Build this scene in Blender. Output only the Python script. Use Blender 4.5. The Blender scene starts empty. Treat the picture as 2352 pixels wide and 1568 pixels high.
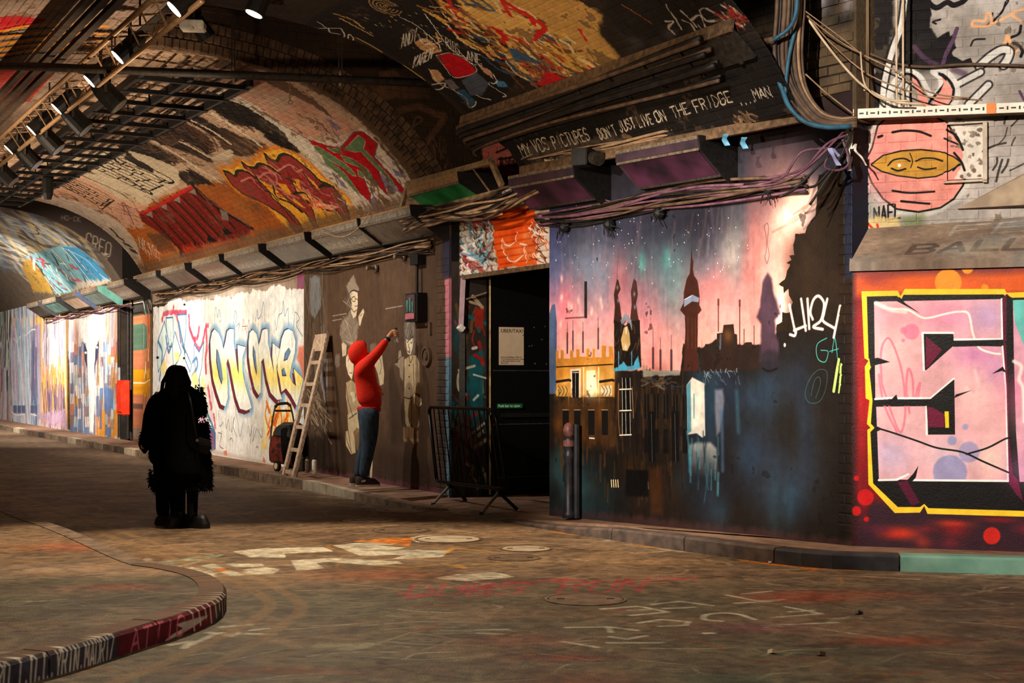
import bpy, bmesh, math, random
import numpy as np
from mathutils import Vector, Matrix

# ------------------------------------------------------------------ camera
F = 3267.0; CX = 1176.0; HY = 867.0; HC = 1.45          # 50 mm lens on a 2352 x 1568 frame
S = bpy.context.scene
COL = S.collection
cam = bpy.data.objects.new('camera', bpy.data.cameras.new('camera'))
COL.objects.link(cam)
cam.location = (0, 0, HC); cam.rotation_euler = (math.pi / 2, 0, 0)
cam.data.sensor_width = 36.0; cam.data.lens = F / 2352 * 36.0
cam.data.shift_y = (HY - 784.0) / 2352.0
cam.data.clip_end = 300
S.camera = cam
S.view_settings.view_transform = 'Standard'; S.view_settings.look = 'None'
S.view_settings.gamma = 1.0; S.view_settings.use_curve_mapping = False
S.view_settings.exposure = 0.6
wd = bpy.data.worlds.new('world'); S.world = wd; wd.use_nodes = True
wd.node_tree.nodes['Background'].inputs[0].default_value = (1.0, 0.72, 0.52, 1)
wd.node_tree.nodes['Background'].inputs[1].default_value = 0.008

# ------------------------------------------------------------------ frame of the tunnel
TH = math.radians(28.5)
T2 = np.array([math.sin(TH), -math.cos(TH)])           # along the tunnel, towards the camera
N2 = np.array([-math.cos(TH), -math.sin(TH)])          # from the right hand wall into the tunnel
O2 = np.array([-0.74, 16.76])
def W(u, s, z):
    p = O2 + u * T2 + s * N2
    return (float(p[0]), float(p[1]), float(z))

def spot(name, loc, tgt, e, ang, blend=0.5, col=(1, .80, .58), r=.06):
    l = bpy.data.lights.new(name, 'SPOT'); l.energy = e; l.spot_size = math.radians(ang)
    l.spot_blend = blend; l.color = col; l.shadow_soft_size = r
    o = bpy.data.objects.new(name, l); COL.objects.link(o); o.location = loc
    o.rotation_euler = (Vector(tgt) - Vector(loc)).to_track_quat('-Z', 'Y').to_euler()
    return o
WARM = (1.0, .78, .55); WHT = (1.0, .91, .80)
LAMP_SZ = (3.7, 4.42)
# lamps of the truss that point at the right hand wall (one beside each dark lamp body)
WALLU = [(-18.5, 5200, -28.5), (-14.5, 2300, -22.5), (-12.2, 1900, -18.5), (-9.6, 620, -12.4), (-7.8, 400, -9.6),
         (-6.0, 230, -7.0), (-4.4, 190, -4.4), (-2.6, 260, -2.4), (-1.2, 260, -.9)]
for u, e, tu in WALLU:
    spot('wall_spot', W(u + .05, LAMP_SZ[0] - .32, LAMP_SZ[1] - .22), W(tu, 0, 1.5), e, 66, .8, WHT, .07)
# unseen junction spots read from the light they throw, then added vault fills
spot('mural_spot', (-2.9, 6.6, 3.9), (1.55, 12.9, 1.75), 2500, 34, .6, WHT, .06)
spot('letter_spot', (-1.6, 3.6, 5.0), (4.1, 11.0, 2.6), 2800, 38, .4, WHT, .03)
spot('road_spot', (-2.3, 12.6, 4.9), (-1.6, 10.7, 0), 900, 84, .3, WARM, .08)
spot('door_spot', (-3.2, 9.0, 3.6), (.15, 16.2, 2.2), 950, 22, .6, WHT, .05)
spot('pavement_spot', (-5.5, 11.0, 4.8), (-4.0, 10.4, 0), 600, 75, .5, WARM, .08)
spot('near_road_spot', (1.2, 3.0, 5.0), (.6, 7.6, 0), 230, 105, .8, (1, .86, .66), .1)
spot('vault_fill', W(-3.0, 6.4, 2.6), W(-5.5, 1.2, 4.5), 700, 110, .9, WARM, .15)  # added, no lamp here: stands in for bounce off the lit wall
spot('vault_fill', W(-9.5, 6.2, 2.2), W(-10.5, 1.0, 4.4), 700, 110, .9, WARM, .15)  # second added bounce stand-in, farther along the tunnel
spot('far_vault_fill', W(.8, 3.0, 2.2), W(-.6, 4.9, 5.0), 420, 90, .9, WARM, .15)  # added to brighten the far half of the vault
spot('near_vault_fill', (-3.4, 8.6, 2.4), (.2, 14.2, 4.6), 620, 70, .9, WARM, .15)  # added upward fill for the near vault, no fitting

# ------------------------------------------------------------------ surfaces met by a sight line
class Plane:                                            # upright plane: a runs along d, b is the height
    def __init__(self, p0, d):
        self.p = np.array(p0, float); self.d = np.array(d, float) / np.linalg.norm(d)
        self.n = np.array([self.d[1], -self.d[0]])
        if self.n @ (-self.p) < 0: self.n = -self.n
    def hit(self, x, y):
        rx = (x - CX) / F; rz = (HY - y) / F
        a = (rx * self.p[1] - self.p[0]) / (self.d[0] - rx * self.d[1])
        Y = self.p[1] + a * self.d[1]
        return (a, HC + Y * rz)
    def pos(self, a, b, off=0.0):
        q = self.p + a * self.d + off * self.n
        return (float(q[0]), float(q[1]), float(b))
PRO = [(0, 3.55), (.2, 3.88), (.48, 4.2), (.8, 4.46), (1.08, 4.64), (1.4, 4.79), (1.715, 4.9), (2.226, 5.0), (2.8, 5.07), (3.6, 5.1)]
def _prof():
    a = np.array(PRO); s = np.linspace(0, 3.6, 145)
    z = np.interp(s, a[:, 0], a[:, 1])
    k = np.ones(13) / 13
    zp = np.concatenate([2 * z[0] - z[1:7][::-1], z, np.full(6, z[-1])])
    z = np.convolve(zp, k, 'valid')
    return np.concatenate([s, 7.2 - s[::-1][1:]]), np.concatenate([z, z[::-1][1:]])
PS, PZ = _prof()
PA = np.concatenate([[0], np.cumsum(np.hypot(np.diff(PS), np.diff(PZ)))])
ARC = float(PA[-1])
class Vault:                                            # barrel vault: a = u along the tunnel, b = arc length
    def hit(self, x, y):
        rx = (x - CX) / F; rz = (HY - y) / F
        Y = np.linspace(8, 60, 5200)
        q0 = Y * rx - O2[0]; q1 = Y - O2[1]
        u = q0 * T2[0] + q1 * T2[1]; s = q0 * N2[0] + q1 * N2[1]; z = HC + Y * rz
        ok = (s >= 0) & (s <= 7.2) & (z >= np.interp(s, PS, PZ))
        if ok.any(): i = int(np.argmax(ok))
        else: i = int(np.argmin(np.abs(z - np.interp(s, PS, PZ)) + 10 * ((s < -.3) | (s > 7.5))))
        return (float(u[i]), float(np.interp(s[i], PS, PA)))
    def pos(self, a, b, off=0.0):
        s = np.interp(b, PA, PS); z = np.interp(b, PA, PZ)
        s1 = np.interp(b + .02, PA, PS); z1 = np.interp(b + .02, PA, PZ)
        s0 = np.interp(b - .02, PA, PS); z0 = np.interp(b - .02, PA, PZ)
        ds, dz = s1 - s0, z1 - z0; l = math.hypot(ds, dz) or 1
        return W(a, float(s + off * dz / l), float(z - off * ds / l))
class Ground:
    def hit(self, x, y):
        Y = F * HC / max(y - HY, 1)
        return ((x - CX) / F * Y, Y)
    def pos(self, a, b, off=0.0): return (a, b, off)
def at(x, y, Y): return ((x - CX) / F * Y, Y, HC + (HY - y) / F * Y)
def gp(x, y, z=0.0):
    Y = F * (HC - z) / (y - HY); return ((x - CX) / F * Y, Y, z)

# ------------------------------------------------------------------ painter: flat paint on a wall, in metres of that wall
RNG = np.random.default_rng(5)
def vnoise(h, w, fy, fx, oct=4, seed=0):
    r = np.random.default_rng(seed); out = np.zeros((h, w), np.float32); amp = 1; tot = 0
    for o in range(oct):
        gy, gx = max(2, int(fy) + 2), max(2, int(fx) + 2)
        g = r.random((gy, gx), dtype=np.float32) * 2 - 1
        yy = np.linspace(0, gy - 1.001, h); xx = np.linspace(0, gx - 1.001, w)
        y0 = yy.astype(int); x0 = xx.astype(int)
        ty = (yy - y0).astype(np.float32)[:, None]; tx = (xx - x0).astype(np.float32)[None]
        ty = ty * ty * (3 - 2 * ty); tx = tx * tx * (3 - 2 * tx)
        top = g[y0][:, x0] * (1 - tx) + g[y0][:, x0 + 1] * tx
        bot = g[y0 + 1][:, x0] * (1 - tx) + g[y0 + 1][:, x0 + 1] * tx
        out += amp * (top * (1 - ty) + bot * ty); tot += amp; amp *= .55; fy *= 2; fx *= 2
    return out / tot * 1.6
def smooth(P, k=6, closed=False):
    P = np.array(P, float); n = len(P)
    if n < 3: return P
    Q = np.vstack([P[-1], P, P[0], P[1]]) if closed else np.vstack([2 * P[0] - P[1], P, 2 * P[-1] - P[-2]])
    out = []
    for i in range(n if closed else n - 1):
        a, b, c, d = Q[i], Q[i + 1], Q[i + 2], Q[i + 3]
        for j in range(k):
            t = j / k
            out.append(.5 * (2 * b + (c - a) * t + (2 * a - 5 * b + 4 * c - d) * t * t + (3 * b - a - 3 * c + d) * t ** 3))
    if not closed: out.append(P[-1])
    return np.array(out)
def Z(x0, y0, k):                                       # read-off helper: an enlargement's own coordinates back to photo ones
    return lambda pts: [(x0 + x * k, y0 + y * k) for x, y in pts]

GL = {'A': '00 26 40|12 32', 'B': '00 06 36 45 44 33 03|33 42 41 30 00', 'C': '45 36 16 05 01 10 30 41', 'D': '00 06 26 44 42 20 00',
 'E': '46 06 00 40|03 33', 'F': '46 06 00|03 33', 'G': '45 36 16 05 01 10 30 41 43 23', 'H': '00 06|40 46|03 43', 'I': '20 26',
 'J': '36 31 20 10 01', 'K': '00 06|46 03 40', 'L': '06 00 40', 'M': '00 06 23 46 40', 'N': '00 06 40 46', 'O': '10 01 05 16 36 45 41 30 10',
 'P': '00 06 36 45 44 33 03', 'Q': '10 01 05 16 36 45 41 30 10|22 40', 'R': '00 06 36 45 44 33 03|23 40', 'S': '45 36 16 05 04 13 33 42 41 30 10 01',
 'T': '06 46|26 20', 'U': '06 01 10 30 41 46', 'V': '06 20 46', 'W': '06 10 24 30 46', 'X': '00 46|06 40', 'Y': '06 23 46|23 20', 'Z': '06 46 00 40',
 '0': '10 01 05 16 36 45 41 30 10', '1': '15 26 20', '2': '05 16 36 45 44 00 40', '3': '05 16 36 45 44 33 13|33 42 41 30 10 01', '4': '30 36 02 42', '9': '44 33 13 04 05 16 36 45 40 10',
 '-': '13 33', '.': '20 21', "'": '26 25', '"': '16 15|36 35', '/': '00 46', '&': '40 15 26 35 01 10 42'}

class Canvas:
    def __init__(self, w, h, rect, surf, base, seed=1):
        self.w, self.h = w, h; self.a0, self.a1, self.b0, self.b1 = rect; self.s = surf
        self.c = np.empty((h, w, 3), np.float32); self.c[:] = np.array(base, np.float32) / 255
        self.ka = (self.a1 - self.a0) / w; self.kb = (self.b1 - self.b0) / h
        self.A = (self.a0 + (np.arange(w) + .5) * self.ka).astype(np.float32)
        self.B = (self.b0 + (np.arange(h) + .5) * self.kb).astype(np.float32)
        W_, H_ = abs(self.a1 - self.a0), abs(self.b1 - self.b0)
        self.n1 = vnoise(h, w, H_ * 3, W_ * 3, 5, seed); self.n2 = vnoise(h, w, H_ * 1.2, W_ * 14, 4, seed + 1)
        self.n3 = vnoise(h, w, H_ * 16, W_ * 16, 3, seed + 2)
        self.r = random.Random(seed)
    def m(self, pts): return np.array([self.s.hit(x, y) for x, y in pts], float)
    def k(self, x, y):                                  # metres of one photo pixel, measured up the wall
        p = self.s.hit(x, y - 4); q = self.s.hit(x, y + 4); return max(1e-5, abs(p[1] - q[1]) / 8)
    def _win(self, P, mg):
        lo = P.min(0) - mg; hi = P.max(0) + mg
        i0 = int((lo[0] - self.a0) / self.ka); i1 = int((hi[0] - self.a0) / self.ka) + 2
        j0 = int((lo[1] - self.b0) / self.kb); j1 = int((hi[1] - self.b0) / self.kb) + 2
        i0, i1, j0, j1 = max(0, i0), min(self.w, i1), max(0, j0), min(self.h, j1)
        return None if i0 >= i1 or j0 >= j1 else (i0, i1, j0, j1)
    def _mix(self, win, al, col):
        i0, i1, j0, j1 = win; v = self.c[j0:j1, i0:i1]
        col = np.array(col, np.float32) / 255
        v += al[..., None] * (col - v)
    def _seg(self, win, P, closed):
        i0, i1, j0, j1 = win; X = self.A[None, i0:i1]; Y = self.B[j0:j1, None]
        d2 = np.full((j1 - j0, i1 - i0), 1e9, np.float32); ins = np.zeros(d2.shape, bool)
        n = len(P)
        for i in range(n if closed else max(1, n - 1)):
            ax, ay = P[i]; bx, by = P[(i + 1) % n]; ex, ey = bx - ax, by - ay; l = ex * ex + ey * ey + 1e-12
            t = np.clip(((X - ax) * ex + (Y - ay) * ey) / l, 0, 1)
            np.minimum(d2, (X - ax - t * ex) ** 2 + (Y - ay - t * ey) ** 2, out=d2)
            if closed and ay != by:
                c = ((Y >= min(ay, by)) & (Y < max(ay, by))) & (X < ax + (Y - ay) * ex / (by - ay if by != ay else 1e-9))
                ins ^= c
        return np.sqrt(d2), ins
    def poly(self, pts, col, a=1.0, soft=0, rag=0, grow=0, sm=False, raw=False, mask=None, streak=0):
        if raw: P = np.array(pts, float); k = .005
        else: P = self.m(pts); c = np.mean(np.array(pts), 0); k = self.k(*c)
        if sm: P = smooth(P, 5, True)
        soft *= k; rag *= k; grow *= k; px = max(abs(self.ka), abs(self.kb))
        win = self._win(P, soft + rag + grow + 2 * px)
        if not win: return
        d, ins = self._seg(win, P, True); d = np.where(ins, d, -d) + grow
        i0, i1, j0, j1 = win
        if rag: d = d + rag * (self.n2[j0:j1, i0:i1] * .7 + self.n3[j0:j1, i0:i1] * .7)
        al = np.clip(d / max(soft, px) + .5, 0, 1)
        if streak: al = al * np.clip(1 - streak * np.clip(self.n2[j0:j1, i0:i1] + self.n3[j0:j1, i0:i1] * .6, 0, 1), 0, 1)
        if mask: al = al * mask(self.A[None, i0:i1], self.B[j0:j1, None])
        self._mix(win, al * a, col)
    def line(self, pts, col, w=3, a=1.0, soft=0, sm=True, raw=False, rag=0, dry=0):
        if raw: P = np.array(pts, float); k = 1
        else: P = self.m(pts); c = np.mean(np.array(pts), 0); k = self.k(*c)
        if sm and len(P) > 2: P = smooth(P, 5)
        px = max(abs(self.ka), abs(self.kb)); w = w * k; soft = soft * k; rag *= k
        win = self._win(P, w / 2 + soft + rag + 2 * px)
        if not win: return
        d, _ = self._seg(win, P, False); i0, i1, j0, j1 = win
        if rag: d = d + rag * self.n3[j0:j1, i0:i1]
        al = np.clip((w / 2 - d) / max(soft, px) + .5, 0, 1)
        if w < 2 * px: al *= max(.35, min(1, w / px))
        if dry: al = al * np.clip(1.2 - dry * (self.n3[j0:j1, i0:i1] + .4), 0, 1)
        self._mix(win, al * a, col)
    def blob(self, x, y, rx, ry, col, a=1.0, hard=1.0, raw=False):    # soft spray spot, radii in photo pixels
        if raw: ca, cb = x, y; ra, rb = rx, ry
        else:
            ca, cb = self.s.hit(x, y); e = self.s.hit(x + rx, y); ra = max(abs(e[0] - ca), 1e-3)
            f = self.s.hit(x, y - ry); rb = max(abs(f[1] - cb), 1e-3)
        win = self._win(np.array([[ca - ra * 1.6, cb - rb * 1.6], [ca + ra * 1.6, cb + rb * 1.6]]), 0)
        if not win: return
        i0, i1, j0, j1 = win
        q = ((self.A[None, i0:i1] - ca) / ra) ** 2 + ((self.B[j0:j1, None] - cb) / rb) ** 2
        self._mix(win, np.exp(-(q * hard) ** (1 + 1.5 * (hard > 1))) * a, col)
    def disc(self, x, y, r, col, a=1.0, soft=0): 
        self.poly([(x + r * math.cos(t * .3927), y + r * math.sin(t * .3927)) for t in range(16)], col, a, soft)
    def text(self, s, o, ex, ey, col, w=3, a=1.0, soft=0, jit=.25, dry=0, raw=False):   # hand lettering; ex: one letter's advance, ey: its height
        x0, y0 = o
        for ch in s:
            if ch != ' ' and ch.upper() in GL:
                j = self.r.uniform(-jit, jit) * .3
                for st in GL[ch.upper()].split('|'):
                    P = []
                    for q in st.split():
                        gx, gy = int(q[0]) / 4 * .72 + self.r.uniform(-jit, jit) * .12, int(q[1]) / 6 + j * .5 + self.r.uniform(-jit, jit) * .1
                        P.append((x0 + gx * ex[0] + gy * ey[0], y0 + gx * ex[1] + gy * ey[1]))
                    self.line(P, col, w, a, soft, sm=False, dry=dry, raw=raw)
            x0 += ex[0]; y0 += ex[1]
    def scrib(self, quad, cols, n, ln, w, d, a=.9, jit=.35, bend=.3, soft=0, dry=0):   # strokes of several colours over a quad
        q = [np.array(p, float) for p in quad]; r = self.r; L = math.hypot(*d); dx, dy = d[0] / L, d[1] / L
        for i in range(n):
            u, v = r.random(), r.random()
            p = (q[0] * (1 - u) + q[1] * u) * (1 - v) + (q[3] * (1 - u) + q[2] * u) * v
            l = ln * r.uniform(.4, 1.4) * .5; an = r.gauss(0, jit); c, s_ = math.cos(an), math.sin(an)
            ex, ey = (dx * c - dy * s_) * l, (dx * s_ + dy * c) * l; bx, by = -ey * r.uniform(-bend, bend), ex * r.uniform(-bend, bend)
            self.line([(p[0] - ex, p[1] - ey), (p[0] + bx, p[1] + by), (p[0] + ex, p[1] + ey)], r.choice(cols), w * r.uniform(.5, 1.5), a, soft, dry=dry)
    def wash(self, quad, cols, n, rx, ry, a=.35):
        q = [np.array(p, float) for p in quad]; r = self.r
        for i in range(n):
            u, v = r.random(), r.random()
            p = (q[0] * (1 - u) + q[1] * u) * (1 - v) + (q[3] * (1 - u) + q[2] * u) * v
            self.blob(p[0], p[1], rx * r.uniform(.5, 1.5), ry * r.uniform(.5, 1.5), r.choice(cols), a * r.uniform(.5, 1.2))
    def grain(self, k1=.05, k2=.05, k3=.05):
        f = 1 + k1 * self.n1 + k2 * self.n2 + k3 * self.n3
        self.c *= f[..., None]
    def worn(self, col, thr=.55, a=.7, soft=.15, dirn=True):         # paint flaked off: a shape of its own
        v = self.n1 * .6 + (self.n2 if dirn else self.n1) * .3 + self.n3 * .5
        al = np.clip((v - thr) / soft, 0, 1) * a
        self.c += al[..., None] * (np.array(col, np.float32) / 255 - self.c)
    def image(self, name):
        im = bpy.data.images.new(name, self.w, self.h, alpha=False)
        px = np.ones((self.h, self.w, 4), np.float32); px[..., :3] = np.clip(self.c, 0, 1)
        im.pixels.foreach_set(px.ravel()); im.update(); im.pack()
        return im
    def uv(self, a, b): return ((a - self.a0) / (self.a1 - self.a0), (b - self.b0) / (self.b1 - self.b0))

# ------------------------------------------------------------------ materials
def lin(c):
    return tuple(((v / 255) / 12.92 if v / 255 <= .04045 else ((v / 255 + .055) / 1.055) ** 2.4) for v in c[:3]) + (1,)
def _mat(name):
    m = bpy.data.materials.new(name); m.use_nodes = True
    return m, m.node_tree, m.node_tree.nodes['Principled BSDF']
def paint_mat(name, canvas, rough=.75, bump=.25, scale=60, coat=0.0, var=.18):
    m, nt, b = _mat(name); N = nt.nodes; L = nt.links
    im = N.new('ShaderNodeTexImage'); im.image = canvas.image(name + '_paint'); im.extension = 'EXTEND'
    tc = N.new('ShaderNodeTexCoord'); no = N.new('ShaderNodeTexNoise'); no.inputs['Scale'].default_value = scale
    no.inputs['Detail'].default_value = 6; L.new(tc.outputs['Object'], no.inputs['Vector'])
    n2 = N.new('ShaderNodeTexNoise'); n2.inputs['Scale'].default_value = scale * .12; n2.inputs['Detail'].default_value = 5
    L.new(tc.outputs['Object'], n2.inputs['Vector'])
    hs = N.new('ShaderNodeMix'); hs.data_type = 'RGBA'; hs.blend_type = 'MULTIPLY'; hs.inputs[0].default_value = 1
    cr = N.new('ShaderNodeMapRange'); cr.inputs[1].default_value = .25; cr.inputs[2].default_value = .75
    cr.inputs[3].default_value = 1 - var; cr.inputs[4].default_value = 1 + var * .5
    ad = N.new('ShaderNodeMath'); ad.operation = 'ADD'; L.new(no.outputs[0], ad.inputs[0]); L.new(n2.outputs[0], ad.inputs[1])
    hf = N.new('ShaderNodeMath'); hf.operation = 'MULTIPLY'; hf.inputs[1].default_value = .5; L.new(ad.outputs[0], hf.inputs[0])
    L.new(hf.outputs[0], cr.inputs[0]); L.new(im.outputs[0], hs.inputs[6]); L.new(cr.outputs[0], hs.inputs[7])
    L.new(hs.outputs[2], b.inputs['Base Color'])
    bp = N.new('ShaderNodeBump'); bp.inputs['Strength'].default_value = bump; bp.inputs['Distance'].default_value = .02
    L.new(ad.outputs[0], bp.inputs['Height']); L.new(bp.outputs[0], b.inputs['Normal'])
    rr = N.new('ShaderNodeMapRange'); rr.inputs[3].default_value = max(.05, rough - .15); rr.inputs[4].default_value = min(1, rough + .15)
    L.new(n2.outputs[0], rr.inputs[0]); L.new(rr.outputs[0], b.inputs['Roughness'])
    b.inputs['Specular IOR Level'].default_value = .15
    return m
def noise_mat(name, c1, c2, rough=.7, scale=20, bump=.2, metal=0.0, c3=None, lo=.35, hi=.65, stretch=None, spec=.3):
    m, nt, b = _mat(name); N = nt.nodes; L = nt.links
    tc = N.new('ShaderNodeTexCoord'); no = N.new('ShaderNodeTexNoise'); no.inputs['Scale'].default_value = scale; no.inputs['Detail'].default_value = 7
    if stretch:
        mp = N.new('ShaderNodeMapping'); mp.inputs['Scale'].default_value = stretch
        L.new(tc.outputs['Object'], mp.inputs[0]); L.new(mp.outputs[0], no.inputs['Vector'])
    else: L.new(tc.outputs['Object'], no.inputs['Vector'])
    cr = N.new('ShaderNodeValToRGB'); e = cr.color_ramp.elements
    e[0].position = lo; e[0].color = lin(c1); e[1].position = hi; e[1].color = lin(c2)
    if c3: x = e.new(min(.98, hi + .12)); x.color = lin(c3)
    L.new(no.outputs[0], cr.inputs[0]); L.new(cr.outputs[0], b.inputs['Base Color'])
    b.inputs['Roughness'].default_value = rough; b.inputs['Metallic'].default_value = metal; b.inputs['Specular IOR Level'].default_value = spec
    if bump:
        bp = N.new('ShaderNodeBump'); bp.inputs['Strength'].default_value = bump; bp.inputs['Distance'].default_value = .01
        L.new(no.outputs[0], bp.inputs['Height']); L.new(bp.outputs[0], b.inputs['Normal'])
    return m
def emit_mat(name, col, e):
    m, nt, b = _mat(name); b.inputs['Base Color'].default_value = lin(col); b.inputs['Emission Color'].default_value = lin(col)
    b.inputs['Emission Strength'].default_value = e; return m
M_ = {}
def mat(k, *a, **kw):
    if k not in M_: M_[k] = noise_mat(k, *a, **kw)
    return M_[k]
BLK = mat('black_metal', (14, 13, 12), (26, 24, 22), .55, 30, .1)
DRK = mat('dark_iron', (30, 26, 22), (52, 44, 36), .6, 25, .2)
STEEL = mat('worn_steel', (96, 84, 70), (150, 132, 112), .45, 30, .1, metal=.5)
BRN = mat('rusty_brown', (70, 52, 36), (110, 84, 58), .75, 18, .25)
BRASS = mat('warm_alloy', (140, 108, 76), (176, 140, 104), .4, 30, .05, metal=.35)
WHITE = mat('dirty_white', (200, 190, 175), (235, 228, 216), .6, 14, .1)
GREYP = mat('grey_paint', (92, 84, 74), (130, 120, 106), .6, 12, .1)
CABM = [mat('cable_brown', (66, 48, 36), (104, 80, 60), .65, 10, 0), mat('cable_dark', (26, 22, 20), (44, 38, 34), .5, 10, 0),
        mat('cable_mauve', (84, 50, 66), (120, 80, 92), .65, 10, 0), mat('cable_tan', (130, 100, 74), (170, 138, 106), .65, 10, 0)]
BLUEC = mat('cable_blue', (30, 64, 82), (52, 98, 120), .5, 10, 0)
PALEC = mat('cable_pale', (188, 160, 128), (222, 196, 164), .6, 10, 0)

# ------------------------------------------------------------------ mesh helpers
ROOT = {}
class MB:                                               # collects shapes in world metres, built as ONE mesh object
    def __init__(self): self.v = []; self.f = []; self.uv = []; self.has = False
    def add(self, v, f, uv=None):
        k = len(self.v); self.v += [tuple(p) for p in v]; self.f += [tuple(i + k for i in q) for q in f]
        if uv is not None: self.has = True; self.uv += list(uv)
        else: self.uv += [(0, 0)] * len(v)
        return self
    def box(self, c, sx, sy, sz, ax=None):              # ax: 3 unit vectors
        ax = ax or (Vector((1, 0, 0)), Vector((0, 1, 0)), Vector((0, 0, 1))); c = Vector(c)
        v = [c + ax[0] * (sx / 2 * i) + ax[1] * (sy / 2 * j) + ax[2] * (sz / 2 * k) for k in (-1, 1) for j in (-1, 1) for i in (-1, 1)]
        return self.add(v, [(0, 2, 3, 1), (4, 5, 7, 6), (0, 1, 5, 4), (2, 6, 7, 3), (0, 4, 6, 2), (1, 3, 7, 5)])
    def bar(self, p, q, w, h=None, up=(0, 0, 1)):
        p, q = Vector(p), Vector(q); z = (q - p); l = z.length; z.normalize(); u = Vector(up)
        if abs(z.dot(u)) > .95: u = Vector((1, 0, 0))
        x = z.cross(u).normalized(); y = x.cross(z).normalized()
        return self.box((p + q) / 2, w, h or w, l, (x, y, z))
    def tube(self, pts, r, n=6, cap=True):
        P = [Vector(p) for p in pts]; R = r if hasattr(r, '__len__') else [r] * len(P); v = []; f = []
        t0 = (P[1] - P[0]).normalized(); x = t0.orthogonal().normalized()
        for i, p in enumerate(P):
            t = (P[min(i + 1, len(P) - 1)] - P[max(i - 1, 0)]).normalized()
            x = (x - t * x.dot(t)); x = x.normalized() if x.length > 1e-6 else t.orthogonal().normalized(); y = t.cross(x)
            for j in range(n):
                a = 2 * math.pi * j / n; v.append(p + (x * math.cos(a) + y * math.sin(a)) * R[i])
        for i in range(len(P) - 1):
            for j in range(n): f.append((i * n + j, i * n + (j + 1) % n, (i + 1) * n + (j + 1) % n, (i + 1) * n + j))
        if cap: f.append(tuple(range(n))[::-1]); f.append(tuple(range((len(P) - 1) * n, len(P) * n)))
        return self.add(v, f)
    def lathe(self, c, axis, prof, n=16):               # prof: (distance along axis, radius)
        c = Vector(c); a = Vector(axis).normalized()
        return self.tube_prof([(c + a * d, r) for d, r in prof], a, n)
    def tube_prof(self, pr, a, n):
        x = a.orthogonal().normalized(); y = a.cross(x); v = []; f = []
        for p, r in pr:
            for j in range(n):
                t = 2 * math.pi * j / n; v.append(p + (x * math.cos(t) + y * math.sin(t)) * max(r, 1e-4))
        for i in range(len(pr) - 1):
            for j in range(n): f.append((i * n + j, i * n + (j + 1) % n, (i + 1) * n + (j + 1) % n, (i + 1) * n + j))
        f.append(tuple(range(n))[::-1]); f.append(tuple(range((len(pr) - 1) * n, len(pr) * n)))
        return self.add(v, f)
    def prism(self, poly, d):                           # closed polygon of 3D points pushed along d
        n = len(poly); d = Vector(d); v = [Vector(p) for p in poly] + [Vector(p) + d for p in poly]
        f = [tuple(range(n))[::-1], tuple(range(n, 2 * n))] + [(i, (i + 1) % n, n + (i + 1) % n, n + i) for i in range(n)]
        return self.add(v, f)
    def build(self, name, m, parent=None, label=None, cat=None, group=None, kind=None, smooth=False, bevel=0, fix=True):
        base = Vector((0, 0, 0))
        if parent is not None: base = ROOT[parent]
        else:
            A = np.array([tuple(p) for p in self.v]); base = Vector(((A[:, 0].min() + A[:, 0].max()) / 2, (A[:, 1].min() + A[:, 1].max()) / 2, A[:, 2].min()))
        me = bpy.data.meshes.new(name)
        me.from_pydata([(p[0] - base.x, p[1] - base.y, p[2] - base.z) for p in self.v], [], self.f)
        if self.has:
            ul = me.uv_layers.new(name='UVMap'); li = np.empty(len(me.loops), np.int32); me.loops.foreach_get('vertex_index', li)
            ul.data.foreach_set('uv', np.array(self.uv, np.float32)[li].ravel())
        if fix or bevel:
            bm = bmesh.new(); bm.from_mesh(me)
            if fix: bmesh.ops.recalc_face_normals(bm, faces=bm.faces)
            if bevel: bmesh.ops.bevel(bm, geom=list(bm.edges), offset=bevel, segments=2, affect='EDGES', clamp_overlap=True)
            bm.to_mesh(me); bm.free()
        if smooth: me.polygons.foreach_set('use_smooth', [True] * len(me.polygons))
        me.materials.append(m)
        o = bpy.data.objects.new(name, me); COL.objects.link(o)
        if parent is not None: o.parent = parent
        else: o.location = base
        ROOT[o] = base
        return tag(o, label, cat, group, kind)
def tag(o, label=None, cat=None, group=None, kind=None):
    if label: o['label'] = label
    if cat: o['category'] = cat
    if group: o['group'] = group
    if kind: o['kind'] = kind
    return o
def thing(name, label, cat, loc, group=None):
    o = bpy.data.objects.new(name, None); COL.objects.link(o); o.location = loc; o.empty_display_size = .1
    ROOT[o] = Vector(loc); return tag(o, label, cat, group)
# ================================================================== painted surfaces
LW = Plane(O2, T2)                                       # wall on the right of the tunnel, a = u
MP = np.array([.383, 14.56]); A_M = math.radians(36.5)
MW = Plane(MP, (math.sin(A_M), -math.cos(A_M)))          # night skyline wall
ME = MW.p + 3.94 * MW.d
A_S = math.radians(68.8); SD = np.array([math.sin(A_S), -math.cos(A_S)])
SW = Plane(ME, SD)                                       # big letter wall
SU = Plane(ME - .17 * SW.n, SD)                          # brick wall set back above its ledge
GD = Plane(O2 + .01 * T2, -N2)                           # passage wall behind the shutter, door and painted panel
GW = Plane(O2 - .47 * T2, -N2)                           # end face of the middle vault, faces the camera, a = -s
VT = Vault(); GR = Ground()
V_ = lambda s: [tuple(map(float, q.split(','))) for q in s.split()]
K = (24, 20, 17); WH = (236, 232, 222)

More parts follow.
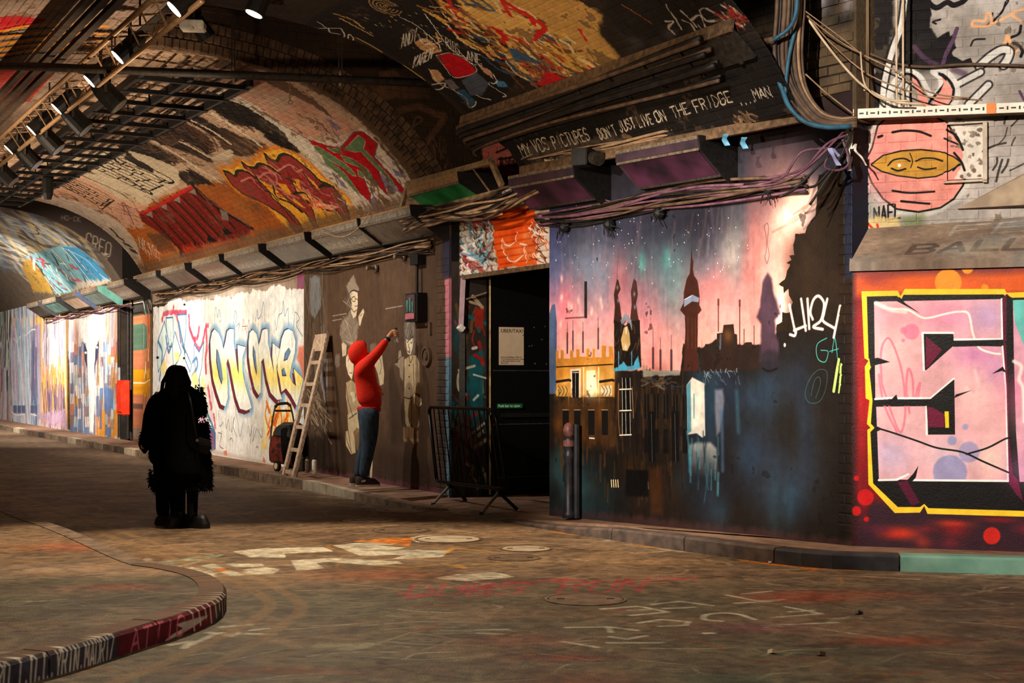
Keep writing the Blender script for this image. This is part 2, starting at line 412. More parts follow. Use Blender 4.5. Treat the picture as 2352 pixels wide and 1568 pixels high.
def paint_mural():
    c = Canvas(1320, 1150, (-.02, 4.04, 0, 3.55), MW, (60, 58, 70), 11)
    st = [(0, (250, 180, 168)), (1.75, (252, 182, 170)), (2.02, (250, 172, 168)), (2.28, (190, 134, 142)), (2.5, (124, 122, 134)), (2.8, (84, 84, 98)), (3.2, (60, 58, 68)), (3.6, (46, 42, 50))]
    zz = np.array([q[0] for q in st]); cc = np.array([q[1] for q in st], float) / 255
    B = c.B[:, None] + .16 * c.n2 + .05 * c.n1
    for i in range(3): c.c[..., i] = np.interp(B, zz, cc[:, i])
    for x, y, rx, ry, col, a in [(1275, 560, 35, 150, (86, 92, 140), .7), (1375, 640, 60, 110, (150, 158, 176), .6), (1340, 600, 60, 60, (120, 128, 150), .4), (1425, 640, 22, 60, (226, 126, 130), .7),
            (1500, 610, 80, 90, (92, 98, 110), .8), (1540, 650, 60, 90, (104, 134, 138), .8), (1620, 560, 60, 60, (70, 70, 80), .6), (1474, 605, 8, 26, (110, 190, 180), .8), (1532, 590, 9, 24, (90, 170, 160), .7), (1560, 700, 30, 120, (130, 160, 162), .5),
            (1640, 700, 70, 80, (240, 150, 142), .7), (1690, 590, 45, 110, (150, 140, 136), .75), (1680, 560, 22, 70, (196, 190, 176), .5), (1735, 620, 24, 170, (238, 136, 124), .75),
            (1800, 520, 60, 150, (244, 170, 150), .9), (1815, 500, 40, 45, (252, 226, 204), .95), (1850, 455, 40, 40, (242, 200, 180), .9), (1790, 660, 40, 90, (248, 196, 176), .8), (1760, 450, 40, 40, (120, 84, 86), .6),
            (1800, 720, 20, 50, (255, 232, 218), .7), (1300, 700, 20, 60, (238, 130, 140), .6), (1640, 800, 60, 80, (250, 168, 152), .6), (1500, 800, 50, 70, (240, 140, 138), .5), (1480, 690, 40, 60, (200, 130, 140), .5),
            (1600, 500, 120, 60, (48, 46, 54), .8), (1450, 520, 120, 50, (58, 58, 76), .6)]:
        c.blob(x, y, rx, ry, col, a)
    c.scrib([(1265, 520), (1760, 470), (1760, 760), (1265, 800)], [(214, 150, 160), (120, 120, 150), (240, 170, 160), (84, 84, 104)], 190, 70, 5, (0, 1), .13, .06, .05, soft=6)
    for x, y in V_('1290,640 1310,700 1316,705 1332,690 1290,683 1360,712 1288,745 1380,690 1383,705 1358,718'): c.blob(x, y, 3, 9, (255, 214, 200), .7)
    r = c.r
    for i in range(95): c.blob(r.uniform(1270, 1720), r.uniform(500, 660) - 40 * (i % 2), .9 + .5 * r.random(), 1.2 + 1.6 * r.random(), (250, 246, 240), .9, 2)
    # pilaster bar and thin spires at the left
    c.poly(V_('1262,840 1262,720 1268,700 1275,698 1279,740 1277,1000 1280,1200 1255,1200'), (88, 104, 132), 1, 2)
    for x, y0, y1 in [(1303, 740, 810), (1316, 735, 806), (1339, 740, 808), (1374, 730, 800), (1500, 755, 845), (1542, 770, 850), (1517, 775, 850)]:
        c.line([(x, y0), (x, y1)], (96, 72, 84), 1.6); c.line([(x, y1 - 45), (x, y1)], (82, 60, 68), 7 if x > 1499 else 5, .9, 3)
    # dark ground with the ragged right edge
    zc = Z(1560, 480, .2679)
    edge = zc(V_('1180,-60 1165,60 1130,100 1090,170 1080,210 990,205 990,250 975,310 985,390 945,400 960,435 915,460 945,480 920,530 905,600 850,645 895,665 900,715 935,690 940,740 970,800 945,880 890,890 885,970 835,990'))
    c.poly(edge + [(1780, 800), (1780, 1300), (2000, 1300), (2000, 380), (1880, 400)], (52, 38, 26), 1, 1, 2)
    c.wash([(1800, 560), (1960, 480), (1960, 760), (1830, 760)], [(66, 48, 30), (44, 32, 22)], 24, 25, 40)
    low = [(1255, 905), (1410, 905), (1412, 850), (1480, 852), (1562, 858), (1570, 790), (1610, 800), (1645, 780), (1690, 790), (1745, 790), (1790, 760), (1990, 760), (1990, 1300), (1240, 1300)]
    c.poly(low, (42, 34, 29), 1, 4, 3)
    c.wash([(1560, 880), (1860, 870), (1860, 1170), (1560, 1170)], [(58, 76, 96), (60, 88, 106), (48, 58, 76), (40, 40, 48)], 44, 26, 60, .55)
    c.wash([(1260, 1000), (1420, 1000), (1420, 1200), (1260, 1200)], [(40, 54, 58), (46, 66, 70), (30, 28, 26)], 22, 24, 40, .5)
    c.wash([(1255, 1040), (1340, 1040), (1340, 1200), (1255, 1200)], [(76, 112, 110), (60, 92, 100)], 14, 22, 36, .5)
    c.wash([(1420, 880), (1560, 880), (1560, 1150), (1420, 1150)], [(74, 50, 28), (56, 40, 28), (34, 28, 24)], 26, 20, 40, .6)
    c.scrib([(1285, 880), (1570, 870), (1570, 1120), (1285, 1140)], [(78, 60, 42), (28, 24, 22), (98, 72, 46), (58, 46, 38), (110, 70, 36)], 170, 60, 5, (0, 1), .55, .05, .04, soft=3)
    for x in range(1480, 1570, 22):
        for y in (905, 985): c.poly([(x, y), (x + 11, y), (x + 11, y + 56), (x, y + 56)], (24, 21, 21), .9, 2)
        c.line([(x + 5, 905), (x + 6, 960)], (120, 108, 96), 1.2, .7)
    c.scrib([(1480, 862), (1560, 866), (1560, 890), (1480, 890)], [(120, 110, 96), (70, 76, 84), (96, 76, 54)], 30, 16, 4, (1, .3), .7, .5)
    # ochre palace
    zb = Z(1250, 760, .2807)
    och = (204, 144, 62)
    c.poly(zb(V_('95,290 95,160 118,160 118,225 135,225 135,155 160,155 160,225 212,225 212,155 238,155 238,215 262,215 262,150 288,150 288,210 345,210 345,145 370,145 370,215 395,215 395,145 415,145 415,215 470,215 470,120 505,120 505,210 530,210 530,125 560,125 575,290 575,550 100,540')), och, 1, 1)
    c.wash(zb(V_('100,300 570,300 570,540 100,540')), [(226, 176, 92), (180, 122, 48), (240, 206, 130)], 18, 10, 14, .6)
    c.line(zb(V_('100,295 180,290 330,285 560,272')), K, 2.5); c.line(zb(V_('100,540 300,545 570,545')), (60, 40, 22), 3)
    c.poly(zb(V_('210,310 300,305 300,545 220,545')), (226, 206, 176)); c.poly(zb(V_('228,330 284,325 282,545 232,545')), (30, 27, 26)); c.line(zb(V_('256,335 256,540')), (210, 200, 190), 1.2); c.line(zb(V_('234,340 280,338')), (200, 190, 180), 2)
    c.poly(zb(V_('345,325 415,320 438,500 430,540 350,540')), (255, 236, 176)); c.blob(*zb([(385, 440)])[0], 18, 34, (255, 246, 214), .9)
    for x in (322, 445): c.line(zb([(x, 300), (x, 520)]), (250, 226, 176), 4)
    for x0 in (100, 455):
        c.line(zb([(x0, 415), (x0 + 100, 400), (x0 + 115, 405)]), (54, 40, 28), 6, sm=False)
        c.poly(zb([(x0 + 8, 450), (x0 + 100, 445), (x0 + 100, 530), (x0 + 8, 535)]), (236, 216, 180) if x0 > 300 else (200, 160, 90))
        for d in range(3): c.line(zb([(x0 + 15 + d * 30, 450), (x0 + 38 + d * 25, 490), (x0 + 15 + d * 30, 530)]), (40, 30, 24), 1.6)
    for x in (200, 320, 450): c.line(zb([(x, 535), (x, 615)]), (230, 190, 120), 3, .8, 3)
    c.poly(zb(V_('95,560 570,560 600,900 560,960 100,900')), (92, 62, 34), .8, 26, 8); c.wash(zb(V_('100,640 540,640 540,860 100,860')), [(128, 82, 34), (60, 42, 28), (110, 70, 34)], 16, 10, 26, .6)
    for x in (150, 245, 360, 470): c.poly(zb([(x, 650), (x + 52, 648), (x + 52, 850), (x + 2, 850)]), (32, 28, 26)); c.line(zb([(x, 645), (x + 50, 645)]), (190, 170, 140), 1.6)
    c.line(zb(V_('370,875 410,878')), (230, 226, 216), 3)
    # towers
    dk = (46, 34, 28)
    c.poly(V_('1417,640 1421,645 1425,664 1419,678 1424,700 1427,728 1432,742 1409,742 1412,702 1410,676 1413,660'), (78, 50, 42), 1, 2, 1); c.poly(V_('1456,640 1462,646 1465,676 1461,698 1467,736 1447,742 1451,700 1449,668'), (84, 56, 50), 1, 2, 1)
    c.poly(V_('1410,735 1428,740 1436,748 1448,738 1469,735 1473,842 1411,850'), dk, 1, 2, 1); c.scrib(V_('1412,735 1468,735 1470,840 1412,840'), [(70, 54, 46), (30, 24, 22), (96, 78, 62)], 40, 20, 3, (0, 1), .7, .3)
    for x, y in ((1418, 660), (1420, 690), (1457, 675), (1458, 705)): c.blob(x, y, 2.4, 5, (150, 150, 166), .8)
    c.line(V_('1417,640 1421,560'), (110, 80, 92), 1.2); c.line(V_('1459,640 1460,600'), (110, 80, 92), 1.2)
    c.poly(V_('1425,735 1437,718 1450,735 1452,760 1446,742 1438,735 1428,745'), (150, 158, 172), .9, 1)
    for q in ('1433,752 1441,748 1446,765 1448,790 1441,806 1430,804 1426,780'.split(),): c.poly(V_(' '.join(q)), (206, 176, 122), 1, 2)
    c.blob(1437, 797, 3, 6, WH, .8); c.line(V_('1438,752 1438,765'), (240, 236, 226), 3)
    for x in (1421, 1451): c.line([(x, 808), (x, 850)], (96, 170, 200), 3)
    c.poly(V_('1408,848 1420,842 1432,830 1440,840 1455,838 1466,815 1470,845 1450,850 1410,852'), (90, 170, 196), 1, 2, 2)
    c.poly(V_('1476,840 1480,838 1482,852 1560,850 1562,862 1478,864'), (150, 146, 134), .9, 2, 2)
    for y0, y1 in ((868, 893), (897, 942), (948, 998)):
        c.poly([(1427, y0), (1447, y0 - 1), (1449, y1), (1429, y1)], (18, 17, 18)); 
        for x in (1429, 1437, 1447): c.line([(x, y0), (x + 1, y1)], (226, 216, 196), 1.6)
        c.line([(1423, y1 + 1), (1450, y1)], (236, 226, 206), 3)
    c.line(V_('1421,880 1420,940 1423,998'), (170, 130, 90), 2); c.line(V_('1452,890 1455,960'), (160, 130, 100), 2.4)
    c.poly(V_('1589,558 1590,590 1593,600 1592,618 1594,632 1602,645 1607,680 1606,700 1611,712 1603,722 1602,800 1606,850 1570,852 1574,760 1573,725 1562,712 1570,695 1571,670 1577,640 1584,628 1586,600'), (84, 48, 38), 1, 2, 1)
    c.poly(V_('1571,690 1590,676 1606,684 1604,694 1590,692 1571,705'), (150, 158, 178), 1, 1); c.line(V_('1572,688 1588,679'), (220, 224, 230), 2)
    for x in (1580, 1590, 1597): c.line([(x, 730), (x, 800)], (126, 74, 46), 3, .6, 3)
    c.poly(V_('1612,782 1612,800 1618,808 1620,790 1636,790 1637,808 1645,810 1647,766 1660,764 1662,746 1685,744 1687,766 1693,768 1694,800 1712,786 1727,786 1728,804 1745,790 1745,850 1610,852'), (56, 40, 32), 1, 1, 1)
    c.blob(1672, 770, 10, 16, (120, 80, 44), .8); c.line(V_('1655,770 1654,800'), (110, 120, 140), 6, .7, 3)
    for x, y0, y1 in ((1650, 688, 760), (1699, 690, 790), (1732, 748, 792), (1709, 756, 790)): c.line([(x, y0), (x, y1)], (120, 66, 60), 3.4 if x < 1705 else 2.4); c.line([(x, y0), (x, y0 + 12)], (120, 66, 60), 6 if x < 1705 else 2)
    c.poly(V_('1763,628 1772,642 1778,672 1784,690 1790,720 1780,735 1782,762 1790,790 1788,830 1744,830 1748,745 1735,728 1746,705 1746,690 1752,650'), (88, 66, 78), 1, 8, 3)
    c.line(V_('1762,512 1756,520 1760,545 1760,575 1757,590 1761,605'), (110, 62, 52), 1.2); c.line(V_('1762,512 1765,522 1763,560 1767,585 1762,605'), (110, 62, 52), 1.2)
    c.disc(1770, 830, 27, (54, 46, 54), .8, 12); c.line(V_('1752,846 1766,852 1785,846'), (24, 20, 20), 5, .8, 4)
    # lit doorway and its reflection
    c.poly(V_('1577,884 1590,866 1601,872 1618,880 1620,1000 1613,1005 1600,995 1579,998'), (226, 218, 204), 1, 3); c.poly(V_('1577,884 1586,876 1588,990 1579,996'), (84, 140, 156), .9, 4)
    c.line(V_('1594,905 1594,960'), (90, 150, 164), 3); c.blob(1596, 973, 8, 10, (250, 244, 232), .9)
    c.poly(V_('1581,1022 1600,1016 1632,1016 1646,1030 1650,1110 1634,1120 1585,1118'), (216, 208, 194), 1, 8, mask=lambda a, b: np.clip((b - .55) / .45, 0, 1))
    c.scrib([(1582, 1020), (1650, 1020), (1650, 1125), (1582, 1125)], [(88, 150, 164), (70, 120, 136), (40, 60, 70)], 26, 60, 5, (0, 1), .55, .05, .05, soft=4)
    c.poly(V_('1642,895 1660,893 1664,920 1654,990 1646,1000 1642,940'), (150, 148, 158), .7, 8); c.line(V_('1658,940 1660,1080'), (90, 120, 150), 9, .6, 8); c.line(V_('1692,900 1696,990'), (74, 120, 134), 12, .5, 10)
    for x, y, n in ((1404, 1110, 4), (1468, 1114, 5)):
        for i in range(n): c.line([(x + i * 5, y - 8), (x + i * 5 + 1, y + 8)], (255, 226, 176), 3)
    c.poly(V_('1490,1075 1520,1070 1522,1180 1495,1180'), (96, 58, 28), .6, 14); c.poly(V_('1438,1078 1488,1080 1490,1140 1436,1140'), (20, 17, 16), 1, 6)
    for x in (1496, 1550): c.poly([(x - 8, 945), (x + 8, 945), (x + 10, 1060), (x - 6, 1060)], (22, 20, 20), 1, 3); c.line([(x, 950), (x + 2, 1060)], (130, 120, 110), 1.2)
    c.scrib([(1615, 850), (1700, 850), (1700, 880), (1615, 880)], [(150, 160, 170), (90, 100, 110)], 34, 12, 2.5, (.3, 1), .7)
    # tags
    for s in ('945,820 985,1010 1000,1060', '950,1075 990,1085 1000,1055', '985,1040 1085,1000', '1045,770 1085,1040', '1100,770 1115,1025', '1145,945 1125,880 1150,780 1195,745 1240,800 1235,880 1210,960 1150,1010 1230,1030', '1270,770 1240,900 1235,960 1330,1020', '1380,830 1345,1000 1325,1100'):
        c.line(zc(V_(s)), (252, 238, 220), 6.5, 1, 3)
    c.blob(*zc([(905, 1165)])[0], 4, 7, (250, 236, 220), 1, 2)
    tq = (84, 184, 170)
    for s in ('1265,1105 1190,1150 1175,1220 1195,1290 1250,1310 1275,1250 1270,1215 1215,1210', '1310,1230 1335,1105 1358,1280', '1290,1220 1370,1195'): c.line(zc(V_(s)), tq, 2.2, .95)
    c.line(zc(V_('1370,1290 1350,1400 1325,1560')), (196, 222, 130), 8); c.line(zc(V_('1390,1330 1385,1450 1370,1570')), (186, 212, 120), 6)
    for s in ('1090,1520 1130,1440 1190,1380 1250,1380 1270,1430 1250,1560 1200,1650 1120,1660 1080,1600 1090,1520', '1130,1600 1160,1470 1200,1440 1210,1500 1170,1620'): c.line(zc(V_(s)), (70, 130, 120), 1.3, .8)
    # pilaster edge colours
    c.poly([(1938, 380), (1990, 380), (1990, 640), (1942, 640)], (52, 56, 76), .9, 12); c.poly([(1946, 640), (1990, 640), (1990, 1300), (1950, 1300)], (60, 40, 32), .8, 12); c.poly([(1962, 700), (1995, 700), (1995, 1120), (1964, 1100)], (120, 14, 18), .8, 14)
    c.poly([(1250, 1165), (1420, 1180), (1990, 1245), (1990, 1300), (1250, 1230)], (96, 62, 62), .5, 14, 5)
    c.grain(.05, .05, .06)
    c.worn((30, 26, 24), .78, .5)
    c.c[:] = np.clip(c.c, 0, 1) ** 1.25
    return c

def paint_letter():
    c = Canvas(1100, 1000, (-.06, 2.6, 0, 2.48), SW, (120, 18, 20), 21)
    c.poly([(1960, 580), (3200, 560), (3200, 668), (1960, 680)], (226, 92, 26), 1, 26); c.poly([(1960, 560), (3200, 540), (3200, 605), (1960, 632)], (96, 40, 52), 1, 26, 4)
    c.blob(2010, 640, 40, 20, (130, 40, 40), .7)
    c.poly([(1960, 1150), (3200, 1195), (3200, 1290), (1960, 1270)], (52, 26, 36), 1, 30, 6); c.wash([(1990, 1180), (2400, 1190), (2400, 1260), (1990, 1240)], [(190, 24, 20), (90, 30, 50), (220, 60, 30)], 14, 30, 12, .6)
    c.wash([(1975, 700), (1990, 700), (1990, 1150), (1980, 1150)], [(190, 16, 18), (150, 12, 16), (100, 10, 20)], 24, 10, 40, .6)
    c.poly([(1940, 600), (1962, 600), (1968, 1300), (1940, 1300)], (40, 16, 18), .9, 14)
    for x, y, r, col in ((2178, 648, 31, (252, 150, 40)), (2222, 616, 13, (252, 156, 44)), (2262, 660, 8, (250, 150, 40)), (2278, 1230, 20, (214, 36, 24)), (1988, 1142, 19, (208, 20, 22)), (1967, 1173, 11, (212, 20, 22)), (1990, 1192, 6, (212, 20, 22)), (1967, 1098, 6, (206, 20, 22))):
        c.disc(x, y, r, col, .95, 3)
    z = Z(1900, 580, .4845)
    ye = (252, 206, 44)
    c.poly(z(V_('162,183 335,180 347,205 368,172 840,172 850,190 1500,165 1500,1268 475,1238 460,1200 440,1232 320,1234 195,1098 190,840 205,830 188,812 200,700 182,690 178,540 195,512 176,500')), ye, 1, 1)
    c.poly(z(V_('188,208 330,205 350,225 362,200 835,198 855,215 1500,195 1500,1240 480,1210 460,1190 440,1205 335,1205 218,1092 205,850 225,830 207,810 215,700 200,560 218,520 196,500')), (20, 16, 15), 1, 1)
    def fill(P, st, sx):
        c.poly(P, st[0], 1, 1)
    pk = [(244, 160, 170), (206, 150, 196), (246, 190, 190), (240, 206, 200), (206, 190, 214)]
    body = z(V_('222,232 825,222 826,415 595,415 590,378 455,385 460,560 600,600 600,590 490,690 228,692'))
    b1 = '222,232 828,220 830,410 597,412 596,378 452,380 456,556 470,556 598,440 832,445 848,640 858,1080 245,1078 232,730 470,727 478,862 606,862 600,596 490,692 228,694'
    c.poly(z(V_(b1)), (238, 176, 180), 1, 1)
    inner = z(V_('232,240 820,230 824,404 600,404 600,440 835,448 850,1072 250,1070 240,735 470,732 474,868 612,868 606,590 486,684 236,686'))
    for x, y, rx, ry, col, a in [(300, 300, 90, 60, (246, 150, 165), .8), (560, 300, 120, 70, (234, 140, 176), .8), (760, 300, 90, 80, (196, 160, 204), .9), (700, 480, 100, 60, (214, 130, 186), .8), (800, 560, 60, 90, (206, 140, 190), .7),
            (320, 480, 100, 120, (250, 196, 192), .9), (700, 700, 90, 90, (248, 196, 190), .9), (340, 800, 110, 60, (244, 196, 196), .7), (300, 960, 90, 90, (200, 180, 212), .9), (560, 960, 120, 90, (226, 196, 208), .8), (780, 980, 60, 70, (252, 224, 204), .9), (790, 800, 50, 110, (246, 186, 186), .8)]:
        q = z([(x, y)])[0]
        ca = c.s.hit(*q); kk = c.k(*q)
        c.poly(z(V_(b1)), col, a * .9, 1, mask=lambda A, B, ca=ca, rx=rx * .4845 * kk, ry=ry * .4845 * kk: np.exp(-(((A - ca[0]) / rx) ** 2 + ((B - ca[1]) / ry) ** 2)))
    for x, y, r, col in ((582, 1040, 82, (136, 140, 190)), (672, 945, 50, (150, 146, 192)), (592, 890, 22, (140, 150, 200)), (655, 825, 14, (140, 150, 200)), (400, 375, 38, (240, 120, 150)), (362, 368, 16, (240, 120, 150)), (360, 416, 9, (238, 120, 150))):
        q = z([(x, y)])[0]; c.disc(q[0], q[1], r * .4845, col, .75, 4)
    c.poly(z(V_('245,1075 858,1080 1500,1100 1500,1240 480,1210 460,1190 440,1205 335,1205 220,1095')), (20, 16, 15), 1, 1)
    for s in ('260,640 255,470 290,405 330,480 360,600 370,760 350,850 320,800 265,640 245,580 270,720 330,850', '390,760 375,640 385,550 405,600 410,700 430,640 440,620 430,690'): c.line(z(V_(s)), (236, 120, 140), 5, .75)
    cr = (254, 240, 226)
    c.line(z(V_('230,240 290,265 380,270 460,310 560,290 620,280 670,290 690,380 720,450 780,475 820,480')), cr, 5); c.line(z(V_('700,560 715,620 700,680 660,640')), (250, 214, 214), 8, .6, 6)
    c.line(z(V_('232,240 300,270 370,280')), cr, 10, .7, 4)
    wt = (255, 250, 246)
    for s in ('828,220 830,410 597,412', '596,380 452,380 458,556', '600,598 490,690 330,690 300,688 228,694', '470,730 472,862', '832,445 848,640 858,1082', '858,1082 405,1078', '245,1078 330,1076 385,1050'): c.line(z(V_(s)), wt, 5, sm=False)
    bk = (20, 16, 15)
    c.poly(z(V_('465,392 598,388 600,440 465,556')), bk); c.poly(z(V_('468,396 545,460 480,540 466,550')), (110, 20, 52)); c.poly(z(V_('597,418 850,412 850,440 598,446')), bk)
    c.poly(z(V_('230,698 490,694 602,600 606,860 480,862 472,726 230,724')), bk); c.poly(z(V_('474,730 500,735 555,765 556,828 480,828')), (110, 20, 52)); c.poly(z(V_('556,752 576,752 578,830 560,830')), (252, 210, 40))
    c.poly(z(V_('830,215 852,195 876,220 890,860 905,870 905,1085 930,1180 900,1150 862,1095 850,640 835,440')), (96, 16, 46)); c.poly(z(V_('850,200 878,215 890,860 940,850 905,880 912,1085 880,1050 862,870 850,440')), bk)
    for s in ('232,830 300,850 420,890 520,925 640,945 740,990 860,1042', '660,955 760,925 850,880 890,880 940,850'): c.line(z(V_(s)), bk, 4)
    for s in ('200,505 240,498 298,518 240,530 205,540', '280,205 345,212 370,240 440,288 350,240', '380,1078 410,1045 432,1010 420,1065 405,1082', '300,700 328,672 335,700', '600,690 685,652 610,672', '780,575 832,540 850,570 828,560', '840,420 900,410 850,440', '218,815 262,835 232,850'): c.poly(z(V_(s)), bk)
    c.poly(z(V_('330,1085 380,1080 440,1185 400,1200')), (90, 16, 46), .9, 3)
    nb = z(V_('880,225 1490,205 1490,1100 912,1086 895,850 885,500')); c.poly(nb, (238, 170, 190)); c.poly(z(V_('880,225 1490,205 1490,300 960,330 940,460 890,330')), (110, 206, 196)); c.wash(z(V_('900,500 1450,500 1450,1050 910,1050')), [(240, 90, 130), (214, 150, 206), (250, 200, 196)], 16, 50, 60, .6)
    c.line(z(V_('885,515 920,540 910,600 930,650 935,800')), cr, 8, .9, 4)
    c.grain(.04, .03, .05)
    return c

def paint_upper():
    c = Canvas(1150, 1150, (-1.3, 2.7, 2.2, 6.2), SU, (176, 166, 158), 31)
    c.wash([(1990, -300), (2500, -300), (2500, 480), (1990, 480)], [(206, 196, 190), (150, 140, 130), (120, 110, 100), (190, 176, 166)], 60, 60, 50, .6)
    bk = (26, 22, 24)
    c.poly(V_('1960,-400 2060,-400 2055,60 2040,150 2010,290 1990,440 1960,520 1900,560 1900,-400'), (34, 29, 28), 1, 10, 8)
    c.poly(V_('2060,-300 2135,-300 2140,60 2150,85 2165,100 2195,75 2190,110 2170,150 2140,160 2075,150 2060,160 2070,20'), bk, 1, 4, 5)
    for s, w in (('2125,0 2150,18 2175,6 2190,12 2210,5 2225,-10', 12), ('2150,55 2143,50 2160,45', 4), ('2140,95 2112,98 2108,108', 3), ('2280,30 2282,50 2315,5 2312,2', 3), ('2268,58 2300,30 2310,5', 4), ('2345,60 2340,78 2318,88', 6), ('2230,105 2238,92 2262,90', 4), ('2275,120 2300,108 2330,100 2348,115 2345,130', 7)): c.line(V_(s), bk, w)
    c.poly(V_('2140,95 2180,72 2185,95 2195,110 2180,115 2190,130 2210,140 2230,132 2235,150 2195,152 2160,148 2130,130'), bk, 1, 2, 2)
    c.wash([(2060, 80), (2150, 80), (2150, 200), (2080, 200)], [(56, 48, 46), (36, 32, 32)], 20, 16, 16)
    pu = (88, 62, 86)
    c.line(V_('2198,66 2190,90 2175,120 2165,150'), pu, 9); c.line(V_('2100,108 2125,135 2150,148'), pu, 11, .8, 4); c.line(V_('2190,160 2215,170'), pu, 14, .7, 6); c.line(V_('2342,210 2352,230'), pu, 6)
    orr = (238, 172, 120)
    for s in ('2232,60 2236,48 2262,48 2266,32 2275,34 2278,48 2268,60 2235,60', '2276,56 2300,46 2318,36 2330,28 2352,22', '2308,104 2315,82 2330,128', '2318,92 2326,124 2338,112', '2318,85 2303,104', '2325,36 2345,50'): c.line(V_(s), orr, 6, .9, 2)
    c.worn((84, 70, 56), .42, .6, .12)
    # white arm shapes
    wt = (216, 210, 202)
    for s, w in (('2078,0 2070,60 2052,110 2038,160 2030,200 2026,250', 13), ('2250,152 2272,132 2300,115 2318,118 2315,135 2305,150', 16), ('2195,196 2225,180 2252,166', 13), ('2225,240 2250,215 2270,195', 14)): c.line(V_(s), bk, w + 8, .85, 2); c.line(V_(s), wt, w, 1, 2)
    c.disc(2003, 165, 9, (140, 134, 134), .8, 3)
    # hair curls
    for s in ('2040,250 2042,215 2052,190 2075,168 2095,165 2115,178 2130,205 2142,222 2155,210 2162,195 2158,178 2142,165 2152,160 2172,165 2190,182 2200,208 2196,235 2175,250',): c.line(V_(s), wt, 11, 1, 2)
    c.line(V_('2068,172 2088,170 2105,182 2118,210 2128,240 2140,228 2158,208 2170,192 2168,178 2158,170'), bk, 6); c.line(V_('2165,172 2180,185 2190,205 2186,228 2176,242'), bk, 6)
    sk = (240, 152, 138)
    c.poly(V_('2090,175 2105,184 2118,206 2130,228 2136,250 2112,250 2108,215'), sk, 1, 1, sm=False); c.poly(V_('2162,175 2172,185 2188,205 2185,230 2172,250 2142,250 2145,228 2160,210 2168,192'), sk, 1, 1)
    for x in (2055, 2066, 2078, 2090): c.line([(x, 245), (x - 6, 215), (x + 6, 192)], wt, 6, .9); c.line([(x + 5, 240), (x + 2, 215)], bk, 2.5)
    # masked pink head, white fringe, dark line
    hd = V_('2018,290 2035,275 2150,272 2175,285 2195,320 2215,345 2222,380 2210,425 2190,455 2160,475 2110,485 2060,478 2030,455 2005,420 1995,395 1990,370 2005,340')
    c.poly(hd, (206, 200, 190), 1, 6, 3, grow=14); c.poly(hd, K, 1, 1, grow=4); c.poly(hd, sk, 1, 1)
    c.wash([(2000, 300), (2040, 300), (2040, 460), (1995, 460)], [(206, 128, 124), (176, 110, 112)], 12, 12, 20, .5)
    msk = V_('2003,378 2030,358 2070,348 2115,345 2160,350 2190,362 2208,376 2180,392 2150,404 2110,408 2060,402 2025,392')
    c.poly(msk, K, 1, 1, grow=3); c.poly(msk, (198, 144, 58), 1, 1)
    for s, w in (('2050,304 2075,300 2110,302 2138,312', 5), ('2040,380 2052,368 2075,364 2090,370', 3.5), ('2104,370 2120,364 2145,364 2165,370', 3.5), ('2048,387 2062,392 2080,388', 4), ('2108,384 2125,389 2150,386', 3.5), ('2090,352 2096,370 2092,385', 2), ('2050,438 2090,443 2146,440', 4.5), ('2070,462 2110,466 2135,468', 5), ('2018,315 2026,312', 6), ('2170,320 2200,332 2215,345', 4), ('2190,392 2205,378 2218,392', 4)): c.line(V_(s), K, w)
    c.poly(V_('2192,290 2258,290 2258,412 2192,412 2204,392 2212,360 2206,330'), (226, 214, 200), .95, 1, 2)
    r = c.r
    for i in range(26): x, y = r.uniform(2180, 2255), r.uniform(292, 345) if i % 3 else r.uniform(350, 408); c.poly([(x + r.uniform(2, 9) * math.cos(t), y + r.uniform(2, 7) * math.sin(t)) for t in np.linspace(0, 5.4, 7)], r.choice([(120, 104, 90), (96, 76, 62), (150, 132, 116)]), .85, 1, 1)
    for s in ('2176,300 2196,312 2206,330 2212,345', '2192,352 2208,372 2216,392'): c.line(V_(s), K, 5)
    c.disc(2066, 380, 4, (250, 240, 226)); 
    c.text('NAEL', (2008, 512), (16, -3), (0, -34), (30, 26, 22), 4)
    c.poly(V_('1975,440 2000,450 2010,500 2060,530 1985,560'), (150, 150, 140), .6, 14, 6); c.poly(V_('1985,500 2060,500 2080,545 1990,550'), (214, 186, 120), .8, 8, 6)
    for s in ('1995,515 2020,540', '2015,515 2022,548', '2000,538 2055,530'): c.line(V_(s), (206, 52, 34), 5)
    c.poly(V_('2070,500 2120,490 2130,530 2080,545'), (96, 112, 60), .6, 14, 6)
    c.scrib([(2270, 290), (2352, 260), (2352, 380), (2270, 400)], [(40, 34, 30)], 9, 40, 4, (-.5, 1), .8)
    # brown rough brick in the arch corner to the left
    c.poly(V_('1500,-400 1968,-400 1968,420 1900,420 1500,420'), (92, 74, 54), 1, 8, 6); c.wash([(1840, 60), (1968, 60), (1968, 270), (1860, 260)], [(120, 96, 70), (70, 56, 42), (104, 88, 66)], 26, 24, 24, .6)
    c.wash([(1845, -30), (1960, -30), (1960, 60), (1860, 60)], [(40, 36, 36), (150, 144, 150), (30, 28, 28)], 16, 14, 24, .7)
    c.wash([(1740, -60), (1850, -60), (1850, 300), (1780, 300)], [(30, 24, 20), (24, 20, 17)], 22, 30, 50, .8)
    c.grain(.06, .04, .07)
    return c
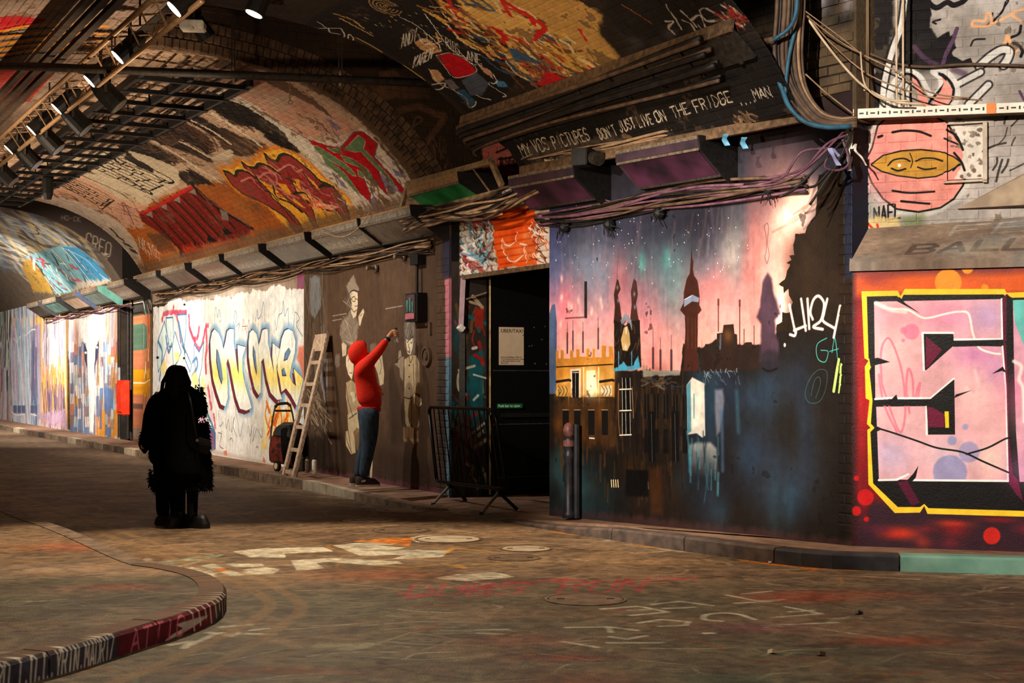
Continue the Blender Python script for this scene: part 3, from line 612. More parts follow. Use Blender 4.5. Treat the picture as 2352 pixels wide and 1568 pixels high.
def paint_wall_near():                                   # a from u = -14.4 to the door
    c = Canvas(2000, 760, (-14.5, .05, 0, 3.6), LW, (64, 48, 36), 41)
    zd = Z(340, 620, .2934)
    c.poly([(160, 400), (760, 400), (760, 590), (705, 640), (350, 700), (200, 720)], (108, 84, 66), 1, 4, 4)
    c.wash([(350, 680), (700, 600), (700, 570), (350, 640)], [(150, 110, 96), (90, 66, 52), (170, 120, 120)], 20, 30, 8, .5)
    # narrow painted door panel left of the white wall
    z0 = Z(250, 500, .2551)
    c.poly([(262, 700), (350, 690), (350, 1060), (262, 1060)], (120, 96, 70), 1, 2)
    c.poly([(308, 690), (350, 680), (350, 720), (308, 722)], (70, 66, 60)); c.scrib([(308, 685), (350, 680), (350, 718), (308, 720)], [(100, 150, 140), (210, 200, 190), (30, 28, 26)], 14, 24, 4, (.3, 1), jit=.1)
    c.poly([(310, 725), (345, 722), (345, 1010), (310, 1010)], (196, 120, 84), 1, 1); c.scrib([(312, 728), (344, 726), (344, 830), (312, 830)], [(226, 110, 50), (206, 160, 130), (120, 80, 60)], 26, 34, 5, (.02, 1), jit=.05, bend=.04)
    c.poly(V_('322,745 330,742 338,750 338,800 322,805 316,795 318,760'), (88, 116, 96), 1, 2); c.line(V_('320,748 318,800'), (230, 226, 206), 2); c.line(V_('330,746 330,800'), (230, 226, 206), 1.6)
    c.poly(V_('312,800 322,795 324,845 336,850 345,845 345,905 334,912 318,900 310,905'), (226, 154, 30), 1, 2, 2); c.scrib([(312, 810), (345, 810), (345, 900), (312, 900)], [(250, 190, 60), (180, 100, 30), (250, 236, 206)], 16, 30, 4, (0, 1), jit=.05, bend=.04)
    c.poly(V_('327,870 344,868 344,905 328,900'), (222, 150, 34)); c.line(V_('325,874 330,880 344,872'), (250, 240, 226), 2.6); c.scrib([(312, 910), (348, 910), (350, 1010), (312, 1010)], [(90, 76, 66), (50, 40, 36), (140, 120, 106)], 20, 50, 5, (-.02, 1), jit=.05, bend=.04)
    # white wall
    top = zd(V_('40,290 75,285 110,290 150,260 200,215 250,220 300,250 340,235 430,230 470,225 520,235 530,200 600,210 625,195 655,230 690,180 770,175 800,185 820,150 930,165 960,125 1030,115 1100,150 1160,145 1222,150'))
    c.poly(zd(V_('35,270 35,190 1222,-20 1222,160')), (160, 138, 120), 1, 1); c.poly(zd(V_('1168,30 1224,20 1224,160 1168,150')), (150, 84, 116))
    c.poly(top + [(698, 1085), (480, 1050), (350, 1025)], (240, 241, 238), 1, 1, 2.5)
    c.wash(zd(V_('380,300 1200,200 1200,900 380,900')), [(214, 222, 226), (240, 240, 236), (222, 218, 208)], 40, 40, 40, .5)
    pkr = (206, 74, 104); bl = (74, 116, 168); lb = (178, 214, 226); ylw = (248, 226, 132)
    c.scrib(zd(V_('40,330 480,300 520,1100 60,1000')), [(222, 186, 200), (200, 206, 226), (240, 210, 206)], 60, 60, 6, (.02, 1), .5, .12, .1)
    for s, w in (('110,390 130,340 190,330 200,290', 9), ('190,330 300,330', 8), ('215,340 240,430 255,560', 7), ('320,360 330,470 380,590 410,615 430,560 450,450 470,430', 9), ('455,450 460,600 450,700 455,800', 11), ('330,470 360,540 390,520 400,450', 9), ('470,920 480,980 495,1080', 10), ('515,1140 525,1230', 9)): c.line(zd(V_(s)), pkr, w * 1.25, .9, 3, rag=1.5, dry=.4)
    for s in ('140,375 195,370 200,560 190,600 165,600 150,500', '230,350 300,345 295,500 280,620 265,590 240,450', '75,560 130,400 160,560 120,700 80,800 70,650', '190,600 210,480 260,640 230,720 200,760', '360,580 400,640 438,560 420,760 390,900 360,700', '280,600 340,740 330,800 290,700'): c.poly(zd(V_(s)), (216, 238, 238), 1, 2); c.line(zd(V_(s) + V_(s)[:1]), bl, 4, .9, sm=False)
    for s in ('80,560 110,640 100,780 90,860', '140,520 160,640 185,580', '240,410 270,560 290,640', '350,720 380,690 385,760 345,830', '400,860 410,960 430,1010', '445,1090 490,1180 520,1260'): c.line(zd(V_(s)), bl, 9, .85, 3)
    for s in ('95,760 130,700 150,760 110,830', '340,830 370,790 400,880 390,960 350,900', '420,820 450,900 440,1040 415,960', '205,650 240,640 250,700 215,720'): c.poly(zd(V_(s)), ylw, .8, 6)
    c.poly(zd(V_('430,1150 530,1270 530,1400 500,1420 430,1280')), bl, .95, 2); c.poly(zd(V_('380,1100 430,1150 520,1300 525,1410 470,1340')), (206, 90, 120), .5, 6)
    c.disc(*zd([(75, 685)])[0], 3, (20, 24, 40)); c.disc(*zd([(285, 270)])[0], 2.5, (30, 26, 26)); c.disc(*zd([(282, 690)])[0], 2.5, (20, 24, 40))
    M1 = V_('520,462 550,490 575,545 590,620 605,560 620,480 640,460 672,462 670,560 690,700 700,780 712,820 700,585 765,602 738,690 740,800 760,900 790,1000 812,1080 770,1100 720,1085 690,1000 665,880 640,740 625,690 612,740 622,880 625,1000 605,1068 570,1050 540,960 510,850 493,700 488,560 500,490')
    M2 = V_('820,465 850,500 866,590 880,540 895,470 925,458 937,465 940,560 960,680 985,800 990,830 972,680 975,570 1047,630 1020,690 1005,760 1015,860 1030,950 1052,1012 1010,1015 960,960 930,850 905,690 885,720 885,850 882,960 865,978 835,930 805,800 788,680 787,560 795,490')
    D2 = V_('1030,640 1045,540 1070,475 1100,460 1135,480 1155,560 1150,650 1125,740 1108,825 1130,880 1160,910 1140,770 1215,850 1195,950 1165,1065 1120,980 1080,925 1045,955 1030,850 1012,780 1015,700')
    for P in (M1, M2, D2): c.poly(zd(P), (110, 162, 206), .8, 14, 0, grow=13)
    for P in (M1, M2, D2): c.poly(zd([(x - 14, y + 30) for x, y in P]), (112, 40, 52), 1, 1); c.poly(zd([(x - 8, y - 8) for x, y in P]), (70, 74, 98), .9, 1)
    hole = (V_('535,615 552,650 572,750 585,860 575,898 555,840 533,720'), V_('822,585 837,640 852,780 850,828 833,760 819,660'), V_('1070,650 1100,608 1117,640 1092,700 1062,715'), V_('1045,780 1062,765 1085,830 1050,830'))
    for P in (M1, M2, D2):
        c.poly(zd(P), (60, 60, 78), 1, 1, grow=1.2); c.poly(zd(P), (242, 250, 246), 1, 1)
        c.poly(zd(P), (252, 226, 116), .9, 1, mask=lambda A, B: np.exp(-((B - 1.50 + .02 * (A + 8)) / .23) ** 2)); c.poly(zd(P), (250, 246, 236), .6, 1, mask=lambda A, B: np.clip((1.2 - B) / .3, 0, 1))
    for P in hole: c.poly(zd(P), (70, 60, 84), 1, 1); c.poly(zd([(x + 4, y - 6) for x, y in P]), (110, 150, 190), .9, 2, grow=-1.5)
    for s in ('508,510 512,580', '632,480 628,540', '885,500 880,560', '1000,590 998,650', '1125,540 1130,600', '912,480 908,570'): c.line(zd(V_(s)), (206, 130, 140), 3, .7)
    for s in ('520,400 530,290 545,370 555,310 570,380 560,410', '670,410 680,320 695,360 685,410', '840,400 855,310 860,380 885,350 905,250 915,400', '995,400 1005,470 1020,360 1050,330 1060,240 1070,360 1095,300 1100,430', '1140,440 1150,330 1185,380 1160,430 1210,520', '550,1100 560,1220 590,1190', '680,1060 700,1180 720,1300 745,1190', '930,1000 945,1120 965,1060', '750,720 770,820 790,950', '780,800 800,930 820,900', '690,440 715,420 705,480'): c.line(zd(V_(s)), (104, 136, 172), 2.6, .85)
    for s in ('735,480 745,385 760,470 765,430 775,520', '780,460 790,390 800,470', '735,440 775,440'): c.line(zd(V_(s)), (250, 240, 230), 5); c.line(zd(V_(s)), (130, 50, 50), 1.6)
    for s in ('605,1160 612,1240 630,1170 640,1260', '650,1150 655,1270 675,1150 665,1220 695,1305', '550,1270 575,1290 560,1370 590,1400', '785,1220 800,1300 815,1210 800,1360', '830,1230 820,1340 850,1240', '860,1250 890,1310 895,1240', '640,1330 655,1315 665,1345', '845,1390 855,1380 862,1392', '565,1340 580,1260'): c.line(zd(V_(s)), (40, 40, 46), 1.6, .9)
    c.poly(zd(V_('1180,600 1222,590 1222,860 1190,760 1165,690')), (232, 116, 86), .8, 8, 4); c.poly(zd(V_('880,1440 900,1120 940,1150 960,1130 985,1060 1010,1090 1120,1050 1130,1250 1000,1300 935,1320 910,1440')), (246, 236, 196), .9, 6, 4)
    c.scrib(zd(V_('930,1110 1120,1060 1120,1230 940,1300')), [(236, 130, 40), (220, 96, 30), (250, 200, 90)], 34, 44, 6, (-.12, 1), .9, .15); c.poly(zd(V_('880,1350 940,1290 935,1400 890,1400')), (244, 214, 130), .7, 5); c.poly(zd(V_('590,1420 615,1410 620,1450 595,1450')), (226, 90, 40), .9, 3); c.poly(zd(V_('895,1500 905,1455 920,1500 915,1510')), (236, 110, 40), .9, 3)
    c.poly(zd(V_('480,1430 1000,1540 1000,1520 480,1400')), (196, 176, 160), .6, 6, 5)
    # board beside the white wall
    c.poly([(698, 560), (752, 540), (752, 1110), (698, 1090)], (88, 72, 58), 1, 1); c.scrib([(702, 620), (748, 610), (748, 1080), (702, 1070)], [(120, 104, 88), (70, 56, 44), (60, 46, 36)], 70, 70, 5, (0, 1), .7, .1, .05)
    c.poly(V_('712,640 722,632 735,640 738,700 722,735 712,715'), (128, 136, 144), .8, 6, 5, streak=.7); c.scrib([(735, 750), (765, 745), (765, 900), (738, 910)], [(160, 170, 190), (140, 146, 164)], 20, 60, 7, (0, 1), .5, .1, .1, 3)
    # dark wall
    c.poly([(752, 400), (1100, 380), (1100, 1180), (752, 1110)], (80, 60, 45), 1, 1); c.scrib([(755, 620), (1010, 580), (1010, 1100), (755, 1080)], [(88, 68, 52), (70, 52, 40), (74, 58, 44)], 160, 80, 4, (0, 1), .5, .06, .05, 2)
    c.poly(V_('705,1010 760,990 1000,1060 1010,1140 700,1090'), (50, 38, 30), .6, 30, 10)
    # old timey line figures: plain painted people, one with a cap, one tall haired, one seated
    gr = (138, 124, 108); pl = (214, 196, 166); tan = (166, 142, 108); zz = Z(740, 620, .3316)
    c.poly(zz(V_('165,110 220,25 232,80 255,130 240,160 185,160')), gr, .95, 2, 3); c.poly(zz(V_('120,420 140,350 190,300 245,330 250,400 235,520 140,510')), gr, .8, 6, 4)
    c.scrib(zz(V_('125,350 245,340 240,510 140,510')), [(110, 96, 82), (160, 146, 130)], 30, 30, 3, (.1, 1), .7)
    fc = zz(V_('190,160 215,145 245,160 248,230 235,320 215,335 198,290 205,230')); c.poly(fc, pl, 1, 1); c.line(zz(V_('185,165 215,140 250,150')), K, 2.2); c.line(zz(V_('205,190 225,185 228,215 210,215 205,190')), K, 1.4); c.line(zz(V_('230,200 246,205 245,245 228,250')), K, 1.4); c.line(zz(V_('205,270 222,290 238,275')), K, 1.6); c.scrib(zz(V_('178,170 195,165 195,300 180,290')), [(90, 80, 72), (130, 118, 104)], 14, 24, 3, (.1, 1))
    c.poly(zz(V_('255,385 250,320 285,265 292,290 275,340 265,385')), pl, .9, 2); c.line(zz(V_('262,320 280,300')), K, 1.2)
    for x, y, n in ((72, 318, 9), (72, 350, 6), (440, 268, 11)):
        for i in range(n): p, q = zz([(x + i * 11, y - i * 2), (x + i * 11 + 7, y - i * 2 - 1)]); c.line([p, q], (150, 140, 134), 2.4)
    fig = zz(V_('165,600 190,560 215,600 218,690 205,760 180,720 165,660')); c.poly(fig, pl, 1, 1); c.line(zz(V_('180,630 186,612 196,622')), K, 1.5); c.line(zz(V_('200,640 206,628 212,645')), K, 1.5); c.line(zz(V_('190,710 200,715 207,708')), K, 1.5); c.poly(zz(V_('160,610 175,545 210,540 222,600 190,565')), (96, 84, 70), .95, 2, 2)
    c.poly(zz(V_('135,510 150,500 170,520 165,590 140,600')), pl, .9, 2); c.poly(zz(V_('100,580 120,575 122,650 100,680 85,650')), (120, 108, 98), .7, 5, 3)
    c.poly(zz(V_('165,780 200,760 250,800 275,900 275,960 220,1030 185,1030 165,880')), (168, 148, 114), .95, 2); c.poly(zz(V_('175,1000 250,960 275,1100 225,1150 232,1265 200,1275 165,1215 160,1120 180,1110')), (190, 170, 134), 1, 2); c.poly(zz(V_('215,1120 240,1090 275,1110 275,1220 240,1250')), (126, 96, 66), .9, 2)
    for s in ('165,790 180,900 215,1020', '200,870 215,910 235,860', '185,1030 240,990', '160,1120 175,1190 205,1265', '180,1110 200,1240'): c.line(zz(V_(s)), K, 2)
    c.poly(zz(V_('195,850 220,840 232,900 212,920')), pl, .9, 2)
    c.poly(zz(V_('355,640 395,580 415,590 430,720 425,790 400,800 385,720')), (190, 172, 140), .9, 2); c.line(zz(V_('395,600 410,660 400,720')), K, 2); c.poly(zz(V_('330,520 350,500 380,520 370,560 335,570')), (124, 110, 96), .7, 5, 3); c.poly(zz(V_('330,1320 350,1320 345,1440 330,1440')), pl, .8, 2)
    c.poly(zz(V_('570,460 575,365 610,345 640,370 645,470 640,570 615,600 585,580 570,520')), (112, 100, 88), 1, 3, 4, streak=.3); c.scrib(zz(V_('572,360 640,355 640,460 572,460')), [(150, 138, 124), (90, 78, 68)], 34, 50, 2.6, (0, 1), .8, .08)
    c.poly(zz(V_('585,470 605,490 620,470 632,475 625,540 612,585 592,580 580,500')), pl, 1, 1)
    for s in ('582,465 598,490 588,500', '612,480 628,462 622,505 612,500', '600,510 598,530 606,545 600,570', '592,560 604,572 610,560'): c.line(zz(V_(s)), K, 1.8)
    su = (176, 154, 118)
    c.poly(zz(V_('570,620 610,590 650,590 672,640 678,860 645,870 648,900 668,960 672,1080 650,1110 632,1100 615,1060 605,1100 590,1095 575,1060 570,900')), su, 1, 2, 1)
    for s in ('600,600 612,640 628,600', '632,650 636,780 640,850 676,862', '570,880 600,890 625,880 630,850', '618,900 618,1070 605,1100', '618,1070 640,1110', '640,880 660,960'): c.line(zz(V_(s)), K, 2)
    for y in (660, 740, 820): c.disc(*zz([(603, y)])[0], 1.6, K)
    c.poly(zz(V_('648,865 685,890 690,930 668,950 650,930')), pl, 1, 1); c.line(zz(V_('668,935 682,910 676,890')), K, 1.5)
    c.poly(zz(V_('500,650 525,640 530,560 545,555 550,600 568,600 560,770 540,740 535,680')), (150, 134, 112), .9, 3); c.line(zz(V_('505,645 545,600')), K, 1.5)
    c.poly(zz(V_('560,1090 600,1080 670,1110 668,1190 630,1205 600,1160 560,1170')), (126, 94, 66), 1, 2, 2); c.line(zz(V_('600,1100 604,1160')), K, 2); c.line(zz(V_('638,1110 640,1190')), K, 2)
    for x in (578, 625, 655): c.blob(*zz([(x, 1178)])[0], 4, 4, (190, 160, 120), .8)
    zt = Z(550, 600, .3509)
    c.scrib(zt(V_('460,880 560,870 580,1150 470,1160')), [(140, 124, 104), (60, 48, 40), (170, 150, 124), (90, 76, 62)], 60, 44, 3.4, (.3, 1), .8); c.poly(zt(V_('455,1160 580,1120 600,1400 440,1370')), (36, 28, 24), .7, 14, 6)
    c.poly(zt(V_('975,720 1000,690 1030,800 1075,1000 1070,1200 990,1200')), (48, 36, 29), .5, 12, 5)  # dark upright patch: the sprayer's cast shadow painted into the wall
    # brick edge, pink and blue
    c.poly([(1023, 640), (1100, 640), (1100, 822), (1024, 822)], (190, 112, 126), .9, 5, 2); c.poly([(1024, 820), (1100, 820), (1100, 1180), (1026, 1160)], (84, 120, 140), .9, 8, 3); c.poly([(1016, 540), (1100, 540), (1100, 620), (1016, 640)], (46, 44, 62), .9, 12); c.poly([(1008, 820), (1024, 820), (1026, 1150), (1010, 1150)], (50, 44, 42), .7, 8)
    c.poly(V_('700,1075 860,1095 1005,1120 1030,1150 700,1110'), (108, 60, 78), .7, 5, 6, streak=.5)
    c.grain(.05, .05, .06)
    return c

def paint_wall_far():
    c = Canvas(1500, 600, (-36, -14.3, 0, 4.0), LW, (214, 196, 186), 43)
    z = Z(0, 640, .2424)
    lav = (190, 164, 184); orr = (248, 190, 112)
    c.scrib(z(V_('-400,0 110,0 110,1330 -400,1300')), [(150, 190, 180), (226, 226, 236), (120, 110, 150), (214, 140, 130), (170, 160, 190), (90, 80, 110)], 160, 200, 14, (0, 1), .8, .03, .04)
    c.scrib(z(V_('-100,0 250,0 250,380 -100,420')), [(110, 100, 84), (176, 196, 184), (230, 224, 210), (80, 70, 60)], 80, 220, 16, (0, 1), .8, .03, .04)
    c.poly(z(V_('110,375 385,360 385,1330 110,1320')), lav, 1, 1); c.poly(z(V_('110,375 385,358 385,420 345,440 300,470 115,490')), orr, 1, 1, 3); c.poly(z(V_('110,490 300,465 345,440 340,560 110,560')), (150, 132, 158), 1, 2)
    c.scrib(z(V_('115,560 340,520 340,1240 115,1230')), [(176, 206, 222), (206, 222, 232), (150, 178, 206), (214, 176, 200), (236, 236, 240)], 170, 220, 10, (.04, 1), .75, .03, .04)
    c.scrib(z(V_('290,640 345,640 345,1250 290,1250')), [(104, 140, 180), (150, 120, 140), (96, 110, 150)], 24, 160, 8, (0, 1), .8, .03, .04)
    for x in (125, 165, 205, 290, 320): c.poly(z([(x, 1200), (x + 34, 1200), (x + 34, 1275), (x, 1270)]), (92, 104, 140), .9, 2)
    for s in ('130,560 160,600 190,545 200,620', '240,500 235,540 260,520 300,485 335,480', '110,1260 150,1290 220,1285', '290,1280 345,1295'): c.line(z(V_(s)), (250, 240, 226) if s[0] != '2' or 1 else orr, 3)
    c.poly(z(V_('385,350 625,340 645,1420 390,1370')), orr, 1, 1); c.poly(z(V_('400,520 450,460 520,440 580,500 600,900 400,900')), (196, 176, 196), .9, 12, 10)
    c.scrib(z(V_('400,540 610,520 610,1000 400,1000')), [(240, 220, 206), (226, 206, 220), (180, 160, 176), (250, 240, 236), (120, 106, 130)], 120, 160, 10, (0, 1), .8, .03, .04)
    c.scrib(z(V_('400,960 610,960 610,1160 400,1160')), [(250, 176, 84), (252, 206, 140), (236, 140, 70), (214, 160, 150)], 60, 90, 12, (0, 1), .85, .03, .04); c.scrib(z(V_('410,1140 610,1140 610,1290 410,1290')), [(96, 84, 110), (120, 104, 130), (150, 120, 140)], 40, 90, 9, (0, 1), .85, .03, .04)
    c.poly(z(V_('390,1280 620,1230 640,1420 390,1370')), (192, 160, 188), .9, 6, 12)
    c.poly(z(V_('620,330 655,320 665,1430 640,1425')), (120, 90, 60), .9, 3); c.line(z(V_('383,360 388,860 392,1370')), (90, 70, 56), 3, .8); c.line(z(V_('645,700 655,1420')), (40, 32, 28), 8, .9, rag=3)
    # white skull-shaped piece with patchwork
    c.poly(z(V_('655,300 1110,240 1115,1510 665,1425')), (214, 190, 180), 1, 1)
    c.scrib(z(V_('660,280 1110,250 1110,600 660,620')), [(250, 246, 240), (206, 180, 190), (240, 206, 160), (170, 160, 180), (236, 150, 110)], 120, 110, 12, (0, 1), .8, .03, .04)
    r = c.r
    for i in range(13):
        for j in range(9):
            x = 665 + i * 35; y = 600 + j * 98 + (i % 3) * 22
            c.poly(z([(x, y), (x + 36, y - 3), (x + 36, y + 96), (x, y + 98)]), r.choice([(236, 170, 110), (176, 206, 220), (96, 130, 180), (150, 120, 110), (230, 214, 206), (226, 150, 50), (196, 200, 196), (214, 130, 110), (120, 110, 130), (240, 226, 220)]), .9, 2)
    c.scrib(z(V_('670,620 1110,620 1110,1450 680,1430')), [(120, 106, 120), (240, 236, 230), (206, 150, 130), (110, 140, 180)], 110, 110, 6, (0, 1), .7, .03, .04)
    c.poly(z(V_('760,390 940,370 950,540 905,620 890,840 900,1000 885,1450 850,1445 840,1060 830,850 815,620 760,560')), (252, 250, 246), 1, 6, 3); c.poly(z(V_('700,330 1000,300 960,560 760,560')), (250, 246, 240), .7, 30, 10)
    c.poly(z(V_('795,600 825,680 825,850 800,760')), (70, 70, 100), 1, 3); c.poly(z(V_('940,580 905,660 900,840 925,740')), (70, 70, 100), 1, 3); c.disc(*z([(812, 700)])[0], 3, WH); c.disc(*z([(918, 650)])[0], 3, WH)
    c.line(z(V_('850,820 860,1450')), (196, 160, 150), 3, .6)
    for x, w in ((965, 32), (1075, 40)): c.poly(z([(x, 1240), (x + w, 1240), (x + w, 1505), (x, 1470)]), (226, 152, 60), .95, 2)
    c.poly(z(V_('985,1030 1080,1040 1070,1240 990,1260')), (98, 130, 184), .85, 4, 4)
    # dark corner with fittings painted over
    c.poly(z(V_('1110,200 1290,180 1330,1560 1115,1510')), (60, 50, 44), 1, 8); c.poly(z(V_('1115,840 1210,840 1220,1050 1115,1055')), (176, 176, 172), .95, 3); c.poly(z(V_('1180,1160 1270,1150 1275,1255 1180,1255')), (160, 140, 116), .9, 3); c.line(z(V_('1200,1210 1215,1225 1232,1208')), (200, 40, 30), 2.4)
    c.poly(z(V_('1170,1260 1300,1260 1300,1550 1190,1540')), (110, 98, 90), .9, 6); c.scrib(z(V_('1180,1280 1290,1280 1290,1500 1190,1500')), [(70, 60, 80), (150, 136, 120), (206, 40, 40), (40, 36, 40)], 24, 50, 8, (.2, 1))
    c.poly(z(V_('1145,590 1185,590 1180,680 1125,690')), (226, 206, 196), .9, 4); c.poly(z(V_('1125,690 1175,670 1165,830 1120,830')), (54, 44, 42), .9, 3); c.line(z(V_('1130,690 1175,678')), (200, 40, 40), 4)
    c.grain(.06, .06, .06); c.worn((90, 70, 60), .8, .5)
    return c

def paint_vault_mid():
    c = Canvas(2300, 1180, (-14.5, 1.6, 0, ARC), VT, (188, 158, 132), 51)
    e = Z(30, 180, .2424); f = Z(480, 250, .2232); g = Z(0, 400, .2551); h = Z(500, 100, .2551)
    c.poly([(-14.6, 4.2), (1.7, 4.2), (1.7, ARC + .1), (-14.6, ARC + .1)], (136, 114, 98), 1, raw=True); c.c += (.06 * c.n1)[..., None]
    c.poly(h(V_('-20,100 300,200 640,330 900,520 1250,760 1200,800 780,840 400,600 0,400')), (196, 146, 122), 1, 10, 4)
    c.wash(h(V_('0,300 600,330 1000,620 800,800')), [(206, 160, 134), (184, 132, 108), (176, 160, 140)], 20, 30, 20, .5)
    # white wash strip
    c.poly(h(V_('0,380 300,520 560,700 820,860 1000,1080 1250,1400 1320,1540 1200,1560 1000,1250 760,960 640,900 480,740 200,560 0,470')), (206, 196, 180), .95, 3, 6); c.line(h(V_('-20,400 250,520 500,680 800,850')), (130, 70, 56), 3, .7, rag=3, dry=1)
    bk = (24, 19, 17)
    # lower bare brick, rust orange
    c.poly(g(V_('1120,480 1250,300 1600,150 1760,90 1950,60 2400,-20 2800,-40 3000,300 3400,560 3900,250 4000,300 3300,700 2300,800 1800,830 1350,890 1290,800')), (158, 88, 38), 1, 6, 8)
    c.wash(g(V_('1200,520 2300,200 2900,400 1400,860')), [(196, 100, 34), (130, 70, 32), (206, 84, 28), (150, 96, 48)], 70, 30, 20, .5)
    for s in ('1480,290 1560,250 1900,430 2063,560 2063,640 1850,520 1600,370', '1400,380 1500,340 1850,560 1920,640 1850,720 1500,540 1280,420', '1150,480 1250,430 1700,640 1900,760 1850,790 1400,620', '1020,560 1100,520 1560,760 1500,830 1400,820 1100,700 980,640', '1710,180 1850,110 2063,200 2300,340 2300,480 2063,420', '1520,900 1680,860 1860,960 1900,1010 1760,1000 1660,1010'):
        c.poly(e(V_(s)), bk, .96, 2, 9, streak=.35)
    c.scrib(e(V_('1050,540 1250,430 1900,780 1500,830')), [(96, 66, 54), (60, 44, 36), (130, 90, 70)], 90, 40, 3, (2, 1), .7); c.scrib(e(V_('1250,400 1500,330 1950,600 1850,720')), [(110, 66, 48), (70, 50, 40)], 70, 40, 3, (2, 1), .7)
    c.poly(h(V_('-20,460 250,560 500,720 640,870 760,990 640,960 480,880 300,740 100,640 -20,620')), bk, .97, 2, 9, streak=.3); c.poly(h(V_('0,730 200,830 420,900 480,960 360,1000 200,1010 60,960 0,860')), (62, 44, 34), .95, 2, 10, streak=.4)
    cr = (206, 188, 164)
    for s, w in (('1500,300 1700,400 2063,620', 9), ('1640,230 1900,350 2150,500', 9), ('1130,500 1500,690 1750,850 2000,1000', 12), ('1600,600 1850,740 1920,760 2063,680', 13)): c.line(e(V_(s)), cr, w, 1, 1, sm=False, rag=2)
    c.line(h(V_('-60,620 100,720 260,820 390,920')), (214, 196, 172), 12, 1, 1, rag=2); c.line(h(V_('120,990 60,1030 0,1020')), cr, 14, .9, 2, rag=3)
    # cream field with labyrinth lettering
    c.poly(e(V_('860,640 1020,660 1560,850 1590,980 1350,1120 1280,1200 1000,1140 400,1000 300,940 480,760 700,690')), (196, 180, 154), 1, 3, 3); c.poly(e(V_('20,1060 480,860 1000,1140 1280,1200 1240,1420 1100,1420 850,1420 560,1260')), (206, 160, 132), .9, 10, 5)
    c.line(e(V_('930,680 960,740 1060,760 1150,800 1300,850 1480,940 1520,980 1440,980 1300,890 1110,830 1000,800 940,720')), bk, 5); c.poly(e(V_('1080,690 1180,770 1250,800 1340,860 1320,890 1200,840 1050,750')), bk, .9, 2, 3)
    def maze(q, rows, seed, w):
        r = random.Random(seed); q = [np.array(p, float) for p in q]
        P = lambda t, k: tuple((q[0] * (1 - k) + q[1] * k) * (1 - t) + (q[3] * (1 - k) + q[2] * k) * t)
        for i in range(rows):
            k = (i + .5) / rows; t = r.uniform(0, .06)
            while t < .97:
                t2 = min(1, t + r.uniform(.08, .3)); j = r.uniform(-.01, .01)
                c.line(e([P(t, k), P((t + t2) / 2, k + j), P(t2, k)]), bk, w * r.uniform(.8, 1.2), 1, 1)
                if r.random() < .75 and i < rows - 1: c.line(e([P(t2, k), P(t2 + .01, k + 1 / rows)]), bk, w * .8, 1, 1)
                t = t2 + r.uniform(.015, .05)
    maze([(640, 800), (880, 690), (1500, 970), (1240, 1085)], 8, 3, 4.6)
    maze([(420, 1000), (540, 940), (950, 1145), (845, 1225)], 6, 5, 3.6); c.line(e(V_('400,1000 520,930 960,1150 840,1240 400,1000')), bk, 2.5, sm=False)
    c.line(e(V_('740,790 1250,1060 1310,1080 1240,1040')), bk, 6); c.line(e(V_('560,880 800,980 1090,1130')), bk, 4)
    for s in ('380,1090 480,1160 600,1180 700,1220', '430,1070 560,1110 620,1160', '560,1210 640,1250 660,1270 600,1240'): c.line(e(V_(s)), (60, 42, 36), 5, .7, 4)
    c.scrib(e(V_('1000,1180 1180,1200 1230,1380 1000,1300')), [(150, 90, 70), (110, 70, 60), (170, 130, 150)], 24, 40, 3, (1.2, 1), .7)
    # white left rim with lattice
    c.poly(g(V_('140,160 330,200 640,350 800,420 1000,560 1140,700 1270,770 1240,640 1130,480 900,330 700,250 480,200')), (206, 196, 184), .8, 6, 3)
    for s in ('1000,490 1050,540', '1060,560 1110,590', '1120,620 1180,650', '1180,680 1230,700'): c.line(g(V_(s)), (70, 50, 42), 11, .9)
    # red and black pointed lettering
    c.poly(g(V_('1250,340 1320,330 1740,100 1810,170 2050,340 2280,480 2250,520 2190,580 1830,640 1820,700 1660,760 1600,660 1400,500 1270,420')), (104, 26, 22), .96, 6, 4)
    for x in (1290, 1420, 1540, 1680): 
        y = 330 - (x - 1290) * .52
        for k, (dx, dy) in enumerate(((0, 0), (60, -30))):
            c.line(g([(x + dx, y + dy), (x + dx + 140, y + dy + 130), (x + dx + 260, y + dy + 260), (x + dx + 370, y + dy + 380)]), bk, 8, 1, 2); c.line(g([(x + dx - 14, y + dy + 6), (x + dx + 120, y + dy + 150), (x + dx + 240, y + dy + 280), (x + dx + 350, y + dy + 390)]), (206, 46, 38), 2.5, .9, 1)
        c.poly(g([(x + 20, y + 30), (x + 90, y + 60), (x + 75, y - 5)]), (140, 130, 124), .9, 2)
        c.poly(g([(x + 330, y + 340), (x + 420, y + 400), (x + 330, y + 420)]), bk, 1, 2)
    c.line(g(V_('1255,345 1330,330 1500,240 1740,105')), (196, 34, 30), 8, .9, 5); c.line(g(V_('1740,105 1850,230 2050,360 2280,490')), bk, 9, 1, 2); c.line(g(V_('1830,190 1990,300 2180,420 2250,470')), (150, 140, 130), 2.5, .8); c.poly(g(V_('1980,310 2050,340 2060,420 2000,400')), (120, 116, 112), .9, 3)
    c.poly(g(V_('1640,650 1830,640 2150,570 2200,610 1830,690 1660,770')), (220, 62, 30), .8, 10, 8); c.scrib(g(V_('1200,560 1380,640 1500,790 1300,700')), [(222, 206, 190), (196, 180, 160)], 26, 24, 2.4, (.6, 1), .8)
    c.poly(g(V_('1330,540 1480,510 1600,700 1420,690')), (64, 52, 44), .6, 8, 8)
    # flame outlined lettering, dusty red, green outline, yellow halo
    hal = f(V_('130,640 160,590 250,610 330,520 420,560 500,520 560,430 720,400 900,470 1100,620 1200,720 1290,790 1420,900 1500,1020 1490,1160 1180,1220 960,1240 860,1300 740,1150 560,960 300,860 180,720'))
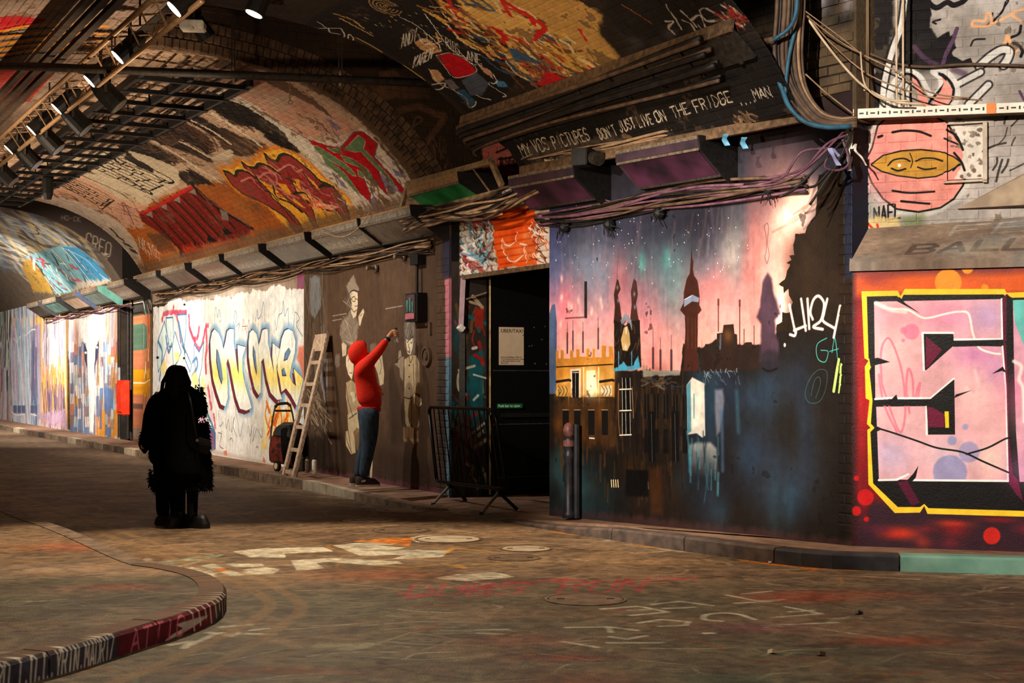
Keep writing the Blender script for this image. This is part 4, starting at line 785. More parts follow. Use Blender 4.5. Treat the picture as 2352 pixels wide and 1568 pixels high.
    c.poly(hal, (224, 128, 34), .9, 16, 6, grow=8); c.poly(hal, (236, 176, 60), .9, 4, 2, grow=-3)
    gn = (44, 48, 32); dr = (150, 56, 52)
    for s in ('160,640 210,650 270,690 300,630 400,650 520,740 600,820 660,920 760,1000 860,1080 960,1220 880,1250 800,1120 640,1010 480,920 380,880 300,830 230,760', '345,545 400,590 480,600 520,560 620,590 720,660 830,740 900,850 980,940 1050,1000 1110,1200 1090,1230 1010,1080 900,1000 760,880 640,760 520,720 400,640', '580,460 640,520 700,530 740,470 830,470 950,560 1080,670 1150,740 1280,800 1340,880 1420,1010 1450,1150 1410,1160 1320,1040 1200,960 1060,860 930,780 760,680 640,600'):
        c.poly(f(V_(s)), gn, 1, 1, grow=4, sm=True); c.poly(f(V_(s)), dr, 1, 1, grow=-1, sm=True)
    c.scrib(f(V_('280,650 760,500 1380,1000 700,900')), [(176, 40, 40), (196, 110, 104), (206, 140, 126), (120, 40, 44)], 80, 40, 5, (1.2, 1), .8, .25)
    for s in ('330,740 430,700 480,760 560,830', '490,720 600,650 690,690 700,770', '700,640 830,570 900,640 960,620', '960,800 1100,930 1250,1000'): c.line(f(V_(s)), (222, 150, 140), 5, .8, 2)
    for s in ('160,640 210,650 270,690 300,630 400,650 520,740', '345,545 400,590 480,600 520,560 620,590 720,660', '580,460 640,520 700,530 740,470 830,470 950,560 1080,670 1150,740 1280,800 1340,880 1420,1010 1450,1150'):
        c.line(f([(x - 6, y - 22) for x, y in V_(s)]), (240, 196, 84), 4, .9, 1); c.line(f(V_(s)), gn, 8)
    for s in ('480,680 560,820 640,860 760,1010 900,1180', '840,720 900,850 870,870 980,860 1050,940 1110,1020', '980,670 1060,770 1140,800 1200,760', '1150,780 1290,800', '660,790 700,900 830,960 960,1060', '1000,940 1150,1020 1300,1060 1400,1160'): c.line(f(V_(s)), gn, 6)
    for s in ('710,760 790,770 850,860 830,890 760,830', '880,720 930,720 940,830 910,790', '1010,690 1080,740 1150,830 1110,810', '860,900 1000,1020 960,1010 880,960', '1060,950 1180,1040 1340,1080 1400,1170 1180,1210 1120,1050'): c.poly(f(V_(s)), (238, 168, 48), 1, 2)
    c.scrib(f(V_('1000,900 1250,1000 1350,1080 1050,1000')), [(226, 90, 50), (240, 180, 150)], 26, 40, 4, (1.6, 1), .8)
    # white field, red and green lettering, lavender drips
    c.poly(f(V_('1010,330 1380,330 1600,180 1760,340 2000,560 2140,720 2210,880 2180,960 1840,1080 1560,1110 1450,880 1290,680 1120,480')), (214, 196, 178), 1, 3, 5)
    c.scrib(f(V_('1100,450 1500,1080 2100,940 1700,400')), [(132, 124, 150), (150, 142, 160), (226, 214, 200)], 40, 46, 7, (.9, 1), .7)
    for s in ('1650,960 1700,890 1840,1060 1800,1090 1720,1080', '1760,650 1830,700 1940,830 1900,880 1800,780', '1880,600 2000,660 2020,710 1920,680', '1990,740 2080,790 2110,850 2050,830', '1290,680 1380,740 1440,830 1380,800', '1880,520 1930,560 1900,580'): c.poly(f(V_(s)), (122, 112, 146), .9, 3, 2)
    rd = (176, 14, 26); gg = (98, 124, 88)
    P = f(V_('1030,320 1080,330 1220,380 1360,400 1500,240 1580,230 1730,350 1700,480 1800,600 1940,740 2040,850 2060,890 1960,840 1880,720 1760,600 1700,520 1760,680 1840,880 1740,780 1650,690 1560,640 1660,870 1660,950 1560,860 1430,720 1300,600 1160,470'))
    c.poly(P, (110, 60, 80), .9, 2, grow=3); c.poly(P, rd, 1, 1, 1)
    for s in ('1075,370 1120,380 1300,490 1450,600 1520,680 1480,680 1350,580 1200,500 1100,420', '1220,400 1350,405 1370,450 1280,440', '1400,410 1540,270 1610,330 1590,400 1740,560 1850,680 1950,820 1880,760 1700,580 1560,430 1500,440', '1160,470 1290,560 1400,660 1560,880 1500,840 1350,680 1200,560', '1360,470 1480,510 1630,610 1750,820 1640,720 1540,640 1610,670 1560,600 1400,540', '1530,620 1580,660 1600,710 1540,690'): c.poly(f(V_(s)), (206, 190, 150), 1, 1, grow=1.6); c.poly(f(V_(s)), gg, 1, 1)
    c.scrib(f(V_('1100,160 1360,180 1400,380 1180,330')), [(120, 96, 110), (140, 112, 120)], 26, 36, 2, (.7, 1), .8); c.poly(f(V_('1200,90 1260,120 1370,190 1340,210 1280,190')), (112, 98, 120), .8, 4, 3)
    # bare brick fringe by the rim
    c.poly([(-.78, 0), (-.3, 0), (-.3, 4.0), (-.7, 4.0), (-.58, 2.5)], (74, 54, 38), .9, soft=30, rag=26, raw=True)
    c.poly(h(V_('-30,100 160,160 420,250 640,360 900,520 1060,680 800,520 500,380 200,240 -30,210')), (92, 70, 52), .9, 3, 9)
    c.poly([(-14.6, -.1), (-.3, -.1), (-.3, .22), (-14.6, .28)], (110, 84, 62), .8, soft=20, rag=16, raw=True)
    # far half of the vault seen at the upper left
    c.poly(V_('0,38 30,33 70,38 108,44 60,58 0,76'), (176, 16, 26), 1, 1, 1); c.line(V_('0,70 40,58 100,47'), K, 4); c.line(V_('0,62 80,48'), (230, 200, 190), 2)
    for y in (60, 78, 92, 105, 116): c.line([(-10 + (y % 7) * 4, y + 10), (90, y - 4), (240, y)], (206, 132, 36), 26, 1, 3, rag=4); c.line([(-10, y + 18), (90, y + 4), (240, y + 8)], (40, 30, 24), 13, .9, 2, rag=3)
    c.poly(V_('-40,152 130,158 70,230 -40,262'), (150, 40, 32), .9, 4, 4); c.line(V_('-20,190 58,192 55,225'), (96, 86, 92), 12, sm=False)
    c.worn((96, 70, 52), .55, .75, .1, False); c.grain(.05, .03, .08)
    return c

def paint_vault_near():
    c = Canvas(1150, 1250, (1.4, 7.2, 0, ARC), VT, (44, 36, 30), 61)
    i = Z(550, 0, .3401); j = Z(1250, 0, .2976); q = Z(1050, 150, .3827)
    yl = (206, 158, 74); rd = (186, 34, 30); bl = (52, 76, 100)
    c.poly(i(V_('300,250 780,-60 1400,-60 1500,200 1900,500 1700,760 1540,760 1130,450 800,260')), (30, 25, 23), 1, 6, 4)
    c.poly(i(V_('1400,-80 2100,-80 2500,120 2700,420 2500,600 2250,560 1900,380 1600,160')), (176, 134, 72), 1, 8, 8)
    c.scrib(i(V_('1250,60 1750,-40 2500,480 1900,560')), [yl, yl, rd, bl, (214, 190, 140), (150, 100, 50), (96, 60, 34)], 260, 70, 8, (1.6, 1), .85, .2)
    for s, w in (('1400,40 1550,90 1750,200 1790,290', 10), ('1780,0 1880,60 1960,110 1990,160', 14), ('2020,140 2060,190 1980,260', 14), ('1750,220 1850,250 1900,270', 8), ('2300,200 2340,260', 8)): c.line(i(V_(s)), rd, w, .95, 2, rag=3)
    c.poly(i(V_('1460,30 1780,90 2000,180 1980,260 1850,230 1620,150')), (202, 160, 86), .9, 6, 6); c.poly(i(V_('1820,310 1960,380 2050,420 2000,430 1860,410')), (48, 84, 116), 1, 4, 5)
    c.scrib(i(V_('1850,400 2150,450 2280,560 2050,640')), [(150, 90, 50), (170, 120, 70), rd, (96, 86, 80), (50, 40, 34)], 80, 44, 6, (1.2, 1), .85); c.poly(i(V_('2010,560 2060,460 2150,500 2260,540 2100,620')), (190, 26, 32), .9, 6, 9)
    # child-like painted figures and names
    wt = (222, 212, 196)
    c.poly(i(V_('1330,370 1430,355 1530,400 1600,470 1590,510 1460,520 1390,450')), (176, 16, 28), 1, 2); c.line(i(V_('1330,370 1430,355 1530,400 1605,475 1460,520 1390,450 1330,370')), wt, 2.4)
    c.poly(i(V_('1180,280 1260,250 1330,300 1365,350 1300,360 1220,330')), (190, 142, 92), 1, 2); c.line(i(V_('1230,290 1290,340 1330,330')), (90, 60, 40), 2); c.scrib(i(V_('1170,240 1290,230 1370,330 1300,300')), [wt], 12, 30, 2.2, (1.4, 1)); c.poly(i(V_('1280,465 1340,470 1390,530 1340,560 1300,520')), (190, 146, 100), 1, 2)
    c.poly(i(V_('1500,540 1600,480 1690,560 1640,640 1560,640')), (74, 80, 92), .95, 4); c.poly(i(V_('1380,540 1430,530 1490,590 1440,610')), (96, 92, 92), 1, 2); c.poly(i(V_('1450,610 1520,600 1600,690 1560,720')), (40, 76, 104), 1, 2); c.poly(i(V_('1720,540 1790,545 1815,585 1750,585')), (60, 110, 150), 1, 2); c.poly(i(V_('1610,430 1690,470 1720,530 1650,480')), (200, 150, 120), .9, 2)
    for s in ('1280,460 1350,560 1420,590', '1300,570 1390,560 1360,600 1300,600', '1440,600 1530,660 1550,720 1590,710 1600,680', '1600,640 1650,660 1700,670', '1680,560 1740,600 1800,640 1780,650', '1690,470 1740,540 1720,560 1690,550', '1100,120 1200,170 1350,300', '1250,90 1420,320 1560,400', '1480,340 1560,420 1640,440'): c.line(i(V_(s)), wt, 2.6)
    c.text('ANDY', i([(1095, 320)])[0], (9, -4), (2, -30), wt, 2); c.text('KAREN', i([(1170, 460)])[0], (9, -5), (6, -26), wt, 2.4); c.text('ANE', i([(1540, 400)])[0], (12, 4), (-3, -22), wt, 2.4); c.text('RIBS', i([(1400, 310)])[0], (8, 5), (-3, -22), wt, 1.8)
    for rr in (110, 85, 60, 36, 14): c.line(i([(985 + rr * math.cos(t * .7), 40 + rr * .42 * math.sin(t * .7) + rr * .3 * math.cos(t * .7)) for t in range(9)]), (176, 138, 88), 3, .9)
    for k in range(46): x, y = c.r.uniform(800, 1500), c.r.uniform(40, 330); p = i([(x, y), (x + 14, y + 8)]); c.line(p, wt if k % 3 else yl, 2.2, .9)
    for s in ('640,90 760,130 840,190', '680,120 900,240', '780,250 960,350', '1110,440 1250,540', '1150,480 1230,520', '1310,240 1370,260', '1330,220 1350,280'): c.line(i(V_(s)), (204, 164, 92), 5, .9, 2)
    c.line(i(V_('520,190 700,300 900,390')), (74, 84, 100), 16, .4, 10)
    for s in ('525,145 600,190', '540,190 690,190', '545,210 680,230', '580,230 640,260', '600,190 620,250', '690,190 710,240 690,270 740,300 770,260 740,230 730,280'): c.line(i(V_(s)), wt, 3)
    # dark right part with pale dripping letters
    c.poly(j(V_('500,-80 1500,-80 1760,-40 1700,200 1250,330 620,500 420,260')), (32, 27, 24), .95, 14, 8); c.wash(j(V_('620,300 1200,180 1250,320 640,480')), [(70, 64, 62), (54, 48, 46)], 18, 20, 12, .6)
    for s in ('940,30 970,80 1020,150 1060,220', '940,160 1000,165 960,210 1010,260', '1060,80 1110,130 1180,200', '1070,150 1130,180 1170,240', '1130,150 1200,110 1230,170 1260,260', '1200,70 1240,55 1330,100 1420,180', '1200,80 1250,150 1340,150', '1370,30 1440,80 1460,110', '1430,40 1520,110', '1500,10 1580,60', '1190,190 1240,250'): c.line(j(V_(s)), (196, 180, 164), 5, .9, 1, rag=1.5)
    c.scrib(j(V_('1350,100 1600,40 1650,160 1350,240')), [(120, 60, 36), (180, 140, 110), (90, 60, 40), (150, 30, 30)], 40, 30, 5, (1.4, 1), .8); c.poly(j(V_('1360,210 1420,190 1450,220 1380,250')), (180, 20, 30), .9, 3, 3); c.line(j(V_('600,30 700,90 830,175')), (150, 84, 34), 4, .9)
    # springing band with the hand written line
    c.poly([(1.3, -.1), (7.3, -.1), (7.3, .66), (1.3, .60)], (24, 20, 18), .95, soft=30, rag=10, raw=True)
    c.poly(q(V_('370,480 900,400 1050,460 1000,560 480,640')), (90, 78, 66), .8, 12, 14, streak=.7); c.scrib(q(V_('400,540 1180,440 1180,500 480,640')), [(170, 150, 124), (120, 104, 86), (40, 34, 30)], 60, 24, 4, (3, -.6), .7)
    tx = (226, 206, 180)
    for s, x, y, ax, h in (('MY', 396, 545, 33, 70), ('VOS', 474, 522, 31, 72), ('PICTURES', 592, 498, 27, 70), ("DON'T", 865, 440, 21, 60), ('JUST', 985, 395, 25, 58), ('LIVE', 1100, 365, 22, 60), ('ON', 1205, 335, 32, 60), ('THE', 1305, 310, 36, 64), ('FRIDGE', 1440, 275, 38, 66), ('....', 1700, 235, 26, 40), ('MAN', 1795, 205, 36, 62)):
        c.text(s, q([(x, y)])[0], (ax * .3827, -ax * .3827 * .27), (-h * .3827 * .45, -h * .3827), tx, 3.0, .95, dry=.25)
    c.poly(q(V_('525,560 580,560 590,590 545,600')), (214, 190, 160), 1, 1, 2); c.poly(q(V_('1000,400 1080,440 1060,460 990,420')), (130, 96, 66), .8, 3, 3); c.scrib(q(V_('1680,300 1800,290 1800,350 1690,360')), [(140, 104, 70), (60, 44, 34)], 20, 22, 5, (1, 1), .8)
    c.worn((70, 54, 42), .6, .6, .12, False); c.grain(.06, .03, .08)
    return c

def paint_vault_far():
    c = Canvas(900, 560, (-36, -16.3, 0, ARC), VT, (104, 90, 76), 71)
    g = Z(0, 400, .2551)
    c.scrib(g(V_('-700,300 300,350 800,650 300,1000')), [(150, 160, 168), (196, 170, 120), (60, 50, 42), (210, 196, 170), (90, 110, 130)], 260, 90, 16, (1.4, 1), .55, .2, soft=6)
    c.poly(g(V_('220,740 540,640 700,660 1000,960 830,1000 640,1060 490,1080')), (120, 164, 170), 1, 3, 3); c.poly(g(V_('550,650 700,660 860,790 1000,960 820,990 700,850')), (60, 128, 164), 1, 3, 3)
    c.poly(g(V_('220,760 300,780 480,1070 300,1060 200,860')), (176, 136, 60), 1, 6, 5)
    for s in ('250,740 350,850 460,1000 540,1080', '330,720 480,890 640,1050', '470,680 640,890 720,1010', '560,660 700,820 830,990', '620,680 760,840 900,960'): c.line(g(V_(s)), (240, 220, 180), 5); c.line(g([(x + 14, y + 10) for x, y in V_(s)]), (40, 36, 36), 2.5)
    c.scrib(g(V_('260,760 560,690 800,980 500,1060')), [(190, 60, 70), (230, 226, 210), (90, 140, 150), (60, 56, 56)], 60, 24, 5, (1, 1.1), .85)
    c.line(g(V_('560,660 760,760 900,900 1000,970')), (232, 226, 206), 2.4); c.poly(g(V_('700,960 1000,940 1000,1000 640,1060')), (240, 206, 176), .7, 6, 6)
    c.line(g(V_('110,440 200,460 330,510 340,540 240,520 120,460')), (50, 44, 40), 3)
    c.worn((60, 48, 38), .5, .7, .12); c.grain()
    return c

def paint_dark_end(seed=81):
    c = Canvas(900, 620, (-8, 4, 0, 7), GW, (54, 40, 30), seed)
    br = (112, 74, 54)
    c.poly(V_('1105,320 1260,300 1290,470 1105,460'), (206, 112, 104), 1, 3, 3)
    for s in ('1140,350 1165,340 1190,330', '1145,365 1170,362 1195,350', '1150,380 1150,362'): c.line(V_(s), K, 4)
    c.text('1992', (1150, 382), (11, -1), (0, -18), K, 2.4)
    c.poly(V_('820,222 822,200 900,195 985,205 985,225 830,228'), br, .7, 8, 4); c.line(V_('915,255 960,245 1000,262 1020,268 1000,300 985,320'), br, 15, .6, 5); c.poly(V_('870,165 905,158 920,175 870,178'), br, .7, 4)
    c.scrib([(955, 320), (1040, 320), (1030, 400), (960, 390)], [(112, 76, 56)], 18, 26, 3.4, (.3, 1), .8); c.line(V_('945,300 955,270 970,275 950,290'), (130, 96, 74), 3, .7)
    c.wash([(600, 60), (1000, 60), (1000, 450), (700, 450)], [(44, 32, 25), (66, 48, 36)], 24, 50, 30, .4)
    c.grain(.08, .03, .08)
    return c

def paint_reveal():
    c = Canvas(640, 860, (-.1, 2.4, 0, 3.4), GD, (16, 14, 13), 85)
    # leaf of the passage wall: colourful panel next to the black door
    c.poly(V_('1036,600 1119,600 1119,1145 1036,1150'), (54, 46, 40), 1, 2); c.scrib([(1042, 680), (1117, 680), (1117, 1130), (1042, 1130)], [(34, 110, 116), (190, 36, 28), (206, 180, 140), (120, 90, 50), (30, 60, 64), (60, 50, 44)], 60, 50, 7, (.3, 1), .8, .5); c.wash([(1040, 700), (1117, 700), (1117, 1130), (1040, 1130)], [(30, 90, 96), (30, 76, 80), (160, 30, 26), (90, 70, 44), (40, 34, 30), (70, 60, 50)], 20, 14, 22, .6)
    c.poly(V_('1075,820 1110,800 1112,940 1080,1010'), (26, 92, 98), .9, 6, 4); c.poly(V_('1090,700 1110,710 1112,760 1088,750'), (170, 40, 26), .9, 6, 4)
    wt = (214, 196, 166)
    for s, w, col in (('1062,842 1052,865 1054,895 1070,905 1058,915', 6, wt), ('1054,850 1090,840', 6, wt), ('1090,815 1105,825 1108,835', 8, (190, 26, 24)), ('1086,800 1094,798', 7, WH), ('1088,860 1116,868', 4, WH), ('1078,960 1095,950', 7, (190, 30, 26)), ('1084,995 1112,972', 6, WH), ('1088,918 1098,908', 6, WH), ('1050,935 1060,940', 7, (180, 164, 140)), ('1070,1065 1085,1072 1082,1090', 7, (150, 120, 96)), ('1055,960 1062,1040', 10, (120, 96, 84)), ('1048,700 1056,740', 8, (96, 70, 40))): c.line(V_(s), col, w, .9, 2)
    c.scrib([(1042, 960), (1117, 950), (1117, 1130), (1042, 1130)], [(96, 78, 66), (30, 60, 64), (40, 30, 28)], 26, 40, 5, (.1, 1), .6)
    c.grain(.08, .03, .08)
    return c

def paint_shutter():
    c = Canvas(560, 260, (-.1, 2.65, 2.5, 3.7), SHP, (206, 190, 172), 91)
    z = Z(900, 350, .287)
    c.scrib(z(V_('470,560 830,520 850,960 470,980')), [(110, 160, 180), (226, 214, 196), (70, 60, 54), (176, 150, 130), (160, 60, 60), (230, 226, 220)], 120, 60, 7, (.4, 1), .85, .6)
    c.poly(z(V_('820,480 1160,420 1170,900 870,930 830,760')), (226, 84, 24), 1, 4, 3); c.wash(z(V_('840,560 1150,520 1150,880 880,920')), [(240, 110, 40), (190, 50, 20), (236, 150, 90)], 16, 12, 14, .6)
    for s in ('900,690 910,730 960,745 1000,700 1010,640', '890,700 900,780 960,870 1020,860 1070,800 1060,730', '1080,780 1090,880', '1130,560 1110,640', '1040,730 1090,740', '1150,860 1140,800 1200,880'): c.line(z(V_(s)), (250, 226, 206), 3.4, .95)
    c.poly(z(V_('1150,540 1260,520 1260,900 1180,910')), (226, 206, 186), .9, 3); c.scrib(z(V_('1160,560 1240,550 1240,880 1170,890')), [(226, 96, 40), (120, 60, 40), (250, 240, 226)], 24, 40, 4, (.3, 1), .9, .6)
    c.grain(.05, .03, .05)
    return c
def paint_ground():
    c = Canvas(1900, 2100, (-9.5, 6.0, 5.2, 24.0), GR, (118, 98, 76), 101)
    c.c *= (1 + .12 * c.n1)[..., None]
    r = c.r
    k = Z(1100, 1100, .5323); l = Z(0, 1100, .5102)
    def smear(quad, cols, n, ln, w, a=.45):
        q = [np.array(GR.hit(*p)) for p in quad]
        for i in range(n):
            u, v = r.random(), r.random(); p = (q[0] * (1 - u) + q[1] * u) * (1 - v) + (q[3] * (1 - u) + q[2] * u) * v
            an = r.gauss(.2, .5); L_ = ln * r.uniform(.4, 1.5); d = (math.cos(an) * L_, math.sin(an) * L_)
            c.line([(p[0] - d[0], p[1] - d[1]), (p[0] + r.uniform(-.1, .1), p[1] + r.uniform(-.1, .1)), (p[0] + d[0], p[1] + d[1])], r.choice(cols), w * r.uniform(.4, 1.6), a, w * .6, raw=True, dry=1.1)
    def blobs(quad, cols, n, rx, ry, a):
        q = [np.array(GR.hit(*p)) for p in quad]
        for i in range(n):
            u, v = r.random(), r.random(); p = (q[0] * (1 - u) + q[1] * u) * (1 - v) + (q[3] * (1 - u) + q[2] * u) * v
            c.blob(p[0], p[1], rx * r.uniform(.4, 1.5), ry * r.uniform(.4, 1.5), r.choice(cols), a, raw=True)
    blobs([(-200, 1340), (2500, 1340), (2500, 1566), (-200, 1566)], [(92, 88, 70), (104, 92, 70), (84, 78, 62), (96, 100, 80)], 70, .5, .35, .5)
    blobs([(-100, 1200), (1900, 1200), (1900, 1330), (-100, 1330)], [(140, 112, 84), (104, 84, 62), (150, 124, 96)], 50, .6, .5, .4)
    blobs([(300, 1090), (1000, 1110), (1100, 1230), (200, 1230)], [(84, 66, 50), (120, 96, 72)], 40, .5, .5, .4)
    # smeared chalk and old paint
    smear([(-200, 1360), (2500, 1360), (2500, 1566), (-200, 1566)], [(150, 150, 120), (126, 134, 108), (120, 90, 60), (140, 76, 52), (96, 104, 92), (150, 110, 60), (190, 186, 160), (70, 58, 44)], 420, .2, .022, .75)
    smear([(-100, 1180), (2400, 1240), (2400, 1360), (-100, 1360)], [(170, 140, 108), (206, 176, 140), (190, 130, 60), (90, 70, 52), (214, 190, 156)], 340, .26, .03, .7)
    smear([(-300, 1040), (900, 1110), (1100, 1200), (-300, 1180)], [(170, 140, 106), (150, 120, 90), (90, 70, 52), (190, 160, 120), (206, 176, 136)], 340, .36, .035, .7)
    pale = (206, 200, 176)
    for s in ('660,350 700,370 1020,335 990,350 760,385 860,390 700,390 640,365', ):
        c.poly(l(V_(s)), (150, 160, 136), .8, .4, .35)
    for s in ('800,405 960,380 1180,380 1190,392 1020,400 960,405 1060,412 1200,395 1260,405 1230,425 900,443 830,430', '1310,365 1500,355 1790,370 1820,380 1700,388 1480,372 1420,378 1460,400 1330,412', '1050,325 1200,310 1460,306 1500,325 1280,335 1290,355 1130,352', '1500,298 1640,284 1760,282 1800,292 1700,300 1830,306 1780,320 1700,318 1600,320 1860,318 2030,322 1990,350 1760,360 1830,340 1620,345', '1840,265 1900,252 2060,255 2140,268 1990,284 1880,285', '1950,445 2080,425 2230,418 2320,440 2100,460'):
        c.poly(l(V_(s)), pale, .92, .4, .35)
    for s in ('955,402 1010,400 1030,412 980,420', '1590,280 1750,264 1860,264 1840,300 1740,290', '2060,252 2140,262 2130,282 2050,276'): c.poly(l(V_(s)), (214, 124, 50), .9, .4, .4)
    for s in ('860,390 940,386', '560,462 760,455', '980,296 1120,290'): c.line(l(V_(s)), (214, 110, 50), .05, .7, .03, raw=False)
    W_ = lambda s, col, w, a=.8, zz=k, dry=.7: c.line([GR.hit(*p) for p in zz(V_(s))], col, w, a, w * .4, raw=True, dry=dry, sm=False)
    for s in ('2010,330 2040,310 2200,325', '1700,388 1830,395', '1860,395 1960,385', '2000,380 2090,400 2060,385', '2140,382 2280,380'): W_(s, (226, 160, 60), .06, .7, l)
    for s in ('1800,510 1900,520 1830,530 2000,520', '2050,485 2120,505 2200,490', '2210,480 2350,490', '2300,470 2400,475'): W_(s, (190, 60, 70), .05, .85, l)
    c.text('DUBS RUN', (930, 1372), (70, -2), (22, -30), (188, 62, 70), 1.5, .7, .6, dry=.5)
    for i, s in enumerate(('0,470 40,455 110,465', '110,440 200,450 330,430 420,440', '320,445 380,430 420,435', '420,455 520,440 640,450', '640,430 700,440 930,430', '0,500 50,495', '770,425 930,428')): W_(s, (190, 56, 64), .05, .75)
    cw = (196, 196, 172)
    for s in ('530,560 690,548 815,573 655,588', '650,566 740,562', '750,540 870,527 1005,545', '800,558 925,553', '1070,500 1200,525 1320,518', '1110,535 1290,525', '1140,495 1265,482', '1325,550 1475,580 1265,597', '1340,572 1440,566', '690,620 790,605 905,615 890,630 785,635', '380,640 560,637 680,652', '560,640 570,660', '570,680 640,690 720,675', '560,706 790,705', '1230,632 1540,618', '360,700 510,725', '1240,640 1300,635', '0,650 120,648', '0,665 100,668'): W_(s, cw, .04, .95, k, .35)
    c.line([GR.hit(*p) for p in k(V_('1045,612 975,605 980,585 1060,577 1130,585 1190,605'))], cw, .042, .95, .012, raw=True); c.line([GR.hit(*p) for p in k(V_('980,665 1010,664'))], (220, 220, 200), .05, .9, .01, raw=True)
    for s, w in (('770,745 860,730 830,760', .05), ('860,745 960,700 1010,690', .05), ('940,690 1040,705 1060,690', .06), ('1000,665 1120,655', .06), ('1080,695 1230,697', .05), ('1130,680 1210,672', .04)): W_(s, (214, 208, 186), w, .9, l)
    for s, w, col in (('1240,720 1400,770 1200,800 1180,830 1400,850', .1, (140, 120, 92)), ('1450,750 1660,745 1560,765', .1, (170, 176, 140)), ('1640,760 1850,690 2060,720 1900,770', .03, (160, 150, 120)), ('2000,680 2260,680', .05, (140, 160, 140)), ('1860,700 2200,690', .03, (150, 150, 130))): W_(s, col, w, .7, l)
    for x, y, rx, ry, col in ((1830, 1372, .3, .2, (170, 56, 36)), (1960, 1365, .5, .25, (150, 62, 40)), (2050, 1472, .35, .14, (176, 66, 36)), (1290, 1510, .25, .1, (150, 56, 44)), (1180, 1470, .3, .2, (124, 66, 50)), (1380, 1566, .4, .2, (130, 60, 44)), (880, 1320, .5, .3, (170, 90, 56)), (1640, 1560, .5, .2, (72, 96, 76)), (1740, 1440, .3, .15, (124, 70, 80)), (1330, 1286, .5, .3, (190, 160, 120)), (1500, 1290, .5, .2, (190, 150, 104)), (200, 1290, .5, .3, (176, 84, 54)), (280, 1390, .3, .15, (150, 70, 46)), (90, 1345, .5, .3, (190, 160, 130)), (320, 1350, .6, .3, (190, 156, 124)), (600, 1540, .5, .1, (140, 70, 40))):
        p = GR.hit(x, y); c.blob(p[0], p[1], rx, ry, col, .6, raw=True)
    # paint fallen along the kerb, spray haze on the ground by the corner
    for s, col, w in (('330,225 400,238', (240, 140, 30), .09), ('630,268 770,295', (236, 150, 40), .09), ('1150,350 1280,368 1480,388', (240, 130, 30), .12), ('560,265 590,262', (230, 226, 216), .1), ('780,300 1000,325', (206, 180, 140), .06), ('1400,390 1620,395', (190, 100, 40), .05), ('2100,412 2352,414', (220, 200, 196), .04)): W_(s, col, w, .9, k, 1.0)
    for x, y, rx, ry, col, a in ((1210, 1185, .45, .5, (110, 140, 140), .7), (1010, 1150, .5, .5, (140, 170, 170), .6), (960, 1145, .5, .6, (150, 120, 130), .5)): p = GR.hit(x, y); c.blob(p[0], p[1], rx, ry, col, a, raw=True)
    # double lines beside the left pavement and round its corner
    for s in ('-140,1075 0,1138 148,1192 300,1248 420,1290 520,1325 570,1350 622,1388 570,1430 490,1470 360,1530 200,1590', '-140,1062 0,1122 160,1178 330,1238 470,1283 580,1322 645,1355 692,1392 650,1435 560,1490 420,1566'):
        c.line([GR.hit(*p) for p in V_(s)], (150, 118, 78), .085, .75, .02, raw=True, dry=.9)
    c.worn((168, 140, 108), .5, .25, .3, False); c.worn((74, 60, 46), .62, .4, .25, False); c.grain(.13, .0, .2)
    return c

# ================================================================== the setting
def face_wall(name, P, a0, a1, b0, b1, m, cv, th=.3, nx=1, kind='structure'):
    mb = MB(); v = []; uv = []
    for o in (0, -th):
        for b in (b0, b1):
            for a in (a0, a1): v.append(P.pos(a, b, o)); uv.append(cv.uv(a, b) if cv else (a, b))
    mb.add(v, [(0, 1, 3, 2), (4, 6, 7, 5), (0, 4, 5, 1), (2, 3, 7, 6), (0, 2, 6, 4), (1, 5, 7, 3)], uv)
    return mb.build(name, m, kind=kind)
def in_view(p):
    if p[1] < 1: return False
    x = CX + F * p[0] / p[1]; y = HY - F * (p[2] - HC) / p[1]
    return -20 < x < 2372 and -20 < y < 1588
def bricks(parent, surf, cv, m, a0, a1, b0, b1, la=.225, lb=.068, jt=.012, proud=.012, lim=260, rev=False, skip=None, seed=1, bev=.006):
    r = random.Random(seed); cells = []
    nb = int((b1 - b0) / (lb + jt)); na = int((a1 - a0) / (la + jt)) + 1
    for j in range(nb):
        y0 = b0 + j * (lb + jt)
        for i in range(na + 1):
            x0 = a0 + (i - .5 * (j % 2)) * (la + jt); x1 = min(x0 + la, a1); x0 = max(x0, a0)
            if x1 - x0 < .03: continue
            ca, cb = (x0 + x1) / 2, y0 + lb / 2
            if skip and skip(ca, cb): continue
            p = surf.pos(ca, cb, proud)
            cells.append((math.dist(p, (0, 0, HC)) + (1000 if not in_view(p) else 0), x0, x1, y0, y0 + lb))
    cells.sort(); rest = MB()
    for n, (d, x0, x1, y0, y1) in enumerate(cells):
        pr = proud * r.uniform(.45, 1.25); e = bev; v = []; uv = []
        for o, q in ((-.006, 0), (pr - .004, 0), (pr, e)):
            for a, b in ((x0 + q, y0 + q), (x1 - q, y0 + q), (x1 - q, y1 - q), (x0 + q, y1 - q)):
                v.append(surf.pos(a, b, o)); uv.append(cv.uv(a, b) if cv else (a, b))
        f = [(8, 9, 10, 11)] + [(k + i, k + (i + 1) % 4, k + 4 + (i + 1) % 4, k + 4 + i) for k in (0, 4) for i in range(4)]
        if n < lim and d < 900: MB().add(v, f, uv).build('brick', m, parent)
        else: rest.add(v, f, uv)
    if rest.v: rest.build('brickwork', m, parent, kind='stuff')

SHP = Plane(O2 - .15 * N2, T2)
